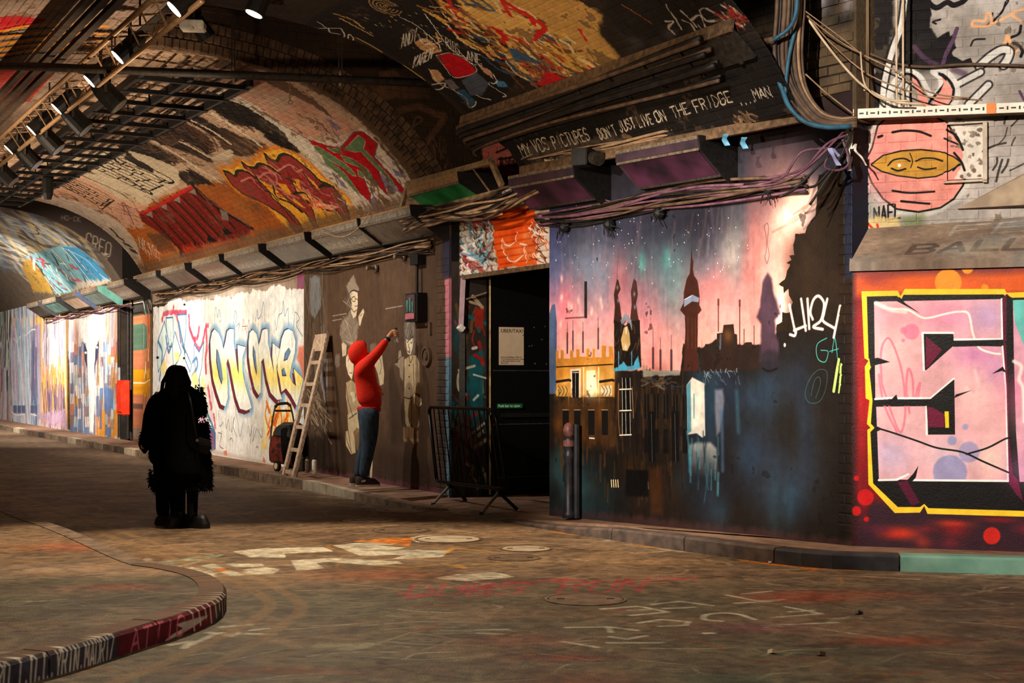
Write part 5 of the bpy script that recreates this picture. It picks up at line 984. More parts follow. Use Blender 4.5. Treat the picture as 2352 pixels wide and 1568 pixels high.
# --- ground
cv_g = paint_ground(); m_g = paint_mat('road_paint', cv_g, .62, .5, 90, var=.5)
m_road2 = mat('old_asphalt', (84, 68, 52), (126, 102, 78), .75, 6, .3)
def flat(name, pts, z, m, cv=None, th=.15, kind='structure', parent=None):
    mb = MB(); n = len(pts)
    zz = z if hasattr(z, '__len__') else [z] * n
    v = [(x, y, q) for (x, y), q in zip(pts, zz)] + [(x, y, q - th) for (x, y), q in zip(pts, zz)]
    uv = [cv.uv(x, y) if cv else (x, y) for x, y, _ in v]
    mb.add(v, [tuple(range(n))] + [(i, (i + 1) % n, n + (i + 1) % n, n + i) for i in range(n)], uv)
    return mb.build(name, m, parent, kind=kind)
flat('floor', [(-9.5, 5.2), (6.0, 5.2), (6.0, 24.0), (-9.5, 24.0)], 0, m_g, cv_g)
flat('floor_far', [(-40, 24.0), (8, 24.0), (8, 62), (-40, 62)], 0, m_road2); flat('floor_near', [(-14, -6), (10, -6), (10, 5.2), (-14, 5.2)], 0, m_road2)
flat('floor_side', [(-22, 5.2), (-9.5, 5.2), (-9.5, 24), (-22, 24)], 0, m_road2)
P2 = lambda u, s: tuple(O2 + u * T2 + s * N2)
KH = .12
def kerb_run(name, top, zt, m, dirn, seed, w=.16, names=None):
    """kerb stones one by one along a line of ground points (face edge), dirn: +1 stones lie to the left of travel"""
    root = thing(name, None, None, (top[0][0], top[0][1], 0)); root['kind'] = 'structure'
    P = smooth([(x, y) for x, y in top], 6); L = np.concatenate([[0], np.cumsum(np.hypot(*np.diff(P, axis=0).T))])
    zz = np.interp(np.linspace(0, 1, len(P)), np.linspace(0, 1, len(zt)), zt)
    n = max(1, int(L[-1] / .88)); r = random.Random(seed)
    for i in range(n):
        s0, s1 = L[-1] * i / n + .006, L[-1] * (i + 1) / n - .006; K_ = 4; pts = []; nrm = []; hh = []
        for j in range(K_ + 1):
            s = s0 + (s1 - s0) * j / K_; p = np.array([np.interp(s, L, P[:, 0]), np.interp(s, L, P[:, 1])]); q = np.array([np.interp(s + .05, L, P[:, 0]), np.interp(s + .05, L, P[:, 1])]); o = np.array([np.interp(s - .05, L, P[:, 0]), np.interp(s - .05, L, P[:, 1])])
            t = (q - o) / np.linalg.norm(q - o); pts.append(p); nrm.append(np.array([-t[1], t[0]]) * dirn); hh.append(np.interp(s, L, zz))
        dz = r.uniform(-.004, .004); v = []; e = .018
        for p, nn, h in zip(pts, nrm, hh):
            for off, z in ((0, -.05), (0, max(.004, h - e) + dz), (e, h + dz), (w, h + dz), (w, -.05)): v.append((*(p + nn * off), z))
        f = [(a * 5 + b, a * 5 + b + 1, a * 5 + b + 6, a * 5 + b + 5) for a in range(K_) for b in range(4)] + [(0, 1, 2, 3, 4), tuple(range(K_ * 5 + 4, K_ * 5 - 1, -1))]
        MB().add(v, f).build('kerb_stone', m[(r.randrange(len(m)) if names is None else names[min(i, len(names) - 1)])], root)
    return root
KM = [mat('kerb_grey', (92, 78, 66), (140, 118, 96), .8, 8, .3), mat('kerb_dark', (60, 52, 48), (96, 80, 70), .8, 8, .3), mat('kerb_pale', (150, 136, 116), (190, 176, 150), .8, 6, .3, c3=(206, 160, 110)),
      mat('kerb_teal', (96, 136, 118), (124, 160, 140), .8, 4, .3), mat('kerb_black', (40, 38, 40), (64, 60, 62), .8, 5, .3, c3=(120, 70, 50)), mat('kerb_red', (120, 30, 40), (90, 60, 56), .8, 5, .3, c3=(190, 180, 170))]
# right pavement: road edge from far left to the doorway, then along the mural and the letter wall
KS = .78
kl = [P2(u, KS) for u in (-36, -28, -22, -16, -12, -9, -6.5, -4, -2.2, -1.0)] + [(-.98, 15.75), (-.72, 15.65)]
kerb_run('trim_1', kl, [KH] * 9 + [.10, .05, .02], KM[:3] + KM[:1], -1, 3, names=None)
kr_px = [(1150, 1196), (1276, 1220), (1398, 1239), (1515, 1258), (1659, 1278), (1776, 1294), (1888, 1305), (2060, 1312), (2218, 1316), (2352, 1320), (2700, 1322)]
kr = [gp(x, y)[:2] for x, y in kr_px]
kerb_run('trim_2', kr, [.01, .05, .10] + [KH] * 8, KM, 1, 5, names=[1, 1, 1, 1, 4, 3, 3, 3, 0])
PAVM = mat('pavement_tar', (112, 84, 66), (150, 116, 92), .8, 5, .35, c3=(150, 104, 96))
def off_line(P, w, d):
    Q = smooth(P, 6); out = []
    for i in range(len(Q)):
        t = Q[min(i + 1, len(Q) - 1)] - Q[max(i - 1, 0)]; t /= np.linalg.norm(t); out.append(tuple(Q[i] + np.array([-t[1], t[0]]) * d * w))
    return out
a = off_line(kl, .15, -1)
flat('pavement', a + [P2(-.05, .62), P2(-.05, -.05), P2(-36, -.05)], [KH * min(1, max(.15, 1 - max(0, i - (len(a) - 16)) / 16)) for i in range(len(a))] + [.05, .07, KH], PAVM, th=.1)
b = off_line(kr, .15, 1)
flat('pavement', b + [tuple(SW.pos(4, 0, -.1)[:2]), tuple(ME - .1 * SW.n), MW.pos(3.94, 0, -.1)[:2], MW.pos(0, 0, -.1)[:2], MW.pos(-.35, 0, .1)[:2]], [.02 + (KH - .02) * min(1, i / 12) for i in range(len(b))] + [KH, KH, KH, .05, .02], PAVM, th=.1)
flat('pavement', [P2(-.1, .5), P2(2.5, .2), P2(2.5, -3), P2(-.47, -3), P2(-.47, 0)], [.012, .012, .05, .05, .04], PAVM, th=.06)
# left pavement with its round corner
lk_px = [(0, 1176), (170, 1250), (331, 1324), (400, 1338), (462, 1352), (503, 1370), (521, 1395), (510, 1418), (478, 1436), (420, 1460), (350, 1482), (270, 1508), (190, 1534), (90, 1562), (-60, 1600), (-300, 1640)]
lk = [P2(-36, 4.25), P2(-20, 4.25), P2(-8, 4.22)] + [gp(x, y)[:2] for x, y in lk_px]
root = thing('trim_3', None, None, (lk[0][0], lk[0][1], 0)); root['kind'] = 'structure'
Pk = smooth(lk, 6); Lk = np.concatenate([[0], np.cumsum(np.hypot(*np.diff(Pk, axis=0).T))])
c0 = gp(521, 1395)[:2]; ic = int(np.argmin(np.hypot(Pk[:, 0] - c0[0], Pk[:, 1] - c0[1]))); sc0 = Lk[ic] - .9
cv_k = None
def paint_kerbs():
    c = Canvas(900, 64, (0, 6.0, 0, .14), None, (96, 70, 60), 121); r = c.r
    for i in range(120): c.blob(r.uniform(0, 6), r.uniform(0, .14), r.uniform(.05, .2), r.uniform(.02, .06), r.choice([(120, 34, 50), (60, 70, 96), (70, 84, 60), (44, 36, 34), (150, 120, 100), (30, 26, 26)]), .7, raw=True)
    c.poly([(0, 0), (KA[3], 0), (KA[3], .14), (0, .14)], (66, 70, 88), .75, raw=True, soft=6)
    c.poly([(KA[3], .0), (KA[1] + .1, .0), (KA[1] + .1, .14), (KA[3], .14)], (120, 24, 44), .7, raw=True, soft=8)
    c.poly([(0, .121), (6, .121), (6, .15), (0, .15)], (112, 86, 64), .9, raw=True, soft=1)
    wt = (230, 222, 206)
    c.poly([(KA[2] + .1, .05), (KA[1] - .5, .03), (KA[1], .07), (KA[1] - .4, .085), (KA[2] + .2, .06)], wt, .9, raw=True, soft=1, sm=True)
    for i in range(9): c.line([(KA[0] - .5 + i * .085, .12), (KA[0] - .47 + i * .085, .03 + .02 * (i % 3))], wt, .022, .9, .008, raw=True)
    c.text('ATTIC', (KA[3] + .12, .03), (.11, 0), (.02, .08), (226, 120, 140), .013, .9, raw=True)
    c.text('RO.T.O.C.YRIN.MADRIZ', (KA[4] - .02, .018), ((KA[3] - KA[4]) / 20.2, 0), (.015, .105), wt, .012, .95, raw=True)
    c.grain(.08, .04, .1); return c
KA = [6.0 - (Lk[int(np.argmin(np.hypot(Pk[:, 0] - gp(x, y)[0], Pk[:, 1] - gp(x, y)[1])))] - sc0) for x, y in ((510, 1418), (478, 1436), (375, 1473), (272, 1508), (0, 1583))]
cvk = paint_kerbs(); m_k = paint_mat('kerb_paint', cvk, .7, .3, 40)
ends = list(np.arange(Lk[-1], sc0, -.93))[::-1]; ends = list(np.arange(0, ends[0] - .4, .93)) + ends
for s0, s1 in zip(ends[:-1], ends[1:]):
    K_ = 5; v = []; uv = []; s0 += .007; s1 -= .007
    for j in range(K_ + 1):
        s = s0 + (s1 - s0) * j / K_; g_ = lambda q: np.array([np.interp(q, Lk, Pk[:, 0]), np.interp(q, Lk, Pk[:, 1])])
        t = g_(s + .05) - g_(s - .05); t /= np.linalg.norm(t); nn = np.array([t[1], -t[0]])
        for off, z, q in ((0, -.04, 0), (0, .105, .105), (.02, .125, .125), (.17, .125, .139), (.17, -.04, 0)):
            v.append((*(g_(s) + nn * off), z)); uv.append((np.clip(1 - (s - sc0) / 6.0, 0, 1), q / .14))
    f = [(a_ * 5 + b_, a_ * 5 + b_ + 1, a_ * 5 + b_ + 6, a_ * 5 + b_ + 5) for a_ in range(K_) for b_ in range(4)] + [(0, 1, 2, 3, 4), tuple(range(K_ * 5 + 4, K_ * 5 - 1, -1))]
    MB().add(v, f, uv).build('kerb_stone', m_k if s1 > sc0 else KM[0], root)
lin_ = off_line(lk, .07, -1)
flat('pavement', lin_ + [(-14, 5.6), P2(-3, 9.2), P2(-36, 9.2)], .12, m_g, cv_g, th=.1)

# --- walls
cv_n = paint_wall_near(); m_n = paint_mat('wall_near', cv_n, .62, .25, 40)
cv_f = paint_wall_far(); m_f = paint_mat('wall_far', cv_f, .6, .25, 40)
UG0, UG1 = LW.hit(272, 1000)[0], LW.hit(306, 1000)[0]
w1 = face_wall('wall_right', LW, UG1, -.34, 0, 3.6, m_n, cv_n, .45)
w2 = face_wall('wall_far', LW, -36, UG0, 0, 3.6, m_f, cv_f, .04)
face_wall('wall_far_core', Plane(O2 - .05 * N2, T2), -36, UG0, 0, 3.6, mat('dark_brown_wall', (26, 21, 18), (54, 43, 34), .85, 3, .3), None, .4)  # core and recess in mottled dark brown
face_wall('wall_recess', Plane(O2 - .75 * N2, T2), -15.6, -12.6, 0, 6.6, mat('dark_brown_wall', (26, 21, 18), (54, 43, 34), .85, 3, .3), None, .2)
# brick pier at the end of the dark wall, every course its own stones
face_wall('wall_pier', LW, -.34, 0, 0, 3.6, m_n, cv_n, .45)
pier = [o for o in COL.objects if o.name == 'wall_pier'][0]
bricks(pier, LW, cv_n, m_n, -.34, 0, .06, 3.0, proud=.008, lim=90, seed=4)
cv_m = paint_mural(); m_m = paint_mat('mural_wall', cv_m, .55, .2, 60, var=.10)
wm = face_wall('wall_mural', MW, 0, 3.94, 0, 3.55, m_m, cv_m, .45)
bricks(wm, MW, cv_m, m_m, 3.80, 3.94, .2, 3.5, la=.14, proud=.007, lim=60, seed=6)
cv_s = paint_letter(); m_s = paint_mat('letter_wall', cv_s, .5, .16, 60, var=.07)
face_wall('wall_letter', SW, .0, 4.5, 0, 2.36, m_s, cv_s, .5)
cv_u = paint_upper(); m_u = paint_mat('upper_wall', cv_u, .75, .35, 40)
wu = face_wall('wall_upper', SU, -.12, 4.5, 2.3, 7.0, m_u, cv_u, .3)
CPL = Plane(MW.p + .0 * MW.n, MW.d); cv_c = Canvas(300, 500, (2.6, 4.1, 3.4, 7), CPL, (92, 74, 54), 33)
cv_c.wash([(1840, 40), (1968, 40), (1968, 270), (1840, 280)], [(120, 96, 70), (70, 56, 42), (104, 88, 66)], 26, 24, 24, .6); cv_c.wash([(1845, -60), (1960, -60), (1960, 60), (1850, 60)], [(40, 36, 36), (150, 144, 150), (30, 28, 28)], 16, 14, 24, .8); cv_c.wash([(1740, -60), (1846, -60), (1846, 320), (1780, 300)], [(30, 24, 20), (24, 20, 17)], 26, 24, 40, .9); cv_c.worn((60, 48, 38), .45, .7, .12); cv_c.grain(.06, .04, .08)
m_c = paint_mat('corner_wall', cv_c, .85, .4, 30); wc = face_wall('wall_corner', CPL, 2.7, 3.98, 3.5, 7.0, m_c, cv_c, .3)
bricks(wc, CPL, cv_c, m_c, 2.75, 3.95, 3.75, 5.4, proud=.016, lim=110, seed=17)
bricks(wu, SU, cv_u, m_u, -.10, 1.75, 2.62, 5.2, proud=.008, lim=290, seed=7)
# sloping ledge over the letter wall and the raised wedge on it
def paint_ledge():
    c = Canvas(500, 220, (0, 3, 0, 1), None, (128, 106, 90), 131)
    c.text('FEL', (.75, .62), (.33, .0), (.06, .27), (170, 166, 160), .03, .85, raw=True, soft=.01); c.text('BALLOON', (.45, .18), (.24, .0), (.05, .24), (60, 48, 44), .05, .9, raw=True, soft=.01)
    c.scrib_raw = None
    for i in range(40): c.blob(c.r.uniform(0, 3), c.r.uniform(0, 1), .2, .15, c.r.choice([(150, 124, 104), (104, 86, 72), (140, 150, 150), (170, 150, 120)]), .4, raw=True)
    c.grain(.06, .04, .1); return c
cv_l = paint_ledge(); m_l = paint_mat('ledge_paint', cv_l, .8, .4, 40)
v = [SW.pos(-.02, 2.36, .03), SW.pos(4.5, 2.36, .03), SW.pos(4.5, 2.80, -.17), SW.pos(-.02, 2.66, -.17), SW.pos(-.02, 2.30, .03), SW.pos(4.5, 2.30, .03), SW.pos(4.5, 2.30, -.17), SW.pos(-.02, 2.30, -.17)]
MB().add(v, [(0, 1, 2, 3), (4, 7, 6, 5), (0, 4, 5, 1), (1, 5, 6, 2), (2, 6, 7, 3), (3, 7, 4, 0)], [(0, 0), (1.5, 0), (1.5, 1), (0, 1)] * 2).build('trim_4', m_l, kind='structure')
A_, B_, C_ = SU.hit(2200, 480), SU.hit(2352, 398), SU.hit(2352, 470); e_ = 1.2; D_ = (B_[0] + e_, B_[1] + (B_[1] - A_[1]) / (B_[0] - A_[0]) * e_); E_ = (C_[0] + e_, C_[1])
v = [SU.pos(*A_, .0), SU.pos(*E_, .0), SU.pos(*D_, .0), SU.pos(*B_, .0)]; v2 = [SU.pos(A_[0], A_[1], .03), SU.pos(E_[0], E_[1], .2), SU.pos(D_[0], D_[1] - .02, .05), SU.pos(B_[0], B_[1] - .02, .05)]
MB().add(v + v2, [(0, 1, 2, 3), (4, 7, 6, 5), (0, 4, 5, 1), (1, 5, 6, 2), (2, 6, 7, 3), (3, 7, 4, 0)], [(0, .5), (1, .5), (1, 1), (0, 1)] * 2).build('trim_5', mat('pale_render', (150, 128, 108), (182, 158, 132), .8, 8, .3, c3=(214, 150, 60)), kind='structure')
# end face of the middle vault and the passage wall below it, one wall with the arch left open
cv_e = paint_dark_end(); m_e = paint_mat('end_wall', cv_e, .75, .35, 40)
mb = MB(); v = []; uv = []; f = []
for s, z in zip(PS[:151:6], PZ[:151:6]):
    for b in (z, 6.8): v.append(GW.pos(-s, b)); uv.append(cv_e.uv(-s, b))
for i in range(len(v) // 2 - 1): f.append((2 * i, 2 * i + 2, 2 * i + 3, 2 * i + 1))
k = len(v)
for a, b in ((0, 0), (3.2, 0), (3.2, 6.8), (0, 6.8)): v.append(GW.pos(a, b)); uv.append(cv_e.uv(a, b))
f.append((k, k + 1, k + 2, k + 3))
we = mb.add(v, f, uv).build('wall_end', m_e, kind='structure', fix=False)
arch_z = lambda a: np.interp(-a, PS, PZ)
bricks(we, GW, cv_e, m_e, -3.6, 1.6, 3.6, 5.9, proud=.008, lim=220, skip=lambda a, b: a < .05 and b < arch_z(a) + .46, seed=8)
# brick ring of that arch: three rows of headers
class Ring:
    def pos(self, a, b, off=0.0):                       # a: arc length, b: distance outward
        p = Vector(VT.pos(-.47, a, 0)); i = Vector(VT.pos(-.47, a, -.1)) - p; i.normalize(); return tuple(p + i * b + Vector((T2[0], T2[1], 0)) * off)
m_ring = mat('ring_brick', (58, 43, 32), (104, 78, 56), .8, 9, .3)
bricks(we, Ring(), None, m_ring, .02, 4.3, .0, .36, la=.07, lb=.105, proud=.014, lim=230, seed=9)
# far gap: end face of the far vault
cv_h = Canvas(500, 400, (-8, 2, 2.5, 7), Plane(O2 - 16.3 * T2, -N2), (44, 34, 28), 83)
cv_h.text('HO-CK', (142, 504), (9, 1), (0, -10), (130, 110, 90), 1.6); cv_h.text('CREO', (196, 566), (15, 7), (4, -32), (130, 114, 94), 2.2); cv_h.text('JE', (226, 600), (12, 2), (2, -20), (150, 130, 106), 2.4)
m_h = paint_mat('far_end', cv_h, .8, .3, 30)
GH = Plane(O2 - 16.3 * T2, -N2); v = []; uv = []; f = []
for s, z in zip(PS[::8], PZ[::8]):
    for b in (z, 6.8): v.append(GH.pos(-s, b)); uv.append(cv_h.uv(-s, b))
for i in range(len(v) // 2 - 1): f.append((2 * i, 2 * i + 2, 2 * i + 3, 2 * i + 1))
MB().add(v, f, uv).build('wall_end_far', m_h, kind='structure', fix=False)
cv_r = paint_reveal(); m_r = paint_mat('reveal_wall', cv_r, .6, .2, 40); face_wall('wall_reveal', GD, .03, 2.6, 0, 3.55, m_r, cv_r, .2)
# --- vaults
def vault(name, u0, u1, cv, m, b1=ARC, edge=None, edge1=None):
    n = 12; v = []; uv = []; f = []; bs = np.linspace(0, b1, 73)
    for i in range(n + 1):
        u = u0 + (u1 - u0) * i / n
        for b in bs:
            e0 = edge(b) if edge else u0; e1 = edge1(b) if edge1 else u1; uu = e0 + (e1 - e0) * i / n
            v.append(VT.pos(uu, b)); uv.append(cv.uv(uu, b))
    M = len(bs)
    for i in range(n):
        for j in range(M - 1): f.append((i * M + j, (i + 1) * M + j, (i + 1) * M + j + 1, i * M + j + 1))
    return MB().add(v, f, uv).build(name, m, kind='structure', smooth=True, fix=False)
cv_vm = paint_vault_mid(); m_vm = paint_mat('vault_mid', cv_vm, .7, .3, 40)
vm = vault('ceiling', -14.4, -.47, cv_vm, m_vm, edge1=lambda b: 1.55 if b > ARC * .50 else -.47); bricks(vm, VT, cv_vm, m_vm, -1.4, 1.5, ARC * .505, 6.2, proud=.007, lim=0, seed=19); bricks(vm, VT, cv_vm, m_vm, -14.4, -.47, .02, 5.6, proud=.007, lim=290, seed=10)
cv_vn = paint_vault_near(); m_vn = paint_mat('vault_near', cv_vn, .7, .3, 40)
NE = lambda b: 1.45 + .40 * (1 - min(1, max(0, (b - .35) / .45)))
vn = vault('ceiling', 1.45, 6.3, cv_vn, m_vn, edge=NE); bricks(vn, VT, cv_vn, m_vn, 1.45, 6.3, .02, 5.2, proud=.006, lim=290, seed=12, skip=lambda a, b: a < NE(b) + .12)
cv_vf = paint_vault_far(); m_vf = paint_mat('vault_far', cv_vf, .7, .3, 30); vault('ceiling', -36, -16.3, cv_vf, m_vf)
sm = mat('dark_brown_ceiling', (20, 16, 14), (40, 32, 26), .9, 3, .3)  # mottled very dark brown for the shafts and back wall
for u0, u1 in ((-.6, 1.6), (-16.5, -14.2)):
    MB().add([W(u0, -3.2, 6.8), W(u1, -3.2, 6.8), W(u1, 9, 6.8), W(u0, 9, 6.8)], [(0, 1, 2, 3)]).build('ceiling_shaft', sm, kind='structure')
face_wall('wall_shaft', Plane(O2 + 3.68 * N2, T2), -.5, 1.6, 5.08, 6.8, sm, None, .08)
# wall under the near vault between the lamps and the mural, other side walls
face_wall('wall_band', MW, -.05, 3.94, 3.5, 4.0, mat('mauve_wall', (34, 26, 32), (64, 42, 52), .8, 5, .3), None, .3)
face_wall('wall_left', Plane(O2 + 7.25 * N2, T2), -36, 3.3, 0, 3.7, mat('dull_wall', (90, 76, 64), (130, 110, 92), .8, 2, .2), None, .3)
face_wall('wall_back', Plane(O2 - 36 * T2, -N2), -8, 2, 0, 6, sm, None, .3)
face_wall('wall_passage', Plane(O2 + 2.47 * T2 - .3 * N2, -N2), .2, 3, 0, 6.8, mat('black_wall', (12, 11, 10), (22, 20, 18), .8, 4, .2), None, .2)
face_wall('wall_passage', Plane(O2 - 3.0 * N2, T2), -1, 3, 0, 6.8, mat('black_wall'), None, .2)
# ================================================================== things
def ux(x, s):                                            # u of the point at distance s from the wall seen in photo column x
    rx = (x - CX) / F; p = O2 + s * N2
    return (rx * p[1] - p[0]) / (T2[0] - rx * T2[1])
TV = Vector((T2[0], T2[1], 0)); NV = Vector((N2[0], N2[1], 0)); UP = Vector((0, 0, 1))
def vec(p2): return Vector((float(p2[0]), float(p2[1]), 0))

# --- roller shutter, slat by slat
cv_sh = paint_shutter(); m_sh = paint_mat('shutter', cv_sh, .45, .1, 30, var=.06)
t = thing('roller_shutter', 'half raised roller shutter painted white and orange over the black doorway', 'shutter', SHP.pos(1.2, 2.62))
h = .078
for i in range(12):
    z0 = 2.64 + i * h; mb = MB(); v = []; uv = []
    pr = [(0, .0), (.012, .016), (.039, .024), (.066, .016), (.078, .0)]
    for dz, o in pr:
        for a in (-.02, .85, 1.7, 2.5): v.append(SHP.pos(a, z0 + dz * .97, o)); uv.append(cv_sh.uv(a, z0 + dz))
    mb.add(v, [(r_ * 4 + c_, r_ * 4 + c_ + 1, r_ * 4 + c_ + 5, r_ * 4 + c_ + 4) for r_ in range(4) for c_ in range(3)], uv); mb.build('slat', m_sh, t, fix=False)
MB().bar(SHP.pos(-.02, 2.63, .0), SHP.pos(2.5, 2.63, .0), .05, .05).build('bottom_rail', BRN, t)
for a in (-.0, 2.44): MB().bar(SHP.pos(a, 0.02, -.02), SHP.pos(a, 3.5, -.02), .06, .07).build('guide_rail', DRK, t)

# --- black door with its notices, in the passage wall
gx = lambda x, y=1000: GD.hit(x, y)[0]
a0, a1 = gx(1117), gx(1117) + 1.35
t = thing('black_door', 'tall black panelled fire door inside the dark doorway', 'door', GD.pos(a0, 0.05, .03))
MB().prism([GD.pos(a0, .05, .0), GD.pos(a1, .05, .0), GD.pos(a1, 2.75, .0), GD.pos(a0, 2.75, .0)], tuple(.05 * np.append(GD.n, 0))).build('leaf', mat('door_black', (7, 7, 7), (14, 13, 12), .5, 40, .05, spec=.2), t)
for y in (851, 973, 1094):
    b = GD.hit(1190, y)[1]; MB().bar(GD.pos(a0 + .06, b, .055), GD.pos(a1 - .03, b, .055), .012, .012).build('panel_bead', mat('bead', (46, 42, 40), (70, 62, 58), .4, 20, 0), t)
MB().bar(GD.pos(a0 + .02, .06, .055), GD.pos(a0 + .02, 2.7, .055), .025, .02).build('edge_strip', mat('gold_edge', (120, 96, 62), (176, 146, 96), .4, 9, .1, metal=.4), t)
for x, y in ((1196, 770), (1222, 752), (1240, 780), (1217, 794), (1211, 795), (1224, 835), (1250, 836), (1212, 955), (1247, 750)):
    p = GD.hit(x, y); MB().lathe(GD.pos(p[0], p[1], .052), tuple(np.append(GD.n, 0)), [(0, .009), (.006, .008), (.008, .003)], 8).build('stud', STEEL, t)
MB().bar(GD.pos(a0 + .16, 1.0, .09), GD.pos(a0 + .95, 1.0, .09), .035, .05).build('push_bar', BLK, t)
def words_(txt, P, a, b, off, size, m, parent, sp=1.0):
    cu = bpy.data.curves.new('lettering', 'FONT'); cu.body = txt; cu.size = size; cu.extrude = .0006; cu.space_line = sp; cu.materials.append(m)
    tmp = bpy.data.objects.new('tmp', cu); COL.objects.link(tmp); bpy.context.view_layer.update(); me = bpy.data.meshes.new_from_object(tmp.evaluated_get(bpy.context.evaluated_depsgraph_get())); bpy.data.objects.remove(tmp); me.materials.clear(); me.materials.append(m)
    o = bpy.data.objects.new('lettering', me); COL.objects.link(o); o.parent = parent
    p = Vector(P.pos(a, b, off)) - ROOT[parent]; x = vec(P.d) * (1 if P is not GD else 1); y = UP; z = x.cross(y)
    o.matrix_local = Matrix(((x.x, y.x, z.x, p.x), (x.y, y.y, z.y, p.y), (x.z, y.z, z.z, p.z), (0, 0, 0, 1))); ROOT[o] = ROOT[parent]; return o
INK = mat('ink', (30, 26, 24), (36, 32, 30), .7, 10, 0); PAPER = mat('paper', (206, 178, 148), (214, 188, 158), .7, 10, 0)
p0 = GD.hit(1141, 838); p1 = GD.hit(1198, 752)
t = thing('paper_notice', 'beige paper notice about taxis taped on the black door', 'notice', GD.pos(p0[0], p0[1], .052))
MB().prism([GD.pos(p0[0], p0[1], .052), GD.pos(p1[0], p0[1], .052), GD.pos(p1[0], p1[1], .052), GD.pos(p0[0], p1[1], .052)], tuple(.003 * np.append(GD.n, 0))).build('sheet', PAPER, t)
words_('UBER/TAXI', GD, p0[0] + .025, p1[1] - .065, .0565, .062, INK, t)
words_('If you are booking an Uber or\nTaxi do not ask the driver to wait\nin the tunnel until your taxi\nhas arrived', GD, p0[0] + .025, p0[1] + .088, .0565, .0235, INK, t)
p0 = GD.hit(1132, 937); p1 = GD.hit(1190, 926)
t = thing('exit_sign', 'small green push bar sign on the black door', 'sign', GD.pos(p0[0], p0[1], .11))
MB().prism([GD.pos(p0[0], p0[1], .108), GD.pos(p1[0], p0[1], .108), GD.pos(p1[0], p1[1], .108), GD.pos(p0[0], p1[1], .108)], tuple(.004 * np.append(GD.n, 0))).build('plate', mat('sign_green', (20, 96, 52), (24, 108, 60), .4, 10, 0), t)
words_('Push bar to open', GD, p0[0] + .012, p0[1] + .014, .1135, .043, mat('sign_white', (236, 236, 230), (240, 240, 236), .5, 10, 0), t)
# slim white lamp beside the graffiti panel
p = GD.hit(1050, 690); t = thing('tube_lamp', 'slim mauve white strip lamp fixed upright inside the doorway', 'lamp', GD.pos(p[0], p[1] - .33, .06))
MB().bar(GD.pos(p[0] + .02, p[1] - .33, .06), GD.pos(p[0] + .05, p[1] + .26, .06), .05, .06).build('casing', mat('mauve_white', (150, 116, 126), (176, 144, 150), .5, 10, 0), t)
MB().bar(GD.pos(p[0] - .0, p[1] - .35, .06), GD.pos(p[0] + .04, p[1] - .30, .06), .07, .07).build('end_cap', WHITE, t)
MB().bar(GD.pos(p[0] + .04, p[1] + .0, .05), GD.pos(p[0] + .34, p[1] + .10, .10), .016).build('bracket', BRASS, t)

# --- box lamps along the cornice
cv_b = Canvas(256, 96, (0, 1, 0, .36), None, (112, 100, 84), 141)
cv_b.scrib_px = None
for i in range(60): cv_b.line([(cv_b.r.random(), cv_b.r.uniform(.05, .3)), (cv_b.r.random() * .1 + i / 66, cv_b.r.uniform(.05, .3))] if i % 9 == 0 else [(i / 66, .08 + .04 * cv_b.r.random()), (i / 66 + .02, .16 + .08 * cv_b.r.random())], (214, 206, 190), .008, .75, .003, raw=True, dry=.8)
cv_b.grain(.1, .05, .1); m_bg = paint_mat('lamp_glass', cv_b, .25, .05, 20, var=.15)
LBM = {'grey': m_bg, 'dim': mat('dim_glass', (62, 54, 46), (96, 84, 70), .25, 5, .05), 'green': mat('green_glass', (30, 100, 50), (54, 150, 80), .3, 3, .05, c3=(30, 40, 34)), 'teal': mat('teal_glass', (60, 96, 88), (110, 150, 140), .3, 4, .05), 'amber': mat('amber_glass', (206, 170, 120), (240, 216, 180), .3, 4, .05, c3=(226, 140, 40)), 'mauve': mat('mauve_glass', (24, 20, 26), (84, 44, 66), .3, 2.2, .05)}
def box_lamp(posf, along, a0, a1, z0, z1, dep, kind, label, group, hous=GREYP, side=BLK):
    c = posf((a0 + a1) / 2, z0, 0); t = thing('box_lamp', label, 'lamp', c, group)
    def pr(a, q): return [posf(a, z, o) for o, z in q]
    zt = z1; body = [(0, zt), (dep, zt), (dep, zt - .07), (.13, z0), (0, z0)]
    MB().prism(pr(a0, body), along * (a1 - a0)).build('housing', hous, t)
    g0, g1 = a0 + .05, a1 - .05; v = []; nrm = np.array([z1 - .07 - z0, dep - .13]); nl = np.hypot(*nrm); dn = (nrm[0] / nl * .012, -nrm[1] / nl * .012)
    q = lambda f_: (.13 + (dep - .13) * f_ + dn[0], z0 + (z1 - .07 - z0) * f_ + dn[1])
    for f_ in (.1, .92):
        o, z = q(f_)
        for a in (g0, g1): v.append(posf(a, z, o))
    MB().add(v, [(0, 1, 3, 2)], [(0, 0), (1, 0), (0, 1), (1, 1)]).build('glass', LBM[kind], t)
    for f_ in (.06, .96):
        o, z = q(f_); MB().bar(posf(a0 + .02, z, o), posf(a1 - .02, z, o), .022, .022).build('trim', STEEL if f_ > .5 else DRK, t)
    MB().prism(pr(a1 + .005, [(0, zt + .03), (dep + .05, zt + .02), (dep + .03, zt - .1), (.1, z0 - .06), (0, z0 - .06)]), along * .02).build('side_flap', side, t)
    MB().bar(posf(a0, zt + .015, dep - .02), posf(a1, zt + .015, dep - .02), .05, .03).build('top_flange', BRASS if kind != 'mauve' else STEEL, t)
lp = lambda a, z, o: W(a, o, z)
NTH = ['first', 'second', 'third', 'fourth', 'fifth', 'sixth', 'seventh']
NAVY = mat('navy_paint', (40, 46, 66), (56, 62, 84), .6, 6, .1); TEALP = mat('teal_paint', (70, 120, 108), (96, 146, 132), .6, 6, .1)
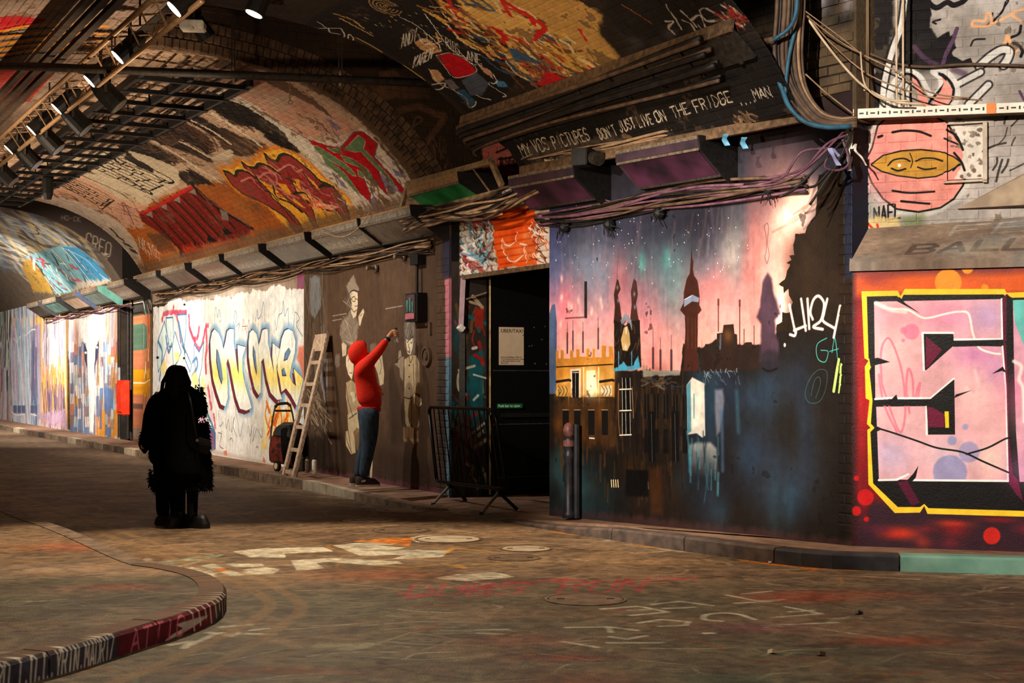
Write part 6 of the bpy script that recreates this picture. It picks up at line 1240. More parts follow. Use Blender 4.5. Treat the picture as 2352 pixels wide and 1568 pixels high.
near = [((845, 968), 'dim', 'wide dim box lamp nearest the doorway above the dark wall'), ((733, 845), 'grey', 'grey box lamp with a hanging wire, second from the doorway'), ((628, 722), 'dim', 'dark box lamp with white scrawl, third from the doorway'), ((530, 615), 'grey', 'pale box lamp above the white wall, fourth from the doorway'), ((455, 523), 'grey', 'scribbled box lamp above the white wall, fifth from the doorway'), ((383, 443), 'dim', 'plain dim box lamp above the white wall, sixth from the doorway'), ((327, 376), 'grey', 'pale box lamp at the far end of the white wall')]
for (x0, x1), k, lb in near:
    box_lamp(lp, TV, ux(x0, .35), ux(x1, .35), 3.14, 3.44, .46, k, lb, 'box lamps along the tunnel cornice')
for (x0, x1), k, lb, sd in [((262, 306), 'grey', 'scrawled box lamp hung in the dark gap between the vaults', BLK), ((201, 244), 'teal', 'teal sided box lamp beside the dark gap', TEALP), ((156, 192), 'amber', 'amber faced box lamp with a navy side, far wall', NAVY), ((111, 146), 'teal', 'greenish box lamp third from the dark gap on the far wall', BLK), ((75, 104), 'dim', 'small dark box lamp at the far end of the far row', BLK)]:
    box_lamp(lp, TV, ux(x0, .35), ux(x1, .35), 3.10, 3.42, .5, k, lb, 'box lamps along the far tunnel cornice', side=sd)
mp = lambda a, z, o: MW.pos(a, z, o)
MD = vec(MW.d)
mx = lambda x: MW.hit(x, 440)[0]
box_lamp(mp, MD, mx(1232) + .08, mx(1400), 3.17, 3.46, .42, 'mauve', 'purple sprayed box lamp with a shiny edge at the left end of the skyline mural', 'box lamps above the skyline mural', hous=mat('mauve_wall'))
box_lamp(mp, MD, mx(1492), mx(1690), 3.20, 3.50, .42, 'mauve', 'dark purple box lamp above the middle of the skyline mural', 'box lamps above the skyline mural', hous=mat('mauve_wall'))
# cornice shelf under them
def beam(name, label, cat, p, q, w, h, m): return MB().bar(p, q, w, h).build(name, m, None, label, cat)
beam('cornice_angle', 'long rusty steel angle along the top of the skyline mural', 'beam', MW.pos(.0, 3.53, .36), MW.pos(3.8, 3.53, .36), .05, .09, BRN)
MB().box(Vector(W(-7.0, .14, 3.50)), .28, 12.7, .06, (NV, TV, UP)).build('cornice_shelf', BRN, None, 'brown ledge running above the box lamps of the tunnel wall', 'ledge')
MB().box(Vector(W(-20.5, .14, 3.48)), .28, 9.6, .06, (NV, TV, UP)).build('cornice_shelf', BRN, None, 'brown ledge above the far row of box lamps', 'ledge')
# frame over the doorway with the green lamp
t = thing('lamp_frame', 'tan steel frame spanning the doorway above the shutter', 'frame', SHP.pos(1.0, 3.3))
fr = lambda x, y, o: Vector(SHP.pos(*SHP.hit(x, y), o))
TANM = mat('tan_steel', (104, 82, 58), (142, 116, 84), .6, 12, .15)
for (x0, y0), (x1, y1), nm in (((985, 505), (1228, 446), 'lower_rail'), ((1008, 428), (1210, 376), 'upper_rail'), ((1010, 425), (990, 495), 'post'), ((1205, 372), (1232, 432), 'post'), ((1160, 388), (1222, 470), 'brace')):
    MB().bar(fr(x0, y0, .42), fr(x1, y1, .42), .045 if nm != 'brace' else .015, .06 if nm != 'brace' else .015).build(nm, TANM, t)
g0, g1 = SHP.hit(1013, 430)[0], SHP.hit(1150, 430)[0]
box_lamp(lambda a, z, o: SHP.pos(a, z, o), TV, g0 + .1, g1, 3.43, 3.70, .5, 'green', 'green painted box lamp carried by the frame over the doorway', 'box lamps over the doorway', hous=BRASS)

# --- cables
def wire(name, pts, r, m, label, group=None, n=5, k=5, cat='cable'):
    P = smooth([tuple(p) for p in pts], k); return MB().tube(P, r, n).build(name, m, None, label, cat, group, smooth=True, fix=False)
rr = random.Random(9)
def bundle(f, a0, a1, n, rad, mats, label, group, amp=.05, step=.55, r=(.008, .017)):
    for i in range(n):
        s0 = a0 + rr.uniform(0, .25) * (a1 - a0) * (i % 3 == 1); s1 = a1 - rr.uniform(0, .3) * (a1 - a0) * (i % 4 == 2)
        m = max(4, int((s1 - s0) / step)); ph = rr.uniform(0, 6.28); oz = rr.uniform(-rad, rad); oo = rr.uniform(0, rad * 1.3)
        pts = [f(s0 + (s1 - s0) * j / m, oz + amp * math.sin(ph + j * 1.1) * rr.uniform(.3, 1), .02 + oo + rr.uniform(-.01, .02)) for j in range(m + 1)]
        wire('cable', pts, rr.uniform(*r), rr.choice(mats), label, group)
bundle(lambda a, z, o: W(a, o, 3.04 + z), -13.1, -.4, 16, .07, [CABM[0], CABM[1], CABM[0], CABM[3]], 'thin brown cable in the tangle running under the tunnel box lamps', 'cables under the tunnel box lamps')
bundle(lambda a, z, o: W(a, o, 3.00 + z), -25, -15.2, 7, .05, CABM, 'thin cable in the tangle under the far box lamps', 'cables under the far box lamps')
bundle(lambda a, z, o: MW.pos(a, 3.08 + z - .02 * math.sin(a * 2.2), o), -.1, 3.5, 16, .075, [CABM[2], CABM[1], CABM[2], CABM[0]], 'mauve sprayed cable in the bundle along the top of the skyline mural', 'cables along the skyline mural', .05)
bundle(lambda a, z, o: SHP.pos(a, 3.27 + z + .05 * math.cos(a * 2.0) + .03 * a, .40 + o), -.5, 2.75, 22, .10, [CABM[0], CABM[3], CABM[0], CABM[3], CABM[1]], 'tan cable in the bundle sagging across the roller shutter', 'cables across the shutter', .05, .35)
bundle(lambda a, z, o: W(a, o + .02, 3.53 + z), -13.0, -.5, 4, .03, CABM[:2], 'dark cable lying on the ledge above the box lamps', 'cables on the tunnel ledge', .03)
bundle(lambda a, z, o: MW.pos(a, 3.60 + z, .2 + o), -.0, 3.6, 8, .05, [CABM[0], CABM[3], CABM[1]], 'thin tangled cable on the steel angle above the skyline mural', 'cables on the mural angle', .05)
# tray on the near vault with heavy cables
t = thing('cable_tray', 'long dark steel cable tray under the near vault', 'tray', W(3.8, .5, 3.9))
MB().prism([W(1.42, .34, 3.96), W(1.42, .56, 4.15), W(1.42, .56, 4.18), W(1.42, .32, 3.98)], TV * 4.75).build('floor_plate', DRK, t)
MB().prism([W(1.42, .55, 4.14), W(1.42, .58, 4.14), W(1.42, .56, 4.25), W(1.42, .53, 4.25)], TV * 4.75).build('upper_lip', BRN, t)
for i in range(9): MB().bar(W(1.6 + i * .55, .33, 3.95), W(1.6 + i * .55, .57, 4.14), .03, .02).build('rung', DRK, t)
for i, (ds, z0, r) in enumerate([(.62, 4.12, .022), (.60, 4.07, .028), (.57, 4.03, .024), (.53, 3.99, .022), (.50, 3.95, .028), (.46, 3.91, .020), (.43, 3.87, .017), (.40, 3.84, .012)]):
    pts = [W(1.36 + .05 * (i % 3), ds - .10, z0 - .02)] + [W(1.5 + j * .62, ds + .02 * math.sin(j + i), z0 + .012 * j * (i % 2) - .05 * math.sin(j * .5 + i * .6) * (i > 4)) for j in range(8)]
    wire('heavy_cable', pts, r, CABM[(0, 1, 1, 0, 1, 1, 0, 1)[i]], f'heavy cable lashed below the near vault tray, {NTH[i] if i < 7 else "last"} from the top', 'heavy cables on the near vault tray', 7)
# vertical drop of cables at the corner, blue hoses, pale wires to the white bar
Yc = 11.3
for i in range(8):
    x = 1856 - i * 9; d = i * 5
    pts = [at(x - 12, -120, Yc - .1), at(x - 8, 0, Yc - .08), at(x - 14, 120, Yc - .06), at(x - 4 + d * .2, 200 - d * .2, Yc - .06), at(1884 - i * 3, 252 + i * 4, Yc - .08), at(1925, 270 + i * 3, Yc - .1), at(1968, 268 + i * 3, Yc - .12)]
    wire('drop_cable', pts, .011 + .005 * (i % 3), CABM[(0, 3, 0, 1, 0, 0, 1, 0)[i % 8]], f'brown cable curving from roof corner to white bar, {NTH[i] if i < 7 else "last"} counting from the right', 'drop cables at the roof corner', 7)
for i in range(6):
    x = 1775 + i * 9
    wire('riser_cable', [at(x + 14, -140, Yc + .5), at(x + 8, 30, Yc + .5), at(x + 6, 130, Yc + .45), at(x + 26, 250, Yc + .3)], .02, CABM[1], 'dark cable hanging straight down in the roof corner', 'dark risers in the roof corner', 6)
wire('blue_hose', [at(1832, -60, Yc - .2), at(1829, 25, Yc - .2), at(1812, 65, Yc - .2), at(1776, 92, Yc - .15)], .017, BLUEC, 'short blue hose at the top of the roof corner', None, 8, cat='hose')
wire('blue_hose', [at(1766, 120, Yc), at(1782, 165, Yc - .05), at(1800, 215, Yc - .1), at(1815, 248, Yc - .15), at(1850, 280, Yc - .18), at(1900, 292, Yc - .2), at(1955, 290, Yc - .2)], .020, BLUEC, 'long blue hose bending from the vault to the white bar', None, 8, cat='hose')
wire('blue_hose', [at(1826, 70, Yc - .1), at(1812, 130, Yc - .1), at(1806, 180, Yc - .1), at(1804, 215, Yc - .1)], .016, BLUEC, 'short straight blue hose joining the long one', None, 8, cat='hose')
wire('splice_cable', [at(1640, 92, 12.0), at(1700, 96, 11.7), at(1745, 98, 11.4), at(1776, 92, Yc - .1)], .03, CABM[0], 'taped brown splice leading to the blue hose', None, 8)
for i, (pts, r) in enumerate([([(1822, -10), (1880, 78), (1945, 160), (2000, 215), (2060, 243), (2130, 250)], .017), ([(1835, 10), (1900, 90), (1985, 165), (2075, 215), (2150, 236), (2260, 242)], .010), ([(1838, 25), (1915, 85), (1975, 122), (2060, 175), (2140, 225), (2230, 240)], .010), ([(1842, 20), (1930, 85), (1985, 130)], .008), ([(1850, 170), (1900, 215), (1960, 262)], .010), ([(1990, 140), (1994, 190), (2005, 222), (2040, 246), (2100, 250)], .012)]):
    wire('pale_wire', [(SU.pos(*SU.hit(x, y), .20 + .03 * i) if x > 1985 else at(x, y, 11.32 - .03 * i)) for x, y in pts], r * .62, PALEC if i in (0, 5) else CABM[3], f'pale wire strung from the roof corner to the white bar, {NTH[i]} from the lowest', 'pale wires to the white bar', 6)
wire('wall_cable', [SU.pos(*SU.hit(*q_), .04) for q_ in ((1985, 120), (2060, 148), (2130, 156), (2230, 150), (2420, 156))], .012, CABM[0], 'dark cable drooping across the brick wall above the pink head', None, 6)
for x, lb in ((2066, 'left'), (2081, 'right')):
    wire('rope', [SU.pos(*SU.hit(x + 1, -160), .24), SU.pos(*SU.hit(x, 60), .22), SU.pos(*SU.hit(x, 160), .22), SU.pos(*SU.hit(x, 252), .19)], .009, PALEC, f'{lb} one of two pale ropes hanging onto the white bar', None, 7, cat='rope')
for pts in ([(1960, 300), (1890, 370), (1830, 430), (1790, 452)], [(1955, 300), (1930, 360), (1880, 420), (1860, 430)], [(1958, 305), (1920, 380), (1900, 410), (1860, 470)], [(1940, 300), (1860, 380), (1790, 420), (1700, 430)], [(1945, 310), (1900, 330), (1840, 390), (1760, 410)], [(1935, 320), (1950, 370), (1930, 390), (1895, 385), (1900, 360)], [(1900, 340), (1840, 350), (1800, 405), (1740, 425)]):
    wire('loose_cable', [at(x, y, 11.15) for x, y in pts], .011, CABM[rr.choice((0, 2, 2, 1))], 'loose mauve cable fanning down from the white bar onto the mural top', 'loose cables below the white bar')
wire('cable_loop', [at(1755, 432, 12.0), at(1700, 450, 12.3), at(1600, 470, 12.9), at(1480, 478, 13.4), at(1400, 462, 13.7), at(1340, 440, 14.0)], .008, CABM[2], 'long thin mauve cable sagging below the mural bundle')
wire('cable_loop', [W(ux(735, .5), .52, 3.44), W(ux(780, .5), .54, 3.28), W(ux(810, .5), .54, 3.27), W(ux(838, .5), .54, 3.36), W(ux(850, .5), .5, 3.5)], .006, CABM[3], 'thin wire looping in front of the second box lamp')
# white slotted bar
t = thing('slotted_bar', 'white slotted steel channel fixed across the brick wall above the pink head', 'bar', at(1968, 270, 10.9))
L0, R0 = Vector(SU.pos(*SU.hit(1966, 270), .17)), Vector(SU.pos(*SU.hit(2420, 253), .17)); dv = (R0 - L0).normalized(); fw = dv.cross(UP).normalized()
if fw.y > 0: fw = -fw
WB = mat('bar_white', (220, 204, 184), (240, 228, 210), .5, 9, .1, c3=(190, 150, 120))
MB().box((L0 + R0) / 2, .015, (R0 - L0).length, .075, (fw, dv, dv.cross(fw).normalized() * 1)).build('front_flange', WB, t)
for s_ in (.037, -.037): MB().box((L0 + R0) / 2 - fw * .05 + Vector((0, 0, s_)), .1, (R0 - L0).length, .006, (fw, dv, UP)).build('flange', BRN if s_ < 0 else WB, t)
mb = MB(); n = 34
for i in range(n):
    c = L0 + (R0 - L0) * ((i + .5) / n) + fw * .009
    if i % 2: mb.box(c, .004, .035, .011, (fw, dv, UP))
    else: mb.box(c, .004, .012, .026, (fw, dv, UP))
o = mb.build('slot', BLK, t, kind='stuff')
MB().box(L0 + (R0 - L0) * .70 + fw * .004, .02, .07, .08, (fw, dv, UP)).build('orange_tape', mat('orange_tape', (226, 120, 50), (236, 140, 70), .6, 9, 0), t, 'orange tape patch')
for k_ in (.1, .75): MB().bar(L0.lerp(R0, k_), L0.lerp(R0, k_) - fw * .2, .03).build('bracket', BRN, t)
def ribbon(name, pts, w, m, label):
    P = smooth(pts, 5); v = []; d = Vector((1, 0.2, 0))
    for i, p in enumerate(P): tw = math.sin(i * .5) * .6; dd = Vector((math.cos(tw), math.sin(tw), 0)) * w / 2; v += [Vector(p) - dd, Vector(p) + dd, Vector(p) + dd + Vector((.002, .006, 0)), Vector(p) - dd + Vector((.002, .006, 0))]
    n = len(P); f = []
    for i in range(n - 1):
        for j in range(4): f.append((i * 4 + j, i * 4 + (j + 1) % 4, i * 4 + 4 + (j + 1) % 4, i * 4 + 4 + j))
    return MB().add(v, f + [(0, 1, 2, 3), (n * 4 - 4, n * 4 - 3, n * 4 - 2, n * 4 - 1)]).build(name, m, None, label, 'tape')
ribbon('tape_tail', [at(1956, 272, 11.2), at(1946, 300, 11.2), at(1948, 345, 11.2), at(1952, 392, 11.2)], .03, WHITE, 'long white tape tail hanging from the end of the white bar')
ribbon('tape_tail', [at(1958, 275, 11.2), at(1957, 310, 11.2), at(1954, 342, 11.2), at(1966, 330, 11.18), at(1964, 345, 11.18), at(1978, 360, 11.18), at(1990, 380, 11.18)], .02, WHITE, 'knotted white tape with a crooked tail below the white bar')
BT = mat('blue_tape', (70, 130, 160), (110, 170, 196), .5, 9, 0); LT = mat('lavender_tape', (150, 150, 190), (170, 170, 206), .5, 9, 0)
ribbon('tape_tail', [at(1930, 360, 11.15), at(1916, 346, 11.14), at(1906, 340, 11.13), at(1914, 358, 11.12), at(1927, 380, 11.12)], .04, LT, 'pale lavender tape tail among the loose cables')
for x, y, Y, lb in ((1668, 318, 12.4, 'blue and green tape knot on the steel angle above the mural'), (1710, 325, 12.2, 'thin blue tape tail right of the tape knot'), (1560, 354, 13.0, 'blue tape tail left of the tape knot'), (768, 527, 19.4, 'small blue tape tail on the ledge above the dark wall'), (955, 487, 17.1, 'pale blue tape tail at the door end of the ledge')):
    ribbon('tape_tail', [at(x, y - 10, Y - .45), at(x - 4, y + 2, Y - .45), at(x + 3, y + 16, Y - .45)], .05, BT, lb)

# --- truss with spot lamps
t = thing('lighting_truss', 'long alloy lighting truss hung under the vault of the tunnel', 'truss', W(-6, 4.0, 4.6))
ch = [(3.95, 4.60), (4.14, 4.80), (3.78, 4.82)]
for s, z in ch: MB().tube([W(-19, s, z), W(3.4, s, z)], .026, 8).build('chord', BRASS, t, smooth=True)
mb = MB(); 
for i in range(46):
    u = -18.8 + i * .48
    for k_ in range(3):
        (sa, za), (sb, zb_) = ch[k_], ch[(k_ + 1) % 3]
        MB().tube([W(u, sa, za), W(u + .24, sb, zb_)], .009, 5).build('brace', BRASS, t) if i > 26 else mb.tube([W(u, sa, za), W(u + .24, sb, zb_)], .009, 5)
mb.build('far_bracing', BRASS, t, kind='stuff')
for u in (-15, -9, -3, 1.5): MB().tube([W(u, 4.0, 4.8), W(u, 4.0, 5.12)], .012, 6).build('hanger', DRK, t)
GLOW = emit_mat('lamp_glow', (255, 236, 206), 14)
def spot_lamp(loc, axis, lit, label, group, L=.36, R=.092):
    c = Vector(loc); a = Vector(axis).normalized(); t = thing('spot_lamp', label, 'lamp', c, group)
    MB().lathe(c, -a, [(0, R), (.02, R), (L * .6, R * .95), (L * .8, R * .8), (L, R * .5)], 14).build('can', BLK, t, smooth=False)
    MB().lathe(c + a * .003, a, [(0, R * .86), (.002, R * .86)], 14).build('lens', GLOW if lit else mat('dull_lens', (40, 36, 30), (60, 54, 44), .2, 10, 0), t)
    x = a.cross(UP).normalized(); b = c - a * L * .45
    y_ = MB()
    for s_ in (-1, 1): y_.bar(b + x * s_ * (R + .012), b + x * s_ * (R + .012) + UP * .2, .012, .03)
    y_.bar(b - x * (R + .02) + UP * .2, b + x * (R + .02) + UP * .2, .012, .03); y_.build('yoke', DRK, t)
    MB().lathe(b + UP * .2, (0, 0, 1), [(0, .02), (.06, .02)], 8).build('clamp', DRK, t)
    return t
for i, (x, y) in enumerate([(400, 50), (270, 120), (205, 182), (130, 236), (72, 283), (20, 318)]):
    u = ux(x, 4.08); p = W(u, 4.08, 4.60)
    spot_lamp(p, NV * .62 - UP * .62 - TV * .13, True, 'black spot lamp with a glowing lens, %s along the truss from the near end' % NTH[i], 'lit spot lamps on the truss')
spot_lamp(at(583, 32, 13.2), (-.35, -.10, -.9), True, 'black spot lamp with a glowing lens hung alone right of the truss', None)
for i, (x, y) in enumerate([(278, 196), (201, 242), (138, 293), (87, 324), (33, 362)]):
    u = ux(x, 3.7); spot_lamp(W(u, 3.72, 4.40), -NV * .62 - UP * .7 + TV * .25, False, 'dark backed spot lamp aimed at the wall, %s below the truss' % NTH[i], 'dark spot lamps below the truss', .40, .12)
spot_lamp(at(478, 88, 14.5), (.5, .2, -.7), False, 'dark spot lamp beside the white projector box', None)
t = thing('projector_box', 'white flat projector box hanging right of the truss', 'projector', at(443, 72, 14.0))
MB().box(Vector(at(443, 60, 14.0)), .24, .2, .085, (Vector((.98, .05, -.02)), Vector((-.05, .98, 0)), UP)).build('case', WHITE, t, bevel=.01); MB().lathe(Vector(at(440, 66, 13.89)), (0, -1, 0), [(0, .02), (.012, .018)], 10).build('lens', mat('amber_glass'), t); MB().tube([at(445, 50, 14.0), at(446, 20, 14.0)], .015, 6).build('hanger', DRK, t)
t = thing('track_beam', 'brown twin rail beam running above the truss', 'beam', W(-6, 4.4, 4.75))
for ds, dz in ((0, 0), (.10, .03), (.2, .06)): MB().bar(W(-19, 4.40 + ds, 4.78 + dz), W(3.0, 4.40 + ds, 4.78 + dz), .07, .05).build('rail', mat('dark_rail', (44, 33, 24), (66, 50, 36), .7, 10, .1), t)
# cable ladder near the crown
t = thing('cable_ladder', 'black cable ladder hung along the crown of the middle vault', 'ladder tray', W(-7, 2.8, 4.8))
for s0, s1 in ((2.15, 2.5), (2.85, 2.95), (3.4, 3.4)): MB().bar(W(-.8, s0, 4.86), W(-14.3, s1, 4.86), .05, .09).build('rail', BLK, t)
for i in range(18): u = -1.0 - i * .76; MB().bar(W(u, 2.12 + .35 * i / 18, 4.83), W(u, 3.42, 4.83), .06, .05).build('rung', BLK, t)
for i in range(12): u = -1.4 - i * 1.1; MB().tube([W(u, 2.9, 4.85), W(u, 2.9, 5.06)], .012, 5).build('hanger', BLK, t)
for i in range(7):
    s = 2.3 + i * .15; wire('tray_cable', [W(-.6, s, 4.90)] + [W(-1.5 - j * 1.6, s + .03 * math.sin(j * 2 + i), 4.905 + .012 * (i % 2)) for j in range(8)], .018, CABM[(1, 1, 0)[i % 3]], 'dark cable lying on the black cable ladder', 'cables on the cable ladder', 6)
# black leaf-like rag ends along the rail
t = thing('hanging_sleeve', 'black cloth sleeve hanging below the cable ladder at the far left', 'cloth', at(110, 455, 24))
MB().lathe(at(110, 458, 24), (0, 0, 1), [(0, .06), (.1, .09), (.35, .1), (.45, .06), (.5, .015)], 8).build('cloth_body', BLK, t)
# pole across the tunnel
A, B = Vector(at(-40, 148, 14.6)), Vector(at(985, 191, 15.55))
t = thing('steel_pole', 'long dark steel pole hung across the tunnel on rods', 'pole', A)
MB().tube([A, A + (B - A) * .5, B], .045, 10).build('tube', DRK, t, smooth=True)
for x in (244, 251, 517, 523, 768, 775):
    f_ = (x + 40) / 1025; p = A + (B - A) * f_; MB().tube([p, p + UP * .62], .009, 5).build('rod', DRK, t)
for x in (248, 520, 771): p = A + (B - A) * ((x + 40) / 1025); MB().lathe(p - UP * .075, (0, 0, 1), [(0, .012), (.03, .02), (.16, .02)], 8).build('clip', STEEL, t)
mb = MB(); t = thing('hanging_chain', 'short rusty chain with a ring hanging from the dark pole', 'chain', at(667, 240, 15.2))
for i in range(7):
    c = Vector(at(666, 190 + i * 6.4, 15.2)); x = Vector((1, 0, 0)) if i % 2 else Vector((0, 1, 0)); mb.tube([c + x * .012 * math.cos(k) + UP * .02 * math.sin(k) for k in np.linspace(0, 6.28, 9)], .004, 4)
mb.build('links', BRASS, t); c = Vector(at(667, 235, 15.2)); MB().tube([c + Vector((1, 0, 0)) * .022 * math.cos(k) + UP * .022 * math.sin(k) for k in np.linspace(0, 6.28, 13)], .005, 5).build('ring', BRASS, t)

# --- fittings on walls
def wbox(P, x0, x1, y0, y1, d, name, m, parent, off=0, uvc=None):
    a, b = P.hit(x0, y1); a2, b2 = P.hit(x1, y0)
    q = [(a, b), (a2, b), (a2, b2), (a, b2)]; mb = MB(); v = [P.pos(i, j, off) for i, j in q] + [P.pos(i, j, off + d) for i, j in q]
    mb.add(v, [(3, 2, 1, 0), (4, 5, 6, 7)] + [(i, (i + 1) % 4, 4 + (i + 1) % 4, 4 + i) for i in range(4)], [uvc.uv(i, j) for i, j in q] * 2 if uvc else None)
    return mb.build(name, m, parent)
t = thing('meter_box', 'black open fronted meter box with pink fuses on the dark wall', 'box', LW.pos(*LW.hit(970, 740), .0))
wbox(LW, 953, 981, 672, 740, .13, 'case', BLK, t); wbox(LW, 956, 977, 676, 736, .012, 'window', mat('box_inside', (60, 44, 50), (90, 66, 72), .5, 9, 0), t, .13)
PK = mat('pink_fuse', (160, 90, 100), (186, 112, 120), .5, 9, 0)
for x0, x1, y0, y1 in ((958, 963, 690, 718), (965, 969, 684, 716), (971, 975, 692, 718)): wbox(LW, x0, x1, y0, y1, .012, 'dial', mat('teal_glass'), t, .14)
wbox(LW, 957, 977, 719, 734, .014, 'fuse_block', PK, t, .14)
t = thing('conduit', 'black conduit with a junction box dropping to the meter box', 'pipe', LW.pos(*LW.hit(968, 672), .05))
p, q = LW.hit(968, 672), LW.hit(968, 580); MB().tube([LW.pos(p[0], p[1], .06), LW.pos(p[0], q[1], .06)], .018, 8).build('tube', BLK, t); wbox(LW, 960, 978, 584, 610, .11, 'junction_box', BLK, t)
t = thing('pull_plate', 'painted over brown switch plate below the meter box', 'plate', LW.pos(*LW.hit(975, 762), .0)); BRW = mat('wall_brown', (76, 56, 42), (96, 74, 56), .6, 12, .2)
wbox(LW, 962, 985, 742, 750, .03, 'lip', BRW, t); wbox(LW, 988, 992, 740, 768, .03, 'bar', BRW, t)
t = thing('wall_plaque', 'round brown plaque with a raised rim on the dark wall', 'plaque', LW.pos(*LW.hit(982, 832), .0))
c = LW.pos(*LW.hit(982, 818), 0.005); MB().lathe(c, NV, [(0, .125), (.03, .12), (.03, .095), (.015, .09), (.012, .01)], 20).build('disc', BRW, t); MB().lathe(c, NV, [(.012, .05), (.03, .045), (.034, .01)], 10).build('boss', BRW, t)
for x, y, lb, P in ((868, 616, 'small pale lamp holder under the cable tangle', LW), (932, 590, 'chrome spot bracket near the top of the dark wall', LW)):
    t = thing('wall_bracket', lb, 'bracket', P.pos(*P.hit(x, y), 0)); c = Vector(P.pos(*P.hit(x, y), .02)); MB().lathe(c, NV, [(0, .05), (.02, .05), (.03, .02), (.1, .02), (.12, .035), (.14, .03)], 10).build('stem', STEEL, t); MB().bar(c + NV * .1, c + NV * .1 - TV * .1, .02).build('arm', STEEL, t)
# hatch on the mural, painted with it
t = thing('wall_hatch', 'raised square hatch painted over with pink sky on the mural', 'hatch', MW.pos(*MW.hit(1325, 730), 0))
wbox(MW, 1300, 1347, 646, 729, .018, 'lid', m_m, t, .001, cv_m); wbox(MW, 1346.5, 1348.5, 646, 730, .025, 'edge', DRK, t); wbox(MW, 1299, 1348, 728.5, 731, .025, 'edge', DRK, t)
for x, y, lb in ((1307, 522, 'left'), (1410, 516, 'middle'), (1525, 490, 'right'), (1780, 435, 'far right')):
    t = thing('cable_anchor', f'black tangled cable anchor on the mural top, {lb} of four', 'anchor', MW.pos(*MW.hit(x, y), 0)); c = Vector(MW.pos(*MW.hit(x, y), .03)); mn = vec(MW.n)
    MB().lathe(c, mn, [(0, .05), (.03, .06), (.07, .045), (.09, .015)], 9).build('knob', BLK, t)
    mb = MB()
    for i in range(6): a_ = rr.uniform(2.5, 7); L_ = rr.uniform(.08, .16); mb.tube([c + mn * .05, c + mn * .07 + MD * L_ * .5 * math.cos(a_) + UP * L_ * .4 * math.sin(a_), c + mn * .04 + MD * L_ * math.cos(a_) + UP * L_ * math.sin(a_)], .006, 4)
    mb.build('wire_ends', BLK, t)
# drain post standing against the mural
t = thing('iron_pipe', 'old ringed iron pipe with a rounded red cap standing against the mural', 'pipe', MW.pos(*MW.hit(1332, 1176), .1)); pb = MW.hit(1328, 1175); base = Vector(MW.pos(pb[0], .06, .12)); hh = 1.0 - .06
IRON = mat('mural_iron', (22, 22, 26), (44, 42, 46), .45, 9, .15); RCAP = mat('red_cap', (66, 42, 38), (120, 72, 62), .5, 9, .1)
MB().lathe(base, UP, [(0, .066), (.05, .062), (.07, .046), (.58, .044), (.6, .054), (.63, .054), (.65, .044), (.70, .044), (.71, .056), (.78, .056), (.8, .046)], 14).build('shaft', IRON, t, smooth=True)
MB().lathe(base, UP, [(.71, .057), (.735, .059), (.77, .057)], 14).build('collar', RCAP, t, 'red painted collar'); MB().lathe(base, UP, [(.80, .046), (.83, .056), (.88, .058), (.92, .046), (.945, .02)], 14).build('cap', RCAP, t, 'red painted cap', smooth=True)
MB().tube([base + MD * .062 - vec(MW.n) * .05, base + MD * .062 - vec(MW.n) * .05 + UP * .93], .032, 8).build('back_pipe', IRON, t)
# small camera / speaker on the band
t = thing('wall_speaker', 'small black boxy speaker below the writing on the near vault', 'speaker', at(1350, 380, 13.4))
MB().box(Vector(at(1340, 362, 13.4)), .17, .2, .16, (Vector((.85, -.5, 0)), Vector((.5, .85, 0)), UP)).build('case', BLK, t, bevel=.008); MB().lathe(at(1362, 362, 13.3), (.5, -.8, -.2), [(0, .06), (.1, .07)], 12).build('hood', DRK, t); MB().bar(at(1345, 350, 13.4), at(1370, 330, 13.8), .03).build('bracket', DRK, t)
t = thing('pipe_stub', 'short blackened pipe stub at the right end of the near vault', 'pipe', at(1750, 185, 12.0)); MB().lathe(at(1752, 190, 11.9), (-.3, -.6, .35), [(0, .05), (.14, .05), (.14, .04)], 10).build('stub', BRN, t)
# framed board on the brick wall and the timber post
t = thing('wall_frame', 'cream moulded frame with flaking paint on the brick wall', 'frame', SU.pos(*SU.hit(2220, 420), 0.02))
for x0, x1, y0, y1 in ((2168, 2176, 282, 420), (2258, 2268, 282, 420), (2168, 2268, 280, 289), (2168, 2268, 413, 422)): wbox(SU, x0, x1, y0, y1, .05, 'moulding', m_u if x1 == 2176 else mat('cream_wood', (176, 158, 136), (206, 190, 168), .6, 12, .15), t, 0, cv_u)
wbox(SU, 2175, 2260, 288, 414, .02, 'board', m_u, t, 0, cv_u)
t = thing('timber_post', 'upright weathered timber post in the corner above the white bar', 'post', at(1983, 266, 11.25))
MB().bar(SU.pos(*SU.hit(1983, 268), .06), SU.pos(*SU.hit(1983, -500), .06), .085, .085).build('post_body', mat('old_timber', (96, 76, 54), (134, 108, 78), .8, 6, .3, stretch=(8, 8, .6)), t); MB().bar(SU.pos(*SU.hit(1983, 215), .07), SU.pos(*SU.hit(1983, 200), .07), .10, .04).build('strap', PALEC, t)
# pipes in the dark gap and red box
for i, x in enumerate((286, 294, 301)):
    u = ux(x, -.2); MB().tube([W(u, -.2, .1), W(u, -.2, 3.3)], .03, 7).build('soil_pipe', DRK, None, 'dark upright pipe in the gap between white wall and far wall', 'pipe', 'pipes in the dark gap')
t = thing('red_box', 'bright red box on the far wall beside the dark gap', 'box', W(ux(282, .1), .1, .9)); u = ux(276, .1)
RED = mat('red_enamel', (206, 44, 22), (230, 62, 34), .45, 6, .05); MB().box(Vector(W(u + .3, .1, 1.02)), .16, .55, .75, (NV, TV, UP)).build('case', RED, t, bevel=.02); MB().box(Vector(W(u + .3, .19, 1.02)), .02, .42, .6, (NV, TV, UP)).build('door', RED, t)
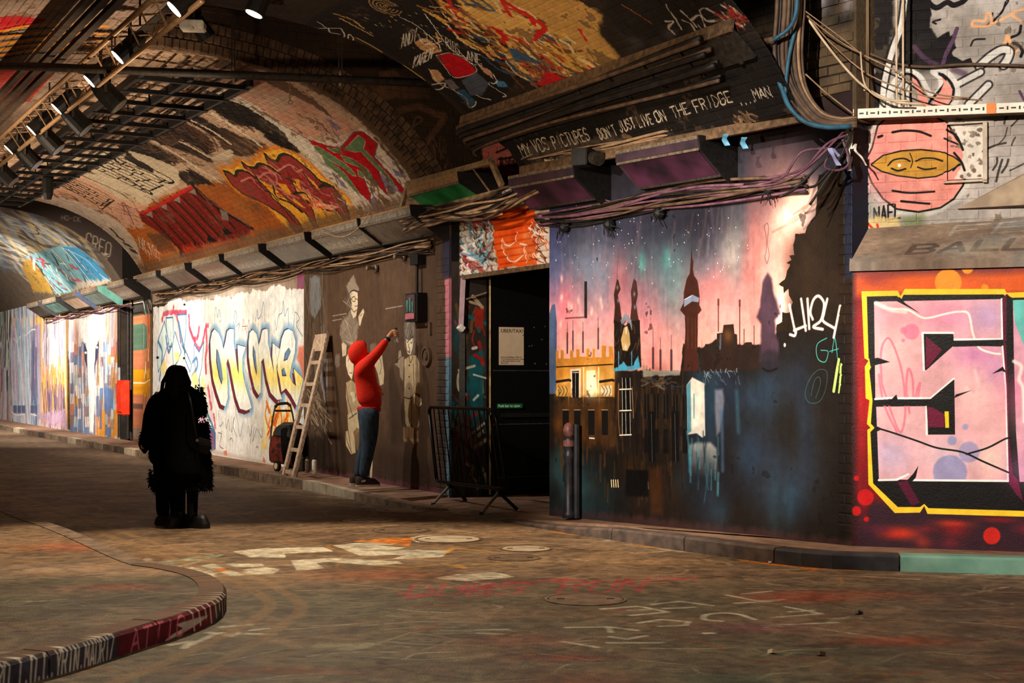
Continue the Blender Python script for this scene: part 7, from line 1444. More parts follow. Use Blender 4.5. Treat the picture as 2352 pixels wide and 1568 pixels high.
# --- crowd barrier
t = thing('crowd_barrier', 'black steel crowd barrier leaning slightly in front of the black doorway', 'barrier', (-.45, 15.8, 0))
BL, BR, TL, TR = Vector((-.873, 16.5, .245)), Vector((-.06, 15.1, .265)), Vector((-.962, 16.46, 1.11)), Vector((-.185, 15.06, 1.115))
def rc(a, b, c, k=.16):                                  # rounded corner at b
    p, q = b + (a - b).normalized() * k, b + (c - b).normalized() * k; return [p * (1 - s) ** 2 + b * 2 * s * (1 - s) + q * s ** 2 for s in np.linspace(0, 1, 6)]
loop = rc(BL, TL, TR, .08) + rc(TL, TR, BR, .16) + rc(TR, BR, BL, .10) + rc(BR, BL, TL, .06)
BARM = mat('barrier_black', (16, 14, 13), (30, 27, 24), .32, 14, .05, metal=.4)
MB().tube(loop + [loop[0]], .021, 8).build('frame', BARM, t, smooth=True, fix=False)
for i in range(12): f_ = (i + 1) / 13; MB().tube([TL.lerp(TR, f_), BL.lerp(BR, f_)], .0075, 6).build('upright', BARM, t)
CHR = mat('worn_chrome', (120, 110, 100), (170, 158, 144), .3, 9, .02, metal=.8)
for (hx, hy, Y), fl in (((1033, 1115, 16.25), [(995, 1160), (1071, 1153)]), ((1146, 1130, 15.25), [(1106, 1182), (1190, 1176)])):
    hp = Vector(at(hx, hy, Y)); MB().lathe(hp, (BR - BL).normalized(), [(-.03, .028), (.03, .028)], 8).build('leg_joint', BARM, t)
    for k_, (x, y) in enumerate(fl):
        g = Vector(gp(x, y)); MB().tube([hp, g + Vector((0, 0, .02))], .019, 7).build('leg', CHR if k_ == 0 else BARM, t, 'bright worn leg' if k_ == 0 else None); MB().lathe(g, (0, 0, 1), [(0, .024), (.03, .022)], 8).build('foot', DRK if k_ == 0 else WHITE, t)

# --- ladder against the wall
t = thing('wooden_ladder', 'paint spattered wooden ladder leaning on the dark wall', 'ladder', gp(660, 1112))
LWD = mat('ladder_wood', (146, 118, 94), (204, 182, 158), .7, 10, .25, c3=(214, 200, 186), stretch=(6, 6, 1.5)); LDK = mat('ladder_tip', (60, 48, 40), (96, 80, 66), .7, 10, .2)
lb, rb_ = Vector(gp(649, 1109)), Vector(gp(671, 1114)); p = LW.hit(739, 775); q = LW.hit(762, 772); lt, rt = Vector(LW.pos(p[0], p[1], .07)), Vector(LW.pos(q[0], q[1], .07))
for a_, b_ in ((lb, lt), (rb_, rt)): MB().bar(a_ + Vector((0, 0, .02)), b_, .05, .075, (.5, -.8, 0)).build('rail', LWD, t, bevel=.006); MB().bar(a_ + Vector((0, 0, .0)), a_ + (b_ - a_) * .045, .056, .085, (.5, -.8, 0)).build('foot', WHITE, t, 'white painted foot'); MB().bar(a_ + (b_ - a_) * .05, a_ + (b_ - a_) * .10, .054, .08, (.5, -.8, 0)).build('ferrule', LDK, t)
for f_ in (.078, .225, .377, .525, .67, .82): MB().bar(lb.lerp(lt, f_), rb_.lerp(rt, f_), .03, .05).build('rung', LWD, t)
for f_ in (.925, .96, .995): MB().bar(lb.lerp(lt, f_) - TV * .03, rb_.lerp(rt, f_) + TV * .03, .10, .04, NV).build('top_slat', LWD, t)

# --- shopping trolley bag and paint cans
t = thing('shopping_trolley', 'black and tartan shopping trolley bag with a loop handle beside the ladder', 'trolley', gp(655, 1082, .12))
TY = 20.9; tk = lambda x, y, d=0: Vector(at(x, y, TY + d))
h_ = [tk(622, 1040, .2), tk(623, 985, .15), tk(632, 935), tk(638, 928), tk(660, 926), tk(667, 932), tk(676, 975, .15), tk(682, 1040, .2)]
MB().tube(smooth([tuple(p) for p in h_], 4), .013, 7).build('handle', STEEL, t); MB().tube(smooth([tuple(p) for p in h_[2:6]], 4), .022, 7).build('grip', BLK, t); MB().tube([tk(632, 943), tk(668, 943)], .016, 6).build('crossbar', BLK, t)
TART = noise_mat('tartan', (36, 18, 14), (120, 46, 28), .9, 14, .1)
def soft_box(pts_lo, pts_hi, n=5):
    P = [Vector(p) for p in pts_lo]; Q = [Vector(p) for p in pts_hi]; v = []; f = []
    for i in range(n + 1):
        k = i / n; bl = 1 + .10 * math.sin(k * math.pi)
        c = sum((p.lerp(q, k) for p, q in zip(P, Q)), Vector()) / len(P)
        for p, q in zip(P, Q): v.append(c + (p.lerp(q, k) - c) * bl)
    m = len(P)
    for i in range(n):
        for j in range(m): f.append((i * m + j, i * m + (j + 1) % m, i * m + m + (j + 1) % m, i * m + m + j))
    return v, f + [tuple(range(m))[::-1], tuple(range(n * m, n * m + m))]
v, f = soft_box([tk(618, 1062, -.05), tk(668, 1070, -.2), tk(700, 1050, .2), tk(650, 1046, .35)], [tk(622, 1000, -.05), tk(660, 1004, -.2), tk(696, 985, .2), tk(650, 985, .35)]); MB().add(v, f).build('bag', TART, t, 'tartan bag', bevel=.02)
v, f = soft_box([tk(650, 1064, -.24), tk(690, 1058, -.1), tk(700, 1050, .2), tk(655, 1046, .3)], [tk(645, 982, -.22), tk(690, 980, -.1), tk(690, 972, .2), tk(648, 972, .3)]); MB().add(v, f).build('back_panel', BLK, t, bevel=.02)
v, f = soft_box([tk(626, 1000, -.08), tk(668, 1006, -.24), tk(698, 985, .2), tk(650, 980, .3)], [tk(636, 978, 0), tk(664, 976, -.15), tk(690, 970, .15), tk(652, 968, .2)], 4); MB().add(v, f).build('flap', BLK, t, bevel=.02)
for x, y, d in ((637, 1070, -.25), (672, 1064, .15)):
    c = tk(x, y, d); MB().lathe(c, TV * .2 + NV, [(-.02, .055), (-.02, .078), (.02, .078), (.02, .055)], 14).build('wheel', BLK, t); MB().lathe(c, TV * .2 + NV, [(-.022, .05), (.03, .045)], 12).build('hub', PALEC, t)
for i, (x, y, hh_, m, lb_) in enumerate(((664, 1064, .22, BLK, 'black'), (694, 1070, .24, DRK, 'dark'), (706, 1073, .22, STEEL, 'silver'), (722, 1076, .23, WHITE, 'white'))):
    g = Vector(gp(x, y + 12, .12)); t = thing('spray_can', f'{lb_} spray can standing at the foot of the wall behind the ladder', 'spray can', g, 'spray cans behind the ladder')
    MB().lathe(g, UP, [(0, .031), (.01, .034), (hh_ * .78, .034), (hh_ * .86, .024)], 12).build('can', m, t); MB().lathe(g + UP * hh_ * .86, UP, [(0, .022), (hh_ * .12, .02), (hh_ * .14, .012)], 10).build('cap', DRK if i else RED, t)

# --- iron covers in the road
IR2 = mat('cover_iron', (92, 76, 60), (136, 114, 90), .55, 8, .4, metal=.2); IR3 = mat('cover_pale', (150, 136, 114), (196, 182, 156), .6, 5, .3, c3=(206, 130, 60))
for i, (x, y, w_, m, lb_) in enumerate(((925, 1172, 124, IR2, 'round road cover nearest the barrier'), (850, 1195, 126, IR2, 'round road cover farthest left of the group in the road'), (920, 1217, 140, IR2, 'dark round road cover in the middle of the group'), (1030, 1238, 158, IR3, 'pale painted round road cover with an orange edge'), (1208, 1260, 122, IR3, 'pale round road cover nearest the kerb of the mural'), (1180, 1281, 126, IR2, 'faint round road cover in front of the pale ones'), (1345, 1376, 190, IR2, 'large faint round road cover in the dark foreground'))):
    g = Vector(gp(x, y)); R = w_ / 2 * g.y / F; t = thing('manhole_cover', lb_, 'manhole', g, 'round covers in the road')
    MB().lathe(g, UP, [(0, R * .9), (.004, R * .9)], 28).build('lid', m, t); MB().lathe(g, UP, [(.0, R), (.005, R), (.005, R * .92), (.0, R * .92)], 28).build('rim', IR2, t)
    for k_ in (-1, 1): MB().box(g + Vector((k_ * R * .6, 0, .005)), .05, .02, .004).build('key_hole', BLK, t)
# --- small litter
for x, y, m, lb_ in ((1972, 1410, BLK, 'curled dark dead leaf on the road right of the chalk'), (1884, 1505, BRN, 'small tan leaf scrap on the near road'), (1774, 1500, PALEC, 'tiny orange paper scrap on the near road'), (1772, 1293, STEEL, 'dark pebble at the foot of the mural kerb'), (2180, 1310, WHITE, 'crumpled pale scrap against the teal kerb')):
    g = Vector(gp(x, y)); sz = .028; MB().add([g + Vector(q) * sz for q in ((-1, -.3, .05), (-.2, -.8, .3), (.9, -.4, .1), (1.1, .5, .5), (0, .6, .2), (-.8, .5, .6), (0, 0, .9), (0, 0, 0))], [(0, 1, 6), (1, 2, 6), (2, 3, 6), (3, 4, 6), (4, 5, 6), (5, 0, 6), (1, 0, 7), (2, 1, 7), (3, 2, 7), (4, 3, 7), (5, 4, 7), (0, 5, 7)]).build('leaf_scrap' if 'leaf' in lb_ else 'litter_scrap', m, None, lb_, 'litter')

# --- people
def skin(name, J, E_, m, parent, sub=2, label=None, flat_=None):
    """one continuous surface grown over joints J {name: (pos, rx, ry)} and edges E_ (first joint is the root)"""
    me = bpy.data.meshes.new('tmp'); ks = list(J); base = ROOT[parent]
    me.from_pydata([tuple(Vector(J[k][0]) - base) for k in ks], [(ks.index(a), ks.index(b)) for a, b in E_], [])
    o = bpy.data.objects.new('tmp', me); COL.objects.link(o); o.modifiers.new('s', 'SKIN')
    for i, k in enumerate(ks):
        sv = me.skin_vertices[0].data[i]; sv.radius = (J[k][1], J[k][2] if len(J[k]) > 2 else J[k][1]); sv.use_root = (i == 0); sv.use_loose = False
    if sub: md = o.modifiers.new('d', 'SUBSURF'); md.levels = sub; md.render_levels = sub
    dg = bpy.context.evaluated_depsgraph_get(); dg.update()
    ev = bpy.data.meshes.new_from_object(o.evaluated_get(dg)); ev.name = name; bpy.data.objects.remove(o)
    ev.materials.clear(); ev.materials.append(m); ev.polygons.foreach_set('use_smooth', [True] * len(ev.polygons))
    q = bpy.data.objects.new(name, ev); COL.objects.link(q); q.parent = parent; ROOT[q] = base
    return tag(q, label)
def ell(name, c, ax, m, parent, nu=14, nv=10, cut=None, rot=None, label=None):
    v = []; f = []; c = Vector(c); R_ = rot or Matrix.Identity(3)
    for i in range(nv + 1):
        th = math.pi * i / nv
        for j in range(nu): ph = 2 * math.pi * j / nu; v.append(c + R_ @ Vector((ax[0] * math.sin(th) * math.cos(ph), ax[1] * math.sin(th) * math.sin(ph), ax[2] * math.cos(th))))
    for i in range(nv):
        for j in range(nu): f.append((i * nu + j, i * nu + (j + 1) % nu, (i + 1) * nu + (j + 1) % nu, (i + 1) * nu + j))
    return MB().add(v, f).build(name, m, parent, label, smooth=True)
SKINM = mat('skin', (196, 136, 98), (212, 152, 112), .55, 20, .05); HOOD = mat('red_fleece', (222, 34, 12), (240, 48, 18), .85, 60, .3); JEAN = mat('dark_denim', (38, 50, 62), (60, 74, 86), .85, 12, .3, stretch=(3, 3, 1)); SHOE = mat('shoe_suede', (52, 34, 30), (72, 48, 42), .8, 20, .1); SOLE = mat('shoe_sole', (196, 180, 160), (216, 204, 186), .6, 20, 0)
zz = lambda x, y, d=0.0: Vector(at(740 + x * .3316, 620 + y * .3316, 17.45 + d))
t = thing('person', 'person in a bright red hoodie and dark jeans spraying the dark wall at arm height', 'person', zz(290, 1500))
fwd = Vector((.88, .47, 0))
B_ = {'pelvis': (zz(318, 985), .09, .08), 'belly': (zz(322, 860), .09, .09), 'chest': (zz(300, 735), .10, .10), 'neck': (zz(270, 655), .055), 'jaw': (zz(283, 610), .062), 'head': (zz(276, 575), .078), 'crown': (zz(268, 540), .055),
      'rs': (zz(292, 665, -.14), .06), 're': (zz(385, 575, -.12), .045), 'rw': (zz(455, 470, -.05), .030), 'rp': (zz(486, 432, -.02), .036, .026), 'rk': (zz(508, 420, .0), .034, .024),
      'ls': (zz(300, 675, .17), .06), 'le': (zz(345, 790, .24), .045), 'lw': (zz(400, 850, .1), .03), 'lp': (zz(420, 858, .05), .03),
      'rh': (zz(318, 1030, -.08), .07), 'rkn': (zz(322, 1215, -.08), .05), 'ra': (zz(282, 1440, -.08), .04), 'lh': (zz(318, 1030, .12), .07), 'lkn': (zz(300, 1215, .14), .05), 'la': (zz(242, 1440, .15), .04)}
BE = [('pelvis', 'belly'), ('belly', 'chest'), ('chest', 'neck'), ('neck', 'jaw'), ('jaw', 'head'), ('head', 'crown'), ('chest', 'rs'), ('rs', 're'), ('re', 'rw'), ('rw', 'rp'), ('rp', 'rk'), ('chest', 'ls'), ('ls', 'le'), ('le', 'lw'), ('lw', 'lp'), ('pelvis', 'rh'), ('rh', 'rkn'), ('rkn', 'ra'), ('pelvis', 'lh'), ('lh', 'lkn'), ('lkn', 'la')]
skin('body', B_, BE, SKINM, t)
# can in the raised hand, fingers round it
cc = zz(516, 462, .0); ct = zz(512, 424, .0); ax = (ct - cc).normalized()
tc = thing('spray_can', 'white spray can in the raised hand of the person in red', 'spray can', cc - ax * .07); MB().lathe(cc - ax * .07, ax, [(0, .028), (.01, .031), (.13, .031), (.15, .02)], 12).build('can', WHITE, tc); MB().lathe(cc + ax * .08, ax, [(0, .02), (.03, .016)], 10).build('cap', DRK, tc)
side = Vector((0, -1, 0)); fx = ax.cross(side).normalized()
for i in range(4):
    o = ax * (.055 - i * .022); k0 = zz(500, 425, -.01) + o * .3; r0 = cc + o + ax * .02
    pts = [k0, r0 - fx * .045 + side * .02, r0 - fx * .012 + side * .046, r0 + fx * .03 + side * .038][: 4]
    MB().tube(pts, [.013, .012, .011, .008], 7).build('finger', SKINM, t, smooth=True)
MB().tube([zz(490, 432, .02), cc + ax * .075 - fx * .035 - side * .02, cc + ax * .09 - side * .02], [.014, .012, .009], 7).build('thumb', SKINM, t, smooth=True)
ell('nose', B_['jaw'][0] + fwd * .085 + UP * .035, (.014, .012, .02), SKINM, t, 8, 6); 
for s_ in (-1, 1): ell('eye', B_['head'][0] + fwd * .07 + Vector((.47, -.88, 0)) * s_ * .03 - UP * .005, (.011, .011, .009), BLK, t, 8, 6)
H_ = {'hem': (zz(322, 968), .160, .145), 'waist': (zz(332, 905), .190, .17), 'mid': (zz(318, 815), .172, .16), 'chest': (zz(296, 730), .155, .16), 'sho': (zz(282, 672), .115, .14), 'col': (zz(272, 640), .085, .09),
      'rs': (zz(302, 660, -.15), .085), 'ru': (zz(345, 612, -.15), .072), 're': (zz(390, 565, -.12), .062), 'rf': (zz(425, 515, -.08), .052), 'rw': (zz(450, 482, -.05), .046),
      'ls': (zz(300, 680, .19), .085), 'le': (zz(348, 795, .25), .065), 'lw': (zz(400, 848, .12), .05), 'pouch': (zz(384, 905, .02), .115, .10), 'pfront': (zz(412, 905, .03), .06, .07)}
skin('hoodie', H_, [('hem', 'waist'), ('waist', 'mid'), ('mid', 'chest'), ('chest', 'sho'), ('sho', 'col'), ('sho', 'rs'), ('rs', 'ru'), ('ru', 're'), ('re', 'rf'), ('rf', 'rw'), ('sho', 'ls'), ('ls', 'le'), ('le', 'lw'), ('waist', 'pouch'), ('pouch', 'pfront')], HOOD, t)
MB().lathe(zz(324, 962), UP, [(-.035, .128), (-.035, .140), (.01, .148), (.03, .140)], 20).build('hem_rib', mat('red_rib', (190, 24, 10), (206, 32, 14), .85, 90, .3, stretch=(6, 6, .2)), t, smooth=True)
# hood: open shell around the head
hc = zz(262, 576); v = []; f = []; nu, nv = 16, 12; rx = Vector((.88, .47, 0)); ry = Vector((-.47, .88, 0))
for sh, sc_ in ((0, 1.0), (1, .90)):
    for i in range(nv + 1):
        th = math.pi * (.0 + .61 * i / nv)              # polar axis points backwards from the face
        for j in range(nu):
            ph = 2 * math.pi * j / nu; rr_ = math.sin(th)
            p = hc - rx * (.150 * math.cos(th)) * sc_ + ry * (.118 * rr_ * math.cos(ph)) * sc_ + UP * ((.142 + .03 * (math.sin(ph) < 0)) * rr_ * math.sin(ph)) * sc_
            v.append(p - rx * .01 * 0 + UP * (.02 * i / nv))
m_ = (nv + 1) * nu
for sh in (0, 1):
    for i in range(nv):
        for j in range(nu): a_ = sh * m_ + i * nu + j; b_ = sh * m_ + i * nu + (j + 1) % nu; f.append((a_, b_, b_ + nu, a_ + nu))
for j in range(nu): a_ = nv * nu + j; b_ = nv * nu + (j + 1) % nu; f.append((a_, b_, b_ + m_, a_ + m_))
MB().add(v, f).build('hood', HOOD, t, smooth=True)
MB().lathe(zz(448, 484, -.05), (zz(458, 470, -.045) - zz(448, 484, -.05)), [(0, .044), (.03, .04), (.035, .03)], 12).build('cuff', BLK, t, 'black cuff')
J_ = {'pel': (zz(322, 990), .175, .155), 'waist': (zz(324, 930), .165, .145), 'rh': (zz(322, 1045, -.09), .138), 'rt': (zz(328, 1130, -.09), .122), 'rk': (zz(322, 1225, -.09), .090), 'rc': (zz(302, 1330, -.09), .080), 'ra': (zz(286, 1440, -.09), .062),
      'lh': (zz(314, 1040, .12), .112), 'lt': (zz(308, 1130, .14), .098), 'lk': (zz(294, 1225, .15), .078), 'lc': (zz(264, 1330, .16), .070), 'la': (zz(244, 1440, .16), .060)}
skin('jeans', J_, [('pel', 'waist'), ('pel', 'rh'), ('rh', 'rt'), ('rt', 'rk'), ('rk', 'rc'), ('rc', 'ra'), ('pel', 'lh'), ('lh', 'lt'), ('lt', 'lk'), ('lk', 'lc'), ('lc', 'la')], JEAN, t)
for x, y, d, L_ in ((268, 1497, -.09, .30), (226, 1494, .16, .30)):
    a0_ = zz(x, y, d); a0_.z = .135; u_ = Vector((.95, .30, 0)).normalized(); w_ = Vector((-.3, .95, 0)); ol = [(-.06, .038), (-.03, .048), (.06, .046), (.14, .05), (.2, .046), (.24, .02)]
    poly = [a0_ + u_ * p + w_ * q for p, q in ol] + [a0_ + u_ * p - w_ * q for p, q in ol[::-1]]
    MB().prism([p - UP * .014 for p in poly], UP * .028).build('sole', SOLE, t, bevel=.004)
    v = []; f = []; n_ = len(poly); prof_ = [(0, 1.0), (.035, .98), (.06, .8), (.085, .5)]
    for k_, (hz, sc_) in enumerate(prof_):
        for p in poly: rel = p - a0_; fr_ = (rel.dot(u_) + .06) / .30; v.append(a0_ + u_ * (rel.dot(u_) * (1 - .25 * k_ / 3 * (fr_ > .3))) + w_ * rel.dot(w_) * sc_ + UP * (.012 + hz * (1.15 - .55 * max(0, fr_ - .3))))
    for k_ in range(3):
        for j in range(n_): f.append((k_ * n_ + j, k_ * n_ + (j + 1) % n_, (k_ + 1) * n_ + (j + 1) % n_, (k_ + 1) * n_ + j))
    f.append(tuple(range(3 * n_, 4 * n_))); MB().add(v, f).build('shoe', SHOE, t, smooth=True, bevel=.0)
    for k_ in range(3): c_ = a0_ + u_ * (.06 + .03 * k_) + UP * (.085 - .012 * k_); MB().bar(c_ - w_ * .025, c_ + w_ * .025, .008).build('lace', SOLE, t)
    c_ = a0_ + u_ * .02 - w_ * .047 + UP * .05; MB().bar(c_ - u_ * .02, c_ + u_ * .03 + UP * .012, .004, .02).build('side_patch', SOLE, t)

# two people close together, seen from behind, almost black against the lit wall
COAT = mat('black_wool', (5, 5, 5), (9, 9, 9), .95, 30, .2, spec=.05); HAIR = mat('black_hair', (5, 4, 4), (9, 8, 7), .6, 60, .2, stretch=(6, 6, .4), spec=.1); FUR = mat('black_fur', (5, 5, 5), (10, 9, 9), .95, 30, 0, spec=.05); BAGM = mat('bag_leather', (10, 9, 9), (16, 15, 14), .5, 20, .1); SK2 = mat('skin')
wz = lambda x, y, d=0.0: Vector(at(250 + x * .28699, 800 + y * .28699, 13.75 + d))
def tufts(name, cs, r, n, parent, L_=.09, seed=3):
    r_ = random.Random(seed); mb = MB()
    for i in range(n):
        c = Vector(cs[i % len(cs)]).lerp(Vector(cs[(i + 1) % len(cs)]), r_.random()); a_ = r_.uniform(0, 6.28); o = Vector((math.cos(a_) * r, math.sin(a_) * r, r_.uniform(-.04, .05))); p = c + o
        d = (o.normalized() * r_.uniform(.2, 1) + Vector((r_.uniform(-.4, .4), r_.uniform(-.4, .4), -r_.uniform(.3, 1.2)))).normalized() * L_ * r_.uniform(.5, 1.2); s_ = d.orthogonal().normalized() * .008; k_ = d.cross(s_).normalized() * .008
        mb.add([p + s_, p - s_ * .5 + k_, p - s_ * .5 - k_, p + d], [(0, 1, 3), (1, 2, 3), (2, 0, 3), (0, 2, 1)])
    return mb.build(name, FUR, parent, kind='stuff')
# the one in front: long hair, fur edged coat, shoulder bag, boots
t = thing('person', 'person with long dark hair, fur trimmed black coat and shoulder bag, seen from behind', 'person', wz(660, 1430))
b = {'pel': (wz(600, 800), .13, .11), 'bel': (wz(590, 650), .12, .10), 'che': (wz(575, 500), .15, .11), 'nk': (wz(560, 330), .05), 'hd': (wz(555, 240), .085), 'cr': (wz(555, 140), .06), 'rs': (wz(690, 350), .06), 're': (wz(702, 480, -.03), .04), 'rw': (wz(640, 560, .25), .03), 'ls': (wz(450, 370), .06), 'le': (wz(430, 560, .15), .05), 'lw': (wz(500, 600, .3), .035),
     'rh': (wz(660, 880), .07), 'rk': (wz(668, 1150), .045), 'ra': (wz(668, 1360), .04), 'lh': (wz(566, 880, .03), .07), 'lk': (wz(566, 1150, .04), .045), 'la': (wz(572, 1360, .05), .04)}
skin('body', b, [('pel', 'bel'), ('bel', 'che'), ('che', 'nk'), ('nk', 'hd'), ('hd', 'cr'), ('che', 'rs'), ('rs', 're'), ('re', 'rw'), ('che', 'ls'), ('ls', 'le'), ('le', 'lw'), ('pel', 'rh'), ('rh', 'rk'), ('rk', 'ra'), ('pel', 'lh'), ('lh', 'lk'), ('lk', 'la')], SK2, t)
c_ = {'hem': (wz(610, 1080), .27, .20), 'low': (wz(606, 960), .265, .20), 'hip': (wz(600, 800), .245, .19), 'wst': (wz(585, 650), .225, .17), 'che': (wz(570, 480), .225, .17), 'sho': (wz(565, 370), .16, .14), 'col': (wz(560, 310), .08), 'rs': (wz(668, 350), .085), 'ru': (wz(700, 420, -.02), .085), 're': (wz(708, 495, -.04), .08), 'rf': (wz(670, 545, .12), .065), 'rw': (wz(630, 565, .25), .055), 'ls': (wz(450, 370), .085), 'le': (wz(420, 540, .12), .08), 'lw': (wz(480, 610, .28), .06)}
skin('coat', c_, [('hem', 'low'), ('low', 'hip'), ('hip', 'wst'), ('wst', 'che'), ('che', 'sho'), ('sho', 'col'), ('sho', 'rs'), ('rs', 'ru'), ('ru', 're'), ('re', 'rf'), ('rf', 'rw'), ('sho', 'ls'), ('ls', 'le'), ('le', 'lw')], COAT, t)
skin('fur_side', {'a': (wz(735, 590, .02), .05), 'b': (wz(745, 700), .065), 'c': (wz(752, 850), .075), 'd': (wz(755, 1000), .085), 'e': (wz(758, 1105), .075)}, [('a', 'b'), ('b', 'c'), ('c', 'd'), ('d', 'e')], FUR, t); skin('fur_shoulder', {'a': (wz(668, 330), .06), 'b': (wz(705, 410, -.02), .075), 'c': (wz(722, 490, -.04), .07), 'd': (wz(705, 540, .05), .06)}, [('a', 'b'), ('b', 'c'), ('c', 'd')], FUR, t)
tufts('fur_hem', [wz(500, 1075), wz(600, 1095, -.1), wz(720, 1100), wz(730, 1060, .1), wz(600, 1060, .15)], .09, 1500, t, .055); tufts('fur_sleeve', [wz(690, 330), wz(715, 400), wz(735, 480), wz(715, 520)], .06, 800, t, .035, 5); tufts('fur_edge', [wz(745, 600), wz(760, 700), wz(770, 880), wz(775, 1000), wz(780, 1100)], .05, 1200, t, .045, 7)
skin('leggings', {'pel': (wz(606, 900), .12, .11), 'rh': (wz(664, 940), .08), 'rk': (wz(670, 1150), .060), 'ra': (wz(670, 1350), .05), 'lh': (wz(566, 940, .03), .075), 'lk': (wz(562, 1150, .04), .056), 'la': (wz(571, 1350, .05), .05)}, [('pel', 'rh'), ('rh', 'rk'), ('rk', 'ra'), ('pel', 'lh'), ('lh', 'lk'), ('lk', 'la')], COAT, t)
v = {'top': (wz(553, 128), .075, .07), 'mid': (wz(557, 200), .118, .11), 'low': (wz(545, 300), .145, .105), 'end': (wz(528, 390, -.03), .155, .08), 'tip': (wz(522, 490, -.05), .125, .05)}
skin('hair', v, [('top', 'mid'), ('mid', 'low'), ('low', 'end'), ('end', 'tip')], HAIR, t)
mb = MB(); r_ = random.Random(4)
for i in range(46): x0 = r_.uniform(415, 650); mb.tube([wz(555 + (x0 - 545) * .5, 150, -.05 + r_.uniform(-.04, .02)), wz(x0 + 8, 270, -.10), wz(x0 - 4, 360, -.10), wz(x0 - 16 + r_.uniform(-14, 10), 440 + r_.uniform(-40, 40), -.10)], [.012, .014, .012, .003], 4)
mb.build('hair_strand', HAIR, t, kind='stuff')
for x, d in ((668, 0), (570, .05)):
    MB().lathe(wz(x, 1420, d) - Vector((0, 0, wz(x, 1420, d).z - .03)), UP, [(0, .050), (.1, .050), (.25, .052), (.40, .056)], 12).build('boot_leg', BAGM, t, smooth=True)
    g = Vector((wz(x, 1400, d).x, wz(x, 1400, d).y, .0)); u_ = Vector((.8, -.35, 0)) if x > 600 else Vector((-.25, -.5, 0)); u_.normalize(); w_ = Vector((-u_.y, u_.x, 0)); ol = [(-.08, .045), (-.03, .056), (.08, .055), (.15, .05), (.19, .025)]; pl_ = [g + u_ * p + w_ * q for p, q in ol] + [g + u_ * p - w_ * q for p, q in ol[::-1]]
    MB().prism([p + UP * .002 for p in pl_], UP * .04).build('sole', BLK, t); 
    vv = []; ff = []; n_ = len(pl_)
    for k_, (hz, sc_) in enumerate(((.04, .98), (.09, .92), (.13, .6))):
        for p in pl_: rel = p - g; vv.append(g + u_ * rel.dot(u_) * (1 - .12 * k_) + w_ * rel.dot(w_) * sc_ + UP * hz)
    for k_ in range(2):
        for j in range(n_): ff.append((k_ * n_ + j, k_ * n_ + (j + 1) % n_, (k_ + 1) * n_ + (j + 1) % n_, (k_ + 1) * n_ + j))
    ff.append(tuple(range(2 * n_, 3 * n_))); MB().add(vv, ff).build('boot', BAGM, t, smooth=True)
tb = thing('shoulder_bag', 'small black shoulder bag hanging at the hip of the long haired person', 'bag', wz(770, 860))
v_, f_ = soft_box([wz(712, 830, -.10), wz(800, 850, -.10), wz(800, 850, .06), wz(712, 830, .06)], [wz(720, 710, -.10), wz(815, 740, -.10), wz(815, 740, .06), wz(720, 710, .06)], 5); MB().add(v_, f_).build('bag_body', BAGM, tb, bevel=.015)
v_, f_ = soft_box([wz(714, 775, -.12), wz(818, 795, -.12), wz(818, 795, -.09), wz(714, 775, -.09)], [wz(716, 705, -.12), wz(815, 735, -.12), wz(815, 735, .0), wz(716, 705, .0)], 3); MB().add(v_, f_).build('bag_flap', BLK, tb, bevel=.01)
MB().tube(smooth([tuple(wz(*q)) for q in ((632, 345, -.12), (652, 420, -.25), (675, 560, -.25), (705, 735, -.16))], 5), .011, 6).build('strap', BAGM, tb); MB().lathe(wz(706, 738, -.18), (0, -1, 0), [(0, .016), (.01, .012)], 8).build('buckle', STEEL, tb)
# the one half hidden behind, on the left
t = thing('person', 'person in dark coat and wide trousers half hidden behind the long haired person', 'person', wz(430, 1410, .25))
b = {'pel': (wz(440, 820, .3), .08, .07), 'bel': (wz(440, 650, .3), .08), 'che': (wz(450, 480, .3), .13, .11), 'nk': (wz(510, 330, .3), .05), 'hd': (wz(530, 250, .32), .08), 'cr': (wz(530, 190, .32), .05), 'ls': (wz(380, 380, .28), .055), 'le': (wz(325, 570, .24), .045), 'lw': (wz(300, 720, .2), .03), 'lp': (wz(290, 760, .2), .03), 'rs': (wz(520, 400, .45), .055), 're': (wz(560, 560, .5), .045), 'rw': (wz(560, 640, .5), .03), 'lh': (wz(428, 900, .3), .06), 'lk': (wz(428, 1150, .3), .045), 'la': (wz(436, 1350, .3), .035), 'rh': (wz(495, 900, .35), .06), 'rk': (wz(525, 1150, .35), .04), 'ra': (wz(535, 1350, .35), .035)}
skin('body', b, [('pel', 'bel'), ('bel', 'che'), ('che', 'nk'), ('nk', 'hd'), ('hd', 'cr'), ('che', 'ls'), ('ls', 'le'), ('le', 'lw'), ('lw', 'lp'), ('che', 'rs'), ('rs', 're'), ('re', 'rw'), ('pel', 'lh'), ('lh', 'lk'), ('lk', 'la'), ('pel', 'rh'), ('rh', 'rk'), ('rk', 'ra')], SK2, t)
c_ = {'hem': (wz(440, 960, .3), .20, .17), 'wst': (wz(445, 650, .3), .17, .15), 'che': (wz(450, 470, .3), .18, .15), 'sho': (wz(460, 390, .3), .13, .12), 'ls': (wz(385, 395, .28), .085), 'lu': (wz(348, 480, .26), .078), 'le': (wz(325, 570, .24), .072), 'lf': (wz(315, 660, .22), .066), 'lw': (wz(300, 730, .2), .07)}
skin('jacket', c_, [('hem', 'wst'), ('wst', 'che'), ('che', 'sho'), ('sho', 'ls'), ('ls', 'lu'), ('lu', 'le'), ('le', 'lf'), ('lf', 'lw')], COAT, t)
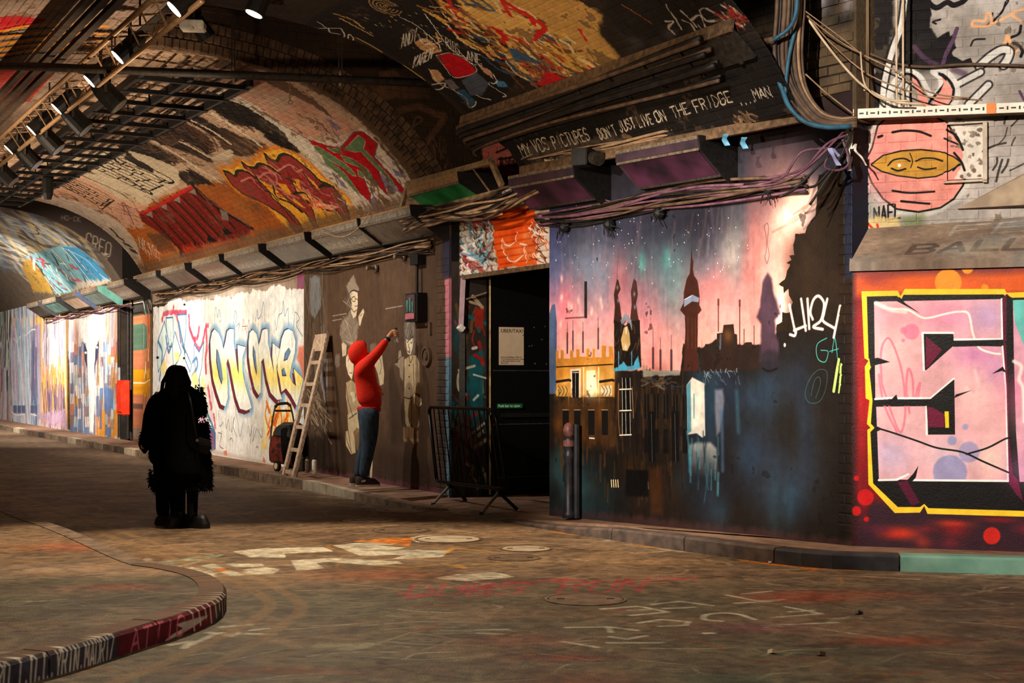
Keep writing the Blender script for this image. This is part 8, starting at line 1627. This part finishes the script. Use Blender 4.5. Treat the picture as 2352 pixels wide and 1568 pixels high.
skin('trousers', {'pel': (wz(440, 860, .3), .15, .14), 'lh': (wz(425, 960, .3), .10), 'lk': (wz(428, 1150, .3), .072), 'la': (wz(436, 1360, .3), .072), 'rh': (wz(490, 960, .35), .09), 'rk': (wz(525, 1150, .35), .055), 'ra': (wz(535, 1360, .35), .055), 'wst': (wz(440, 760, .3), .12)}, [('pel', 'wst'), ('pel', 'lh'), ('lh', 'lk'), ('lk', 'la'), ('pel', 'rh'), ('rh', 'rk'), ('rk', 'ra')], COAT, t)
ell('hair', wz(528, 230, .34), (.10, .10, .125), HAIR, t)
for i in range(4): MB().tube([wz(292 - i * 6, 760, .2 - .02 * i), wz(286 - i * 9, 785, .18 - .02 * i), wz(290 - i * 8, 800, .16 - .02 * i)], [.010, .009, .007], 6).build('finger', SK2, t)
MB().tube([wz(300, 745, .17), wz(306, 770, .15), wz(302, 785, .14)], [.012, .01, .008], 6).build('thumb', SK2, t)
for x, d in ((436, .28), (535, .36)): g = Vector((wz(x, 1400, d).x, wz(x, 1400, d).y, 0)); v_, f_ = soft_box([g + Vector(q) for q in ((-.06, -.13, .004), (.06, -.13, .004), (.055, .1, .004), (-.055, .1, .004))], [g + Vector(q) for q in ((-.05, -.08, .09), (.05, -.08, .09), (.05, .08, .12), (-.05, .08, .12))], 4); MB().add(v_, f_).build('shoe', BAGM, t, bevel=.012)
tufts('fur_cuff', [wz(300, 700, .2), wz(285, 740, .2), wz(300, 770, .2)], .045, 400, t, .03, 9); tufts('fur_hem', [wz(385, 1010, .25), wz(375, 1060, .25), wz(400, 1100, .25), wz(440, 1110, .2)], .06, 700, t, .045, 11)
th_ = thing('dark_scarf', 'dark folded cloth held low in the left hand of the half hidden person', 'cloth', wz(275, 850, .2)); v_, f_ = soft_box([wz(288, 852, .16), wz(330, 800, .08), wz(325, 790, .26), wz(280, 838, .26)], [wz(232, 775, .16), wz(258, 705, .08), wz(330, 715, .26), wz(236, 735, .26)], 4); MB().add(v_, f_).build('cloth_fold', COAT, th_, bevel=.012)
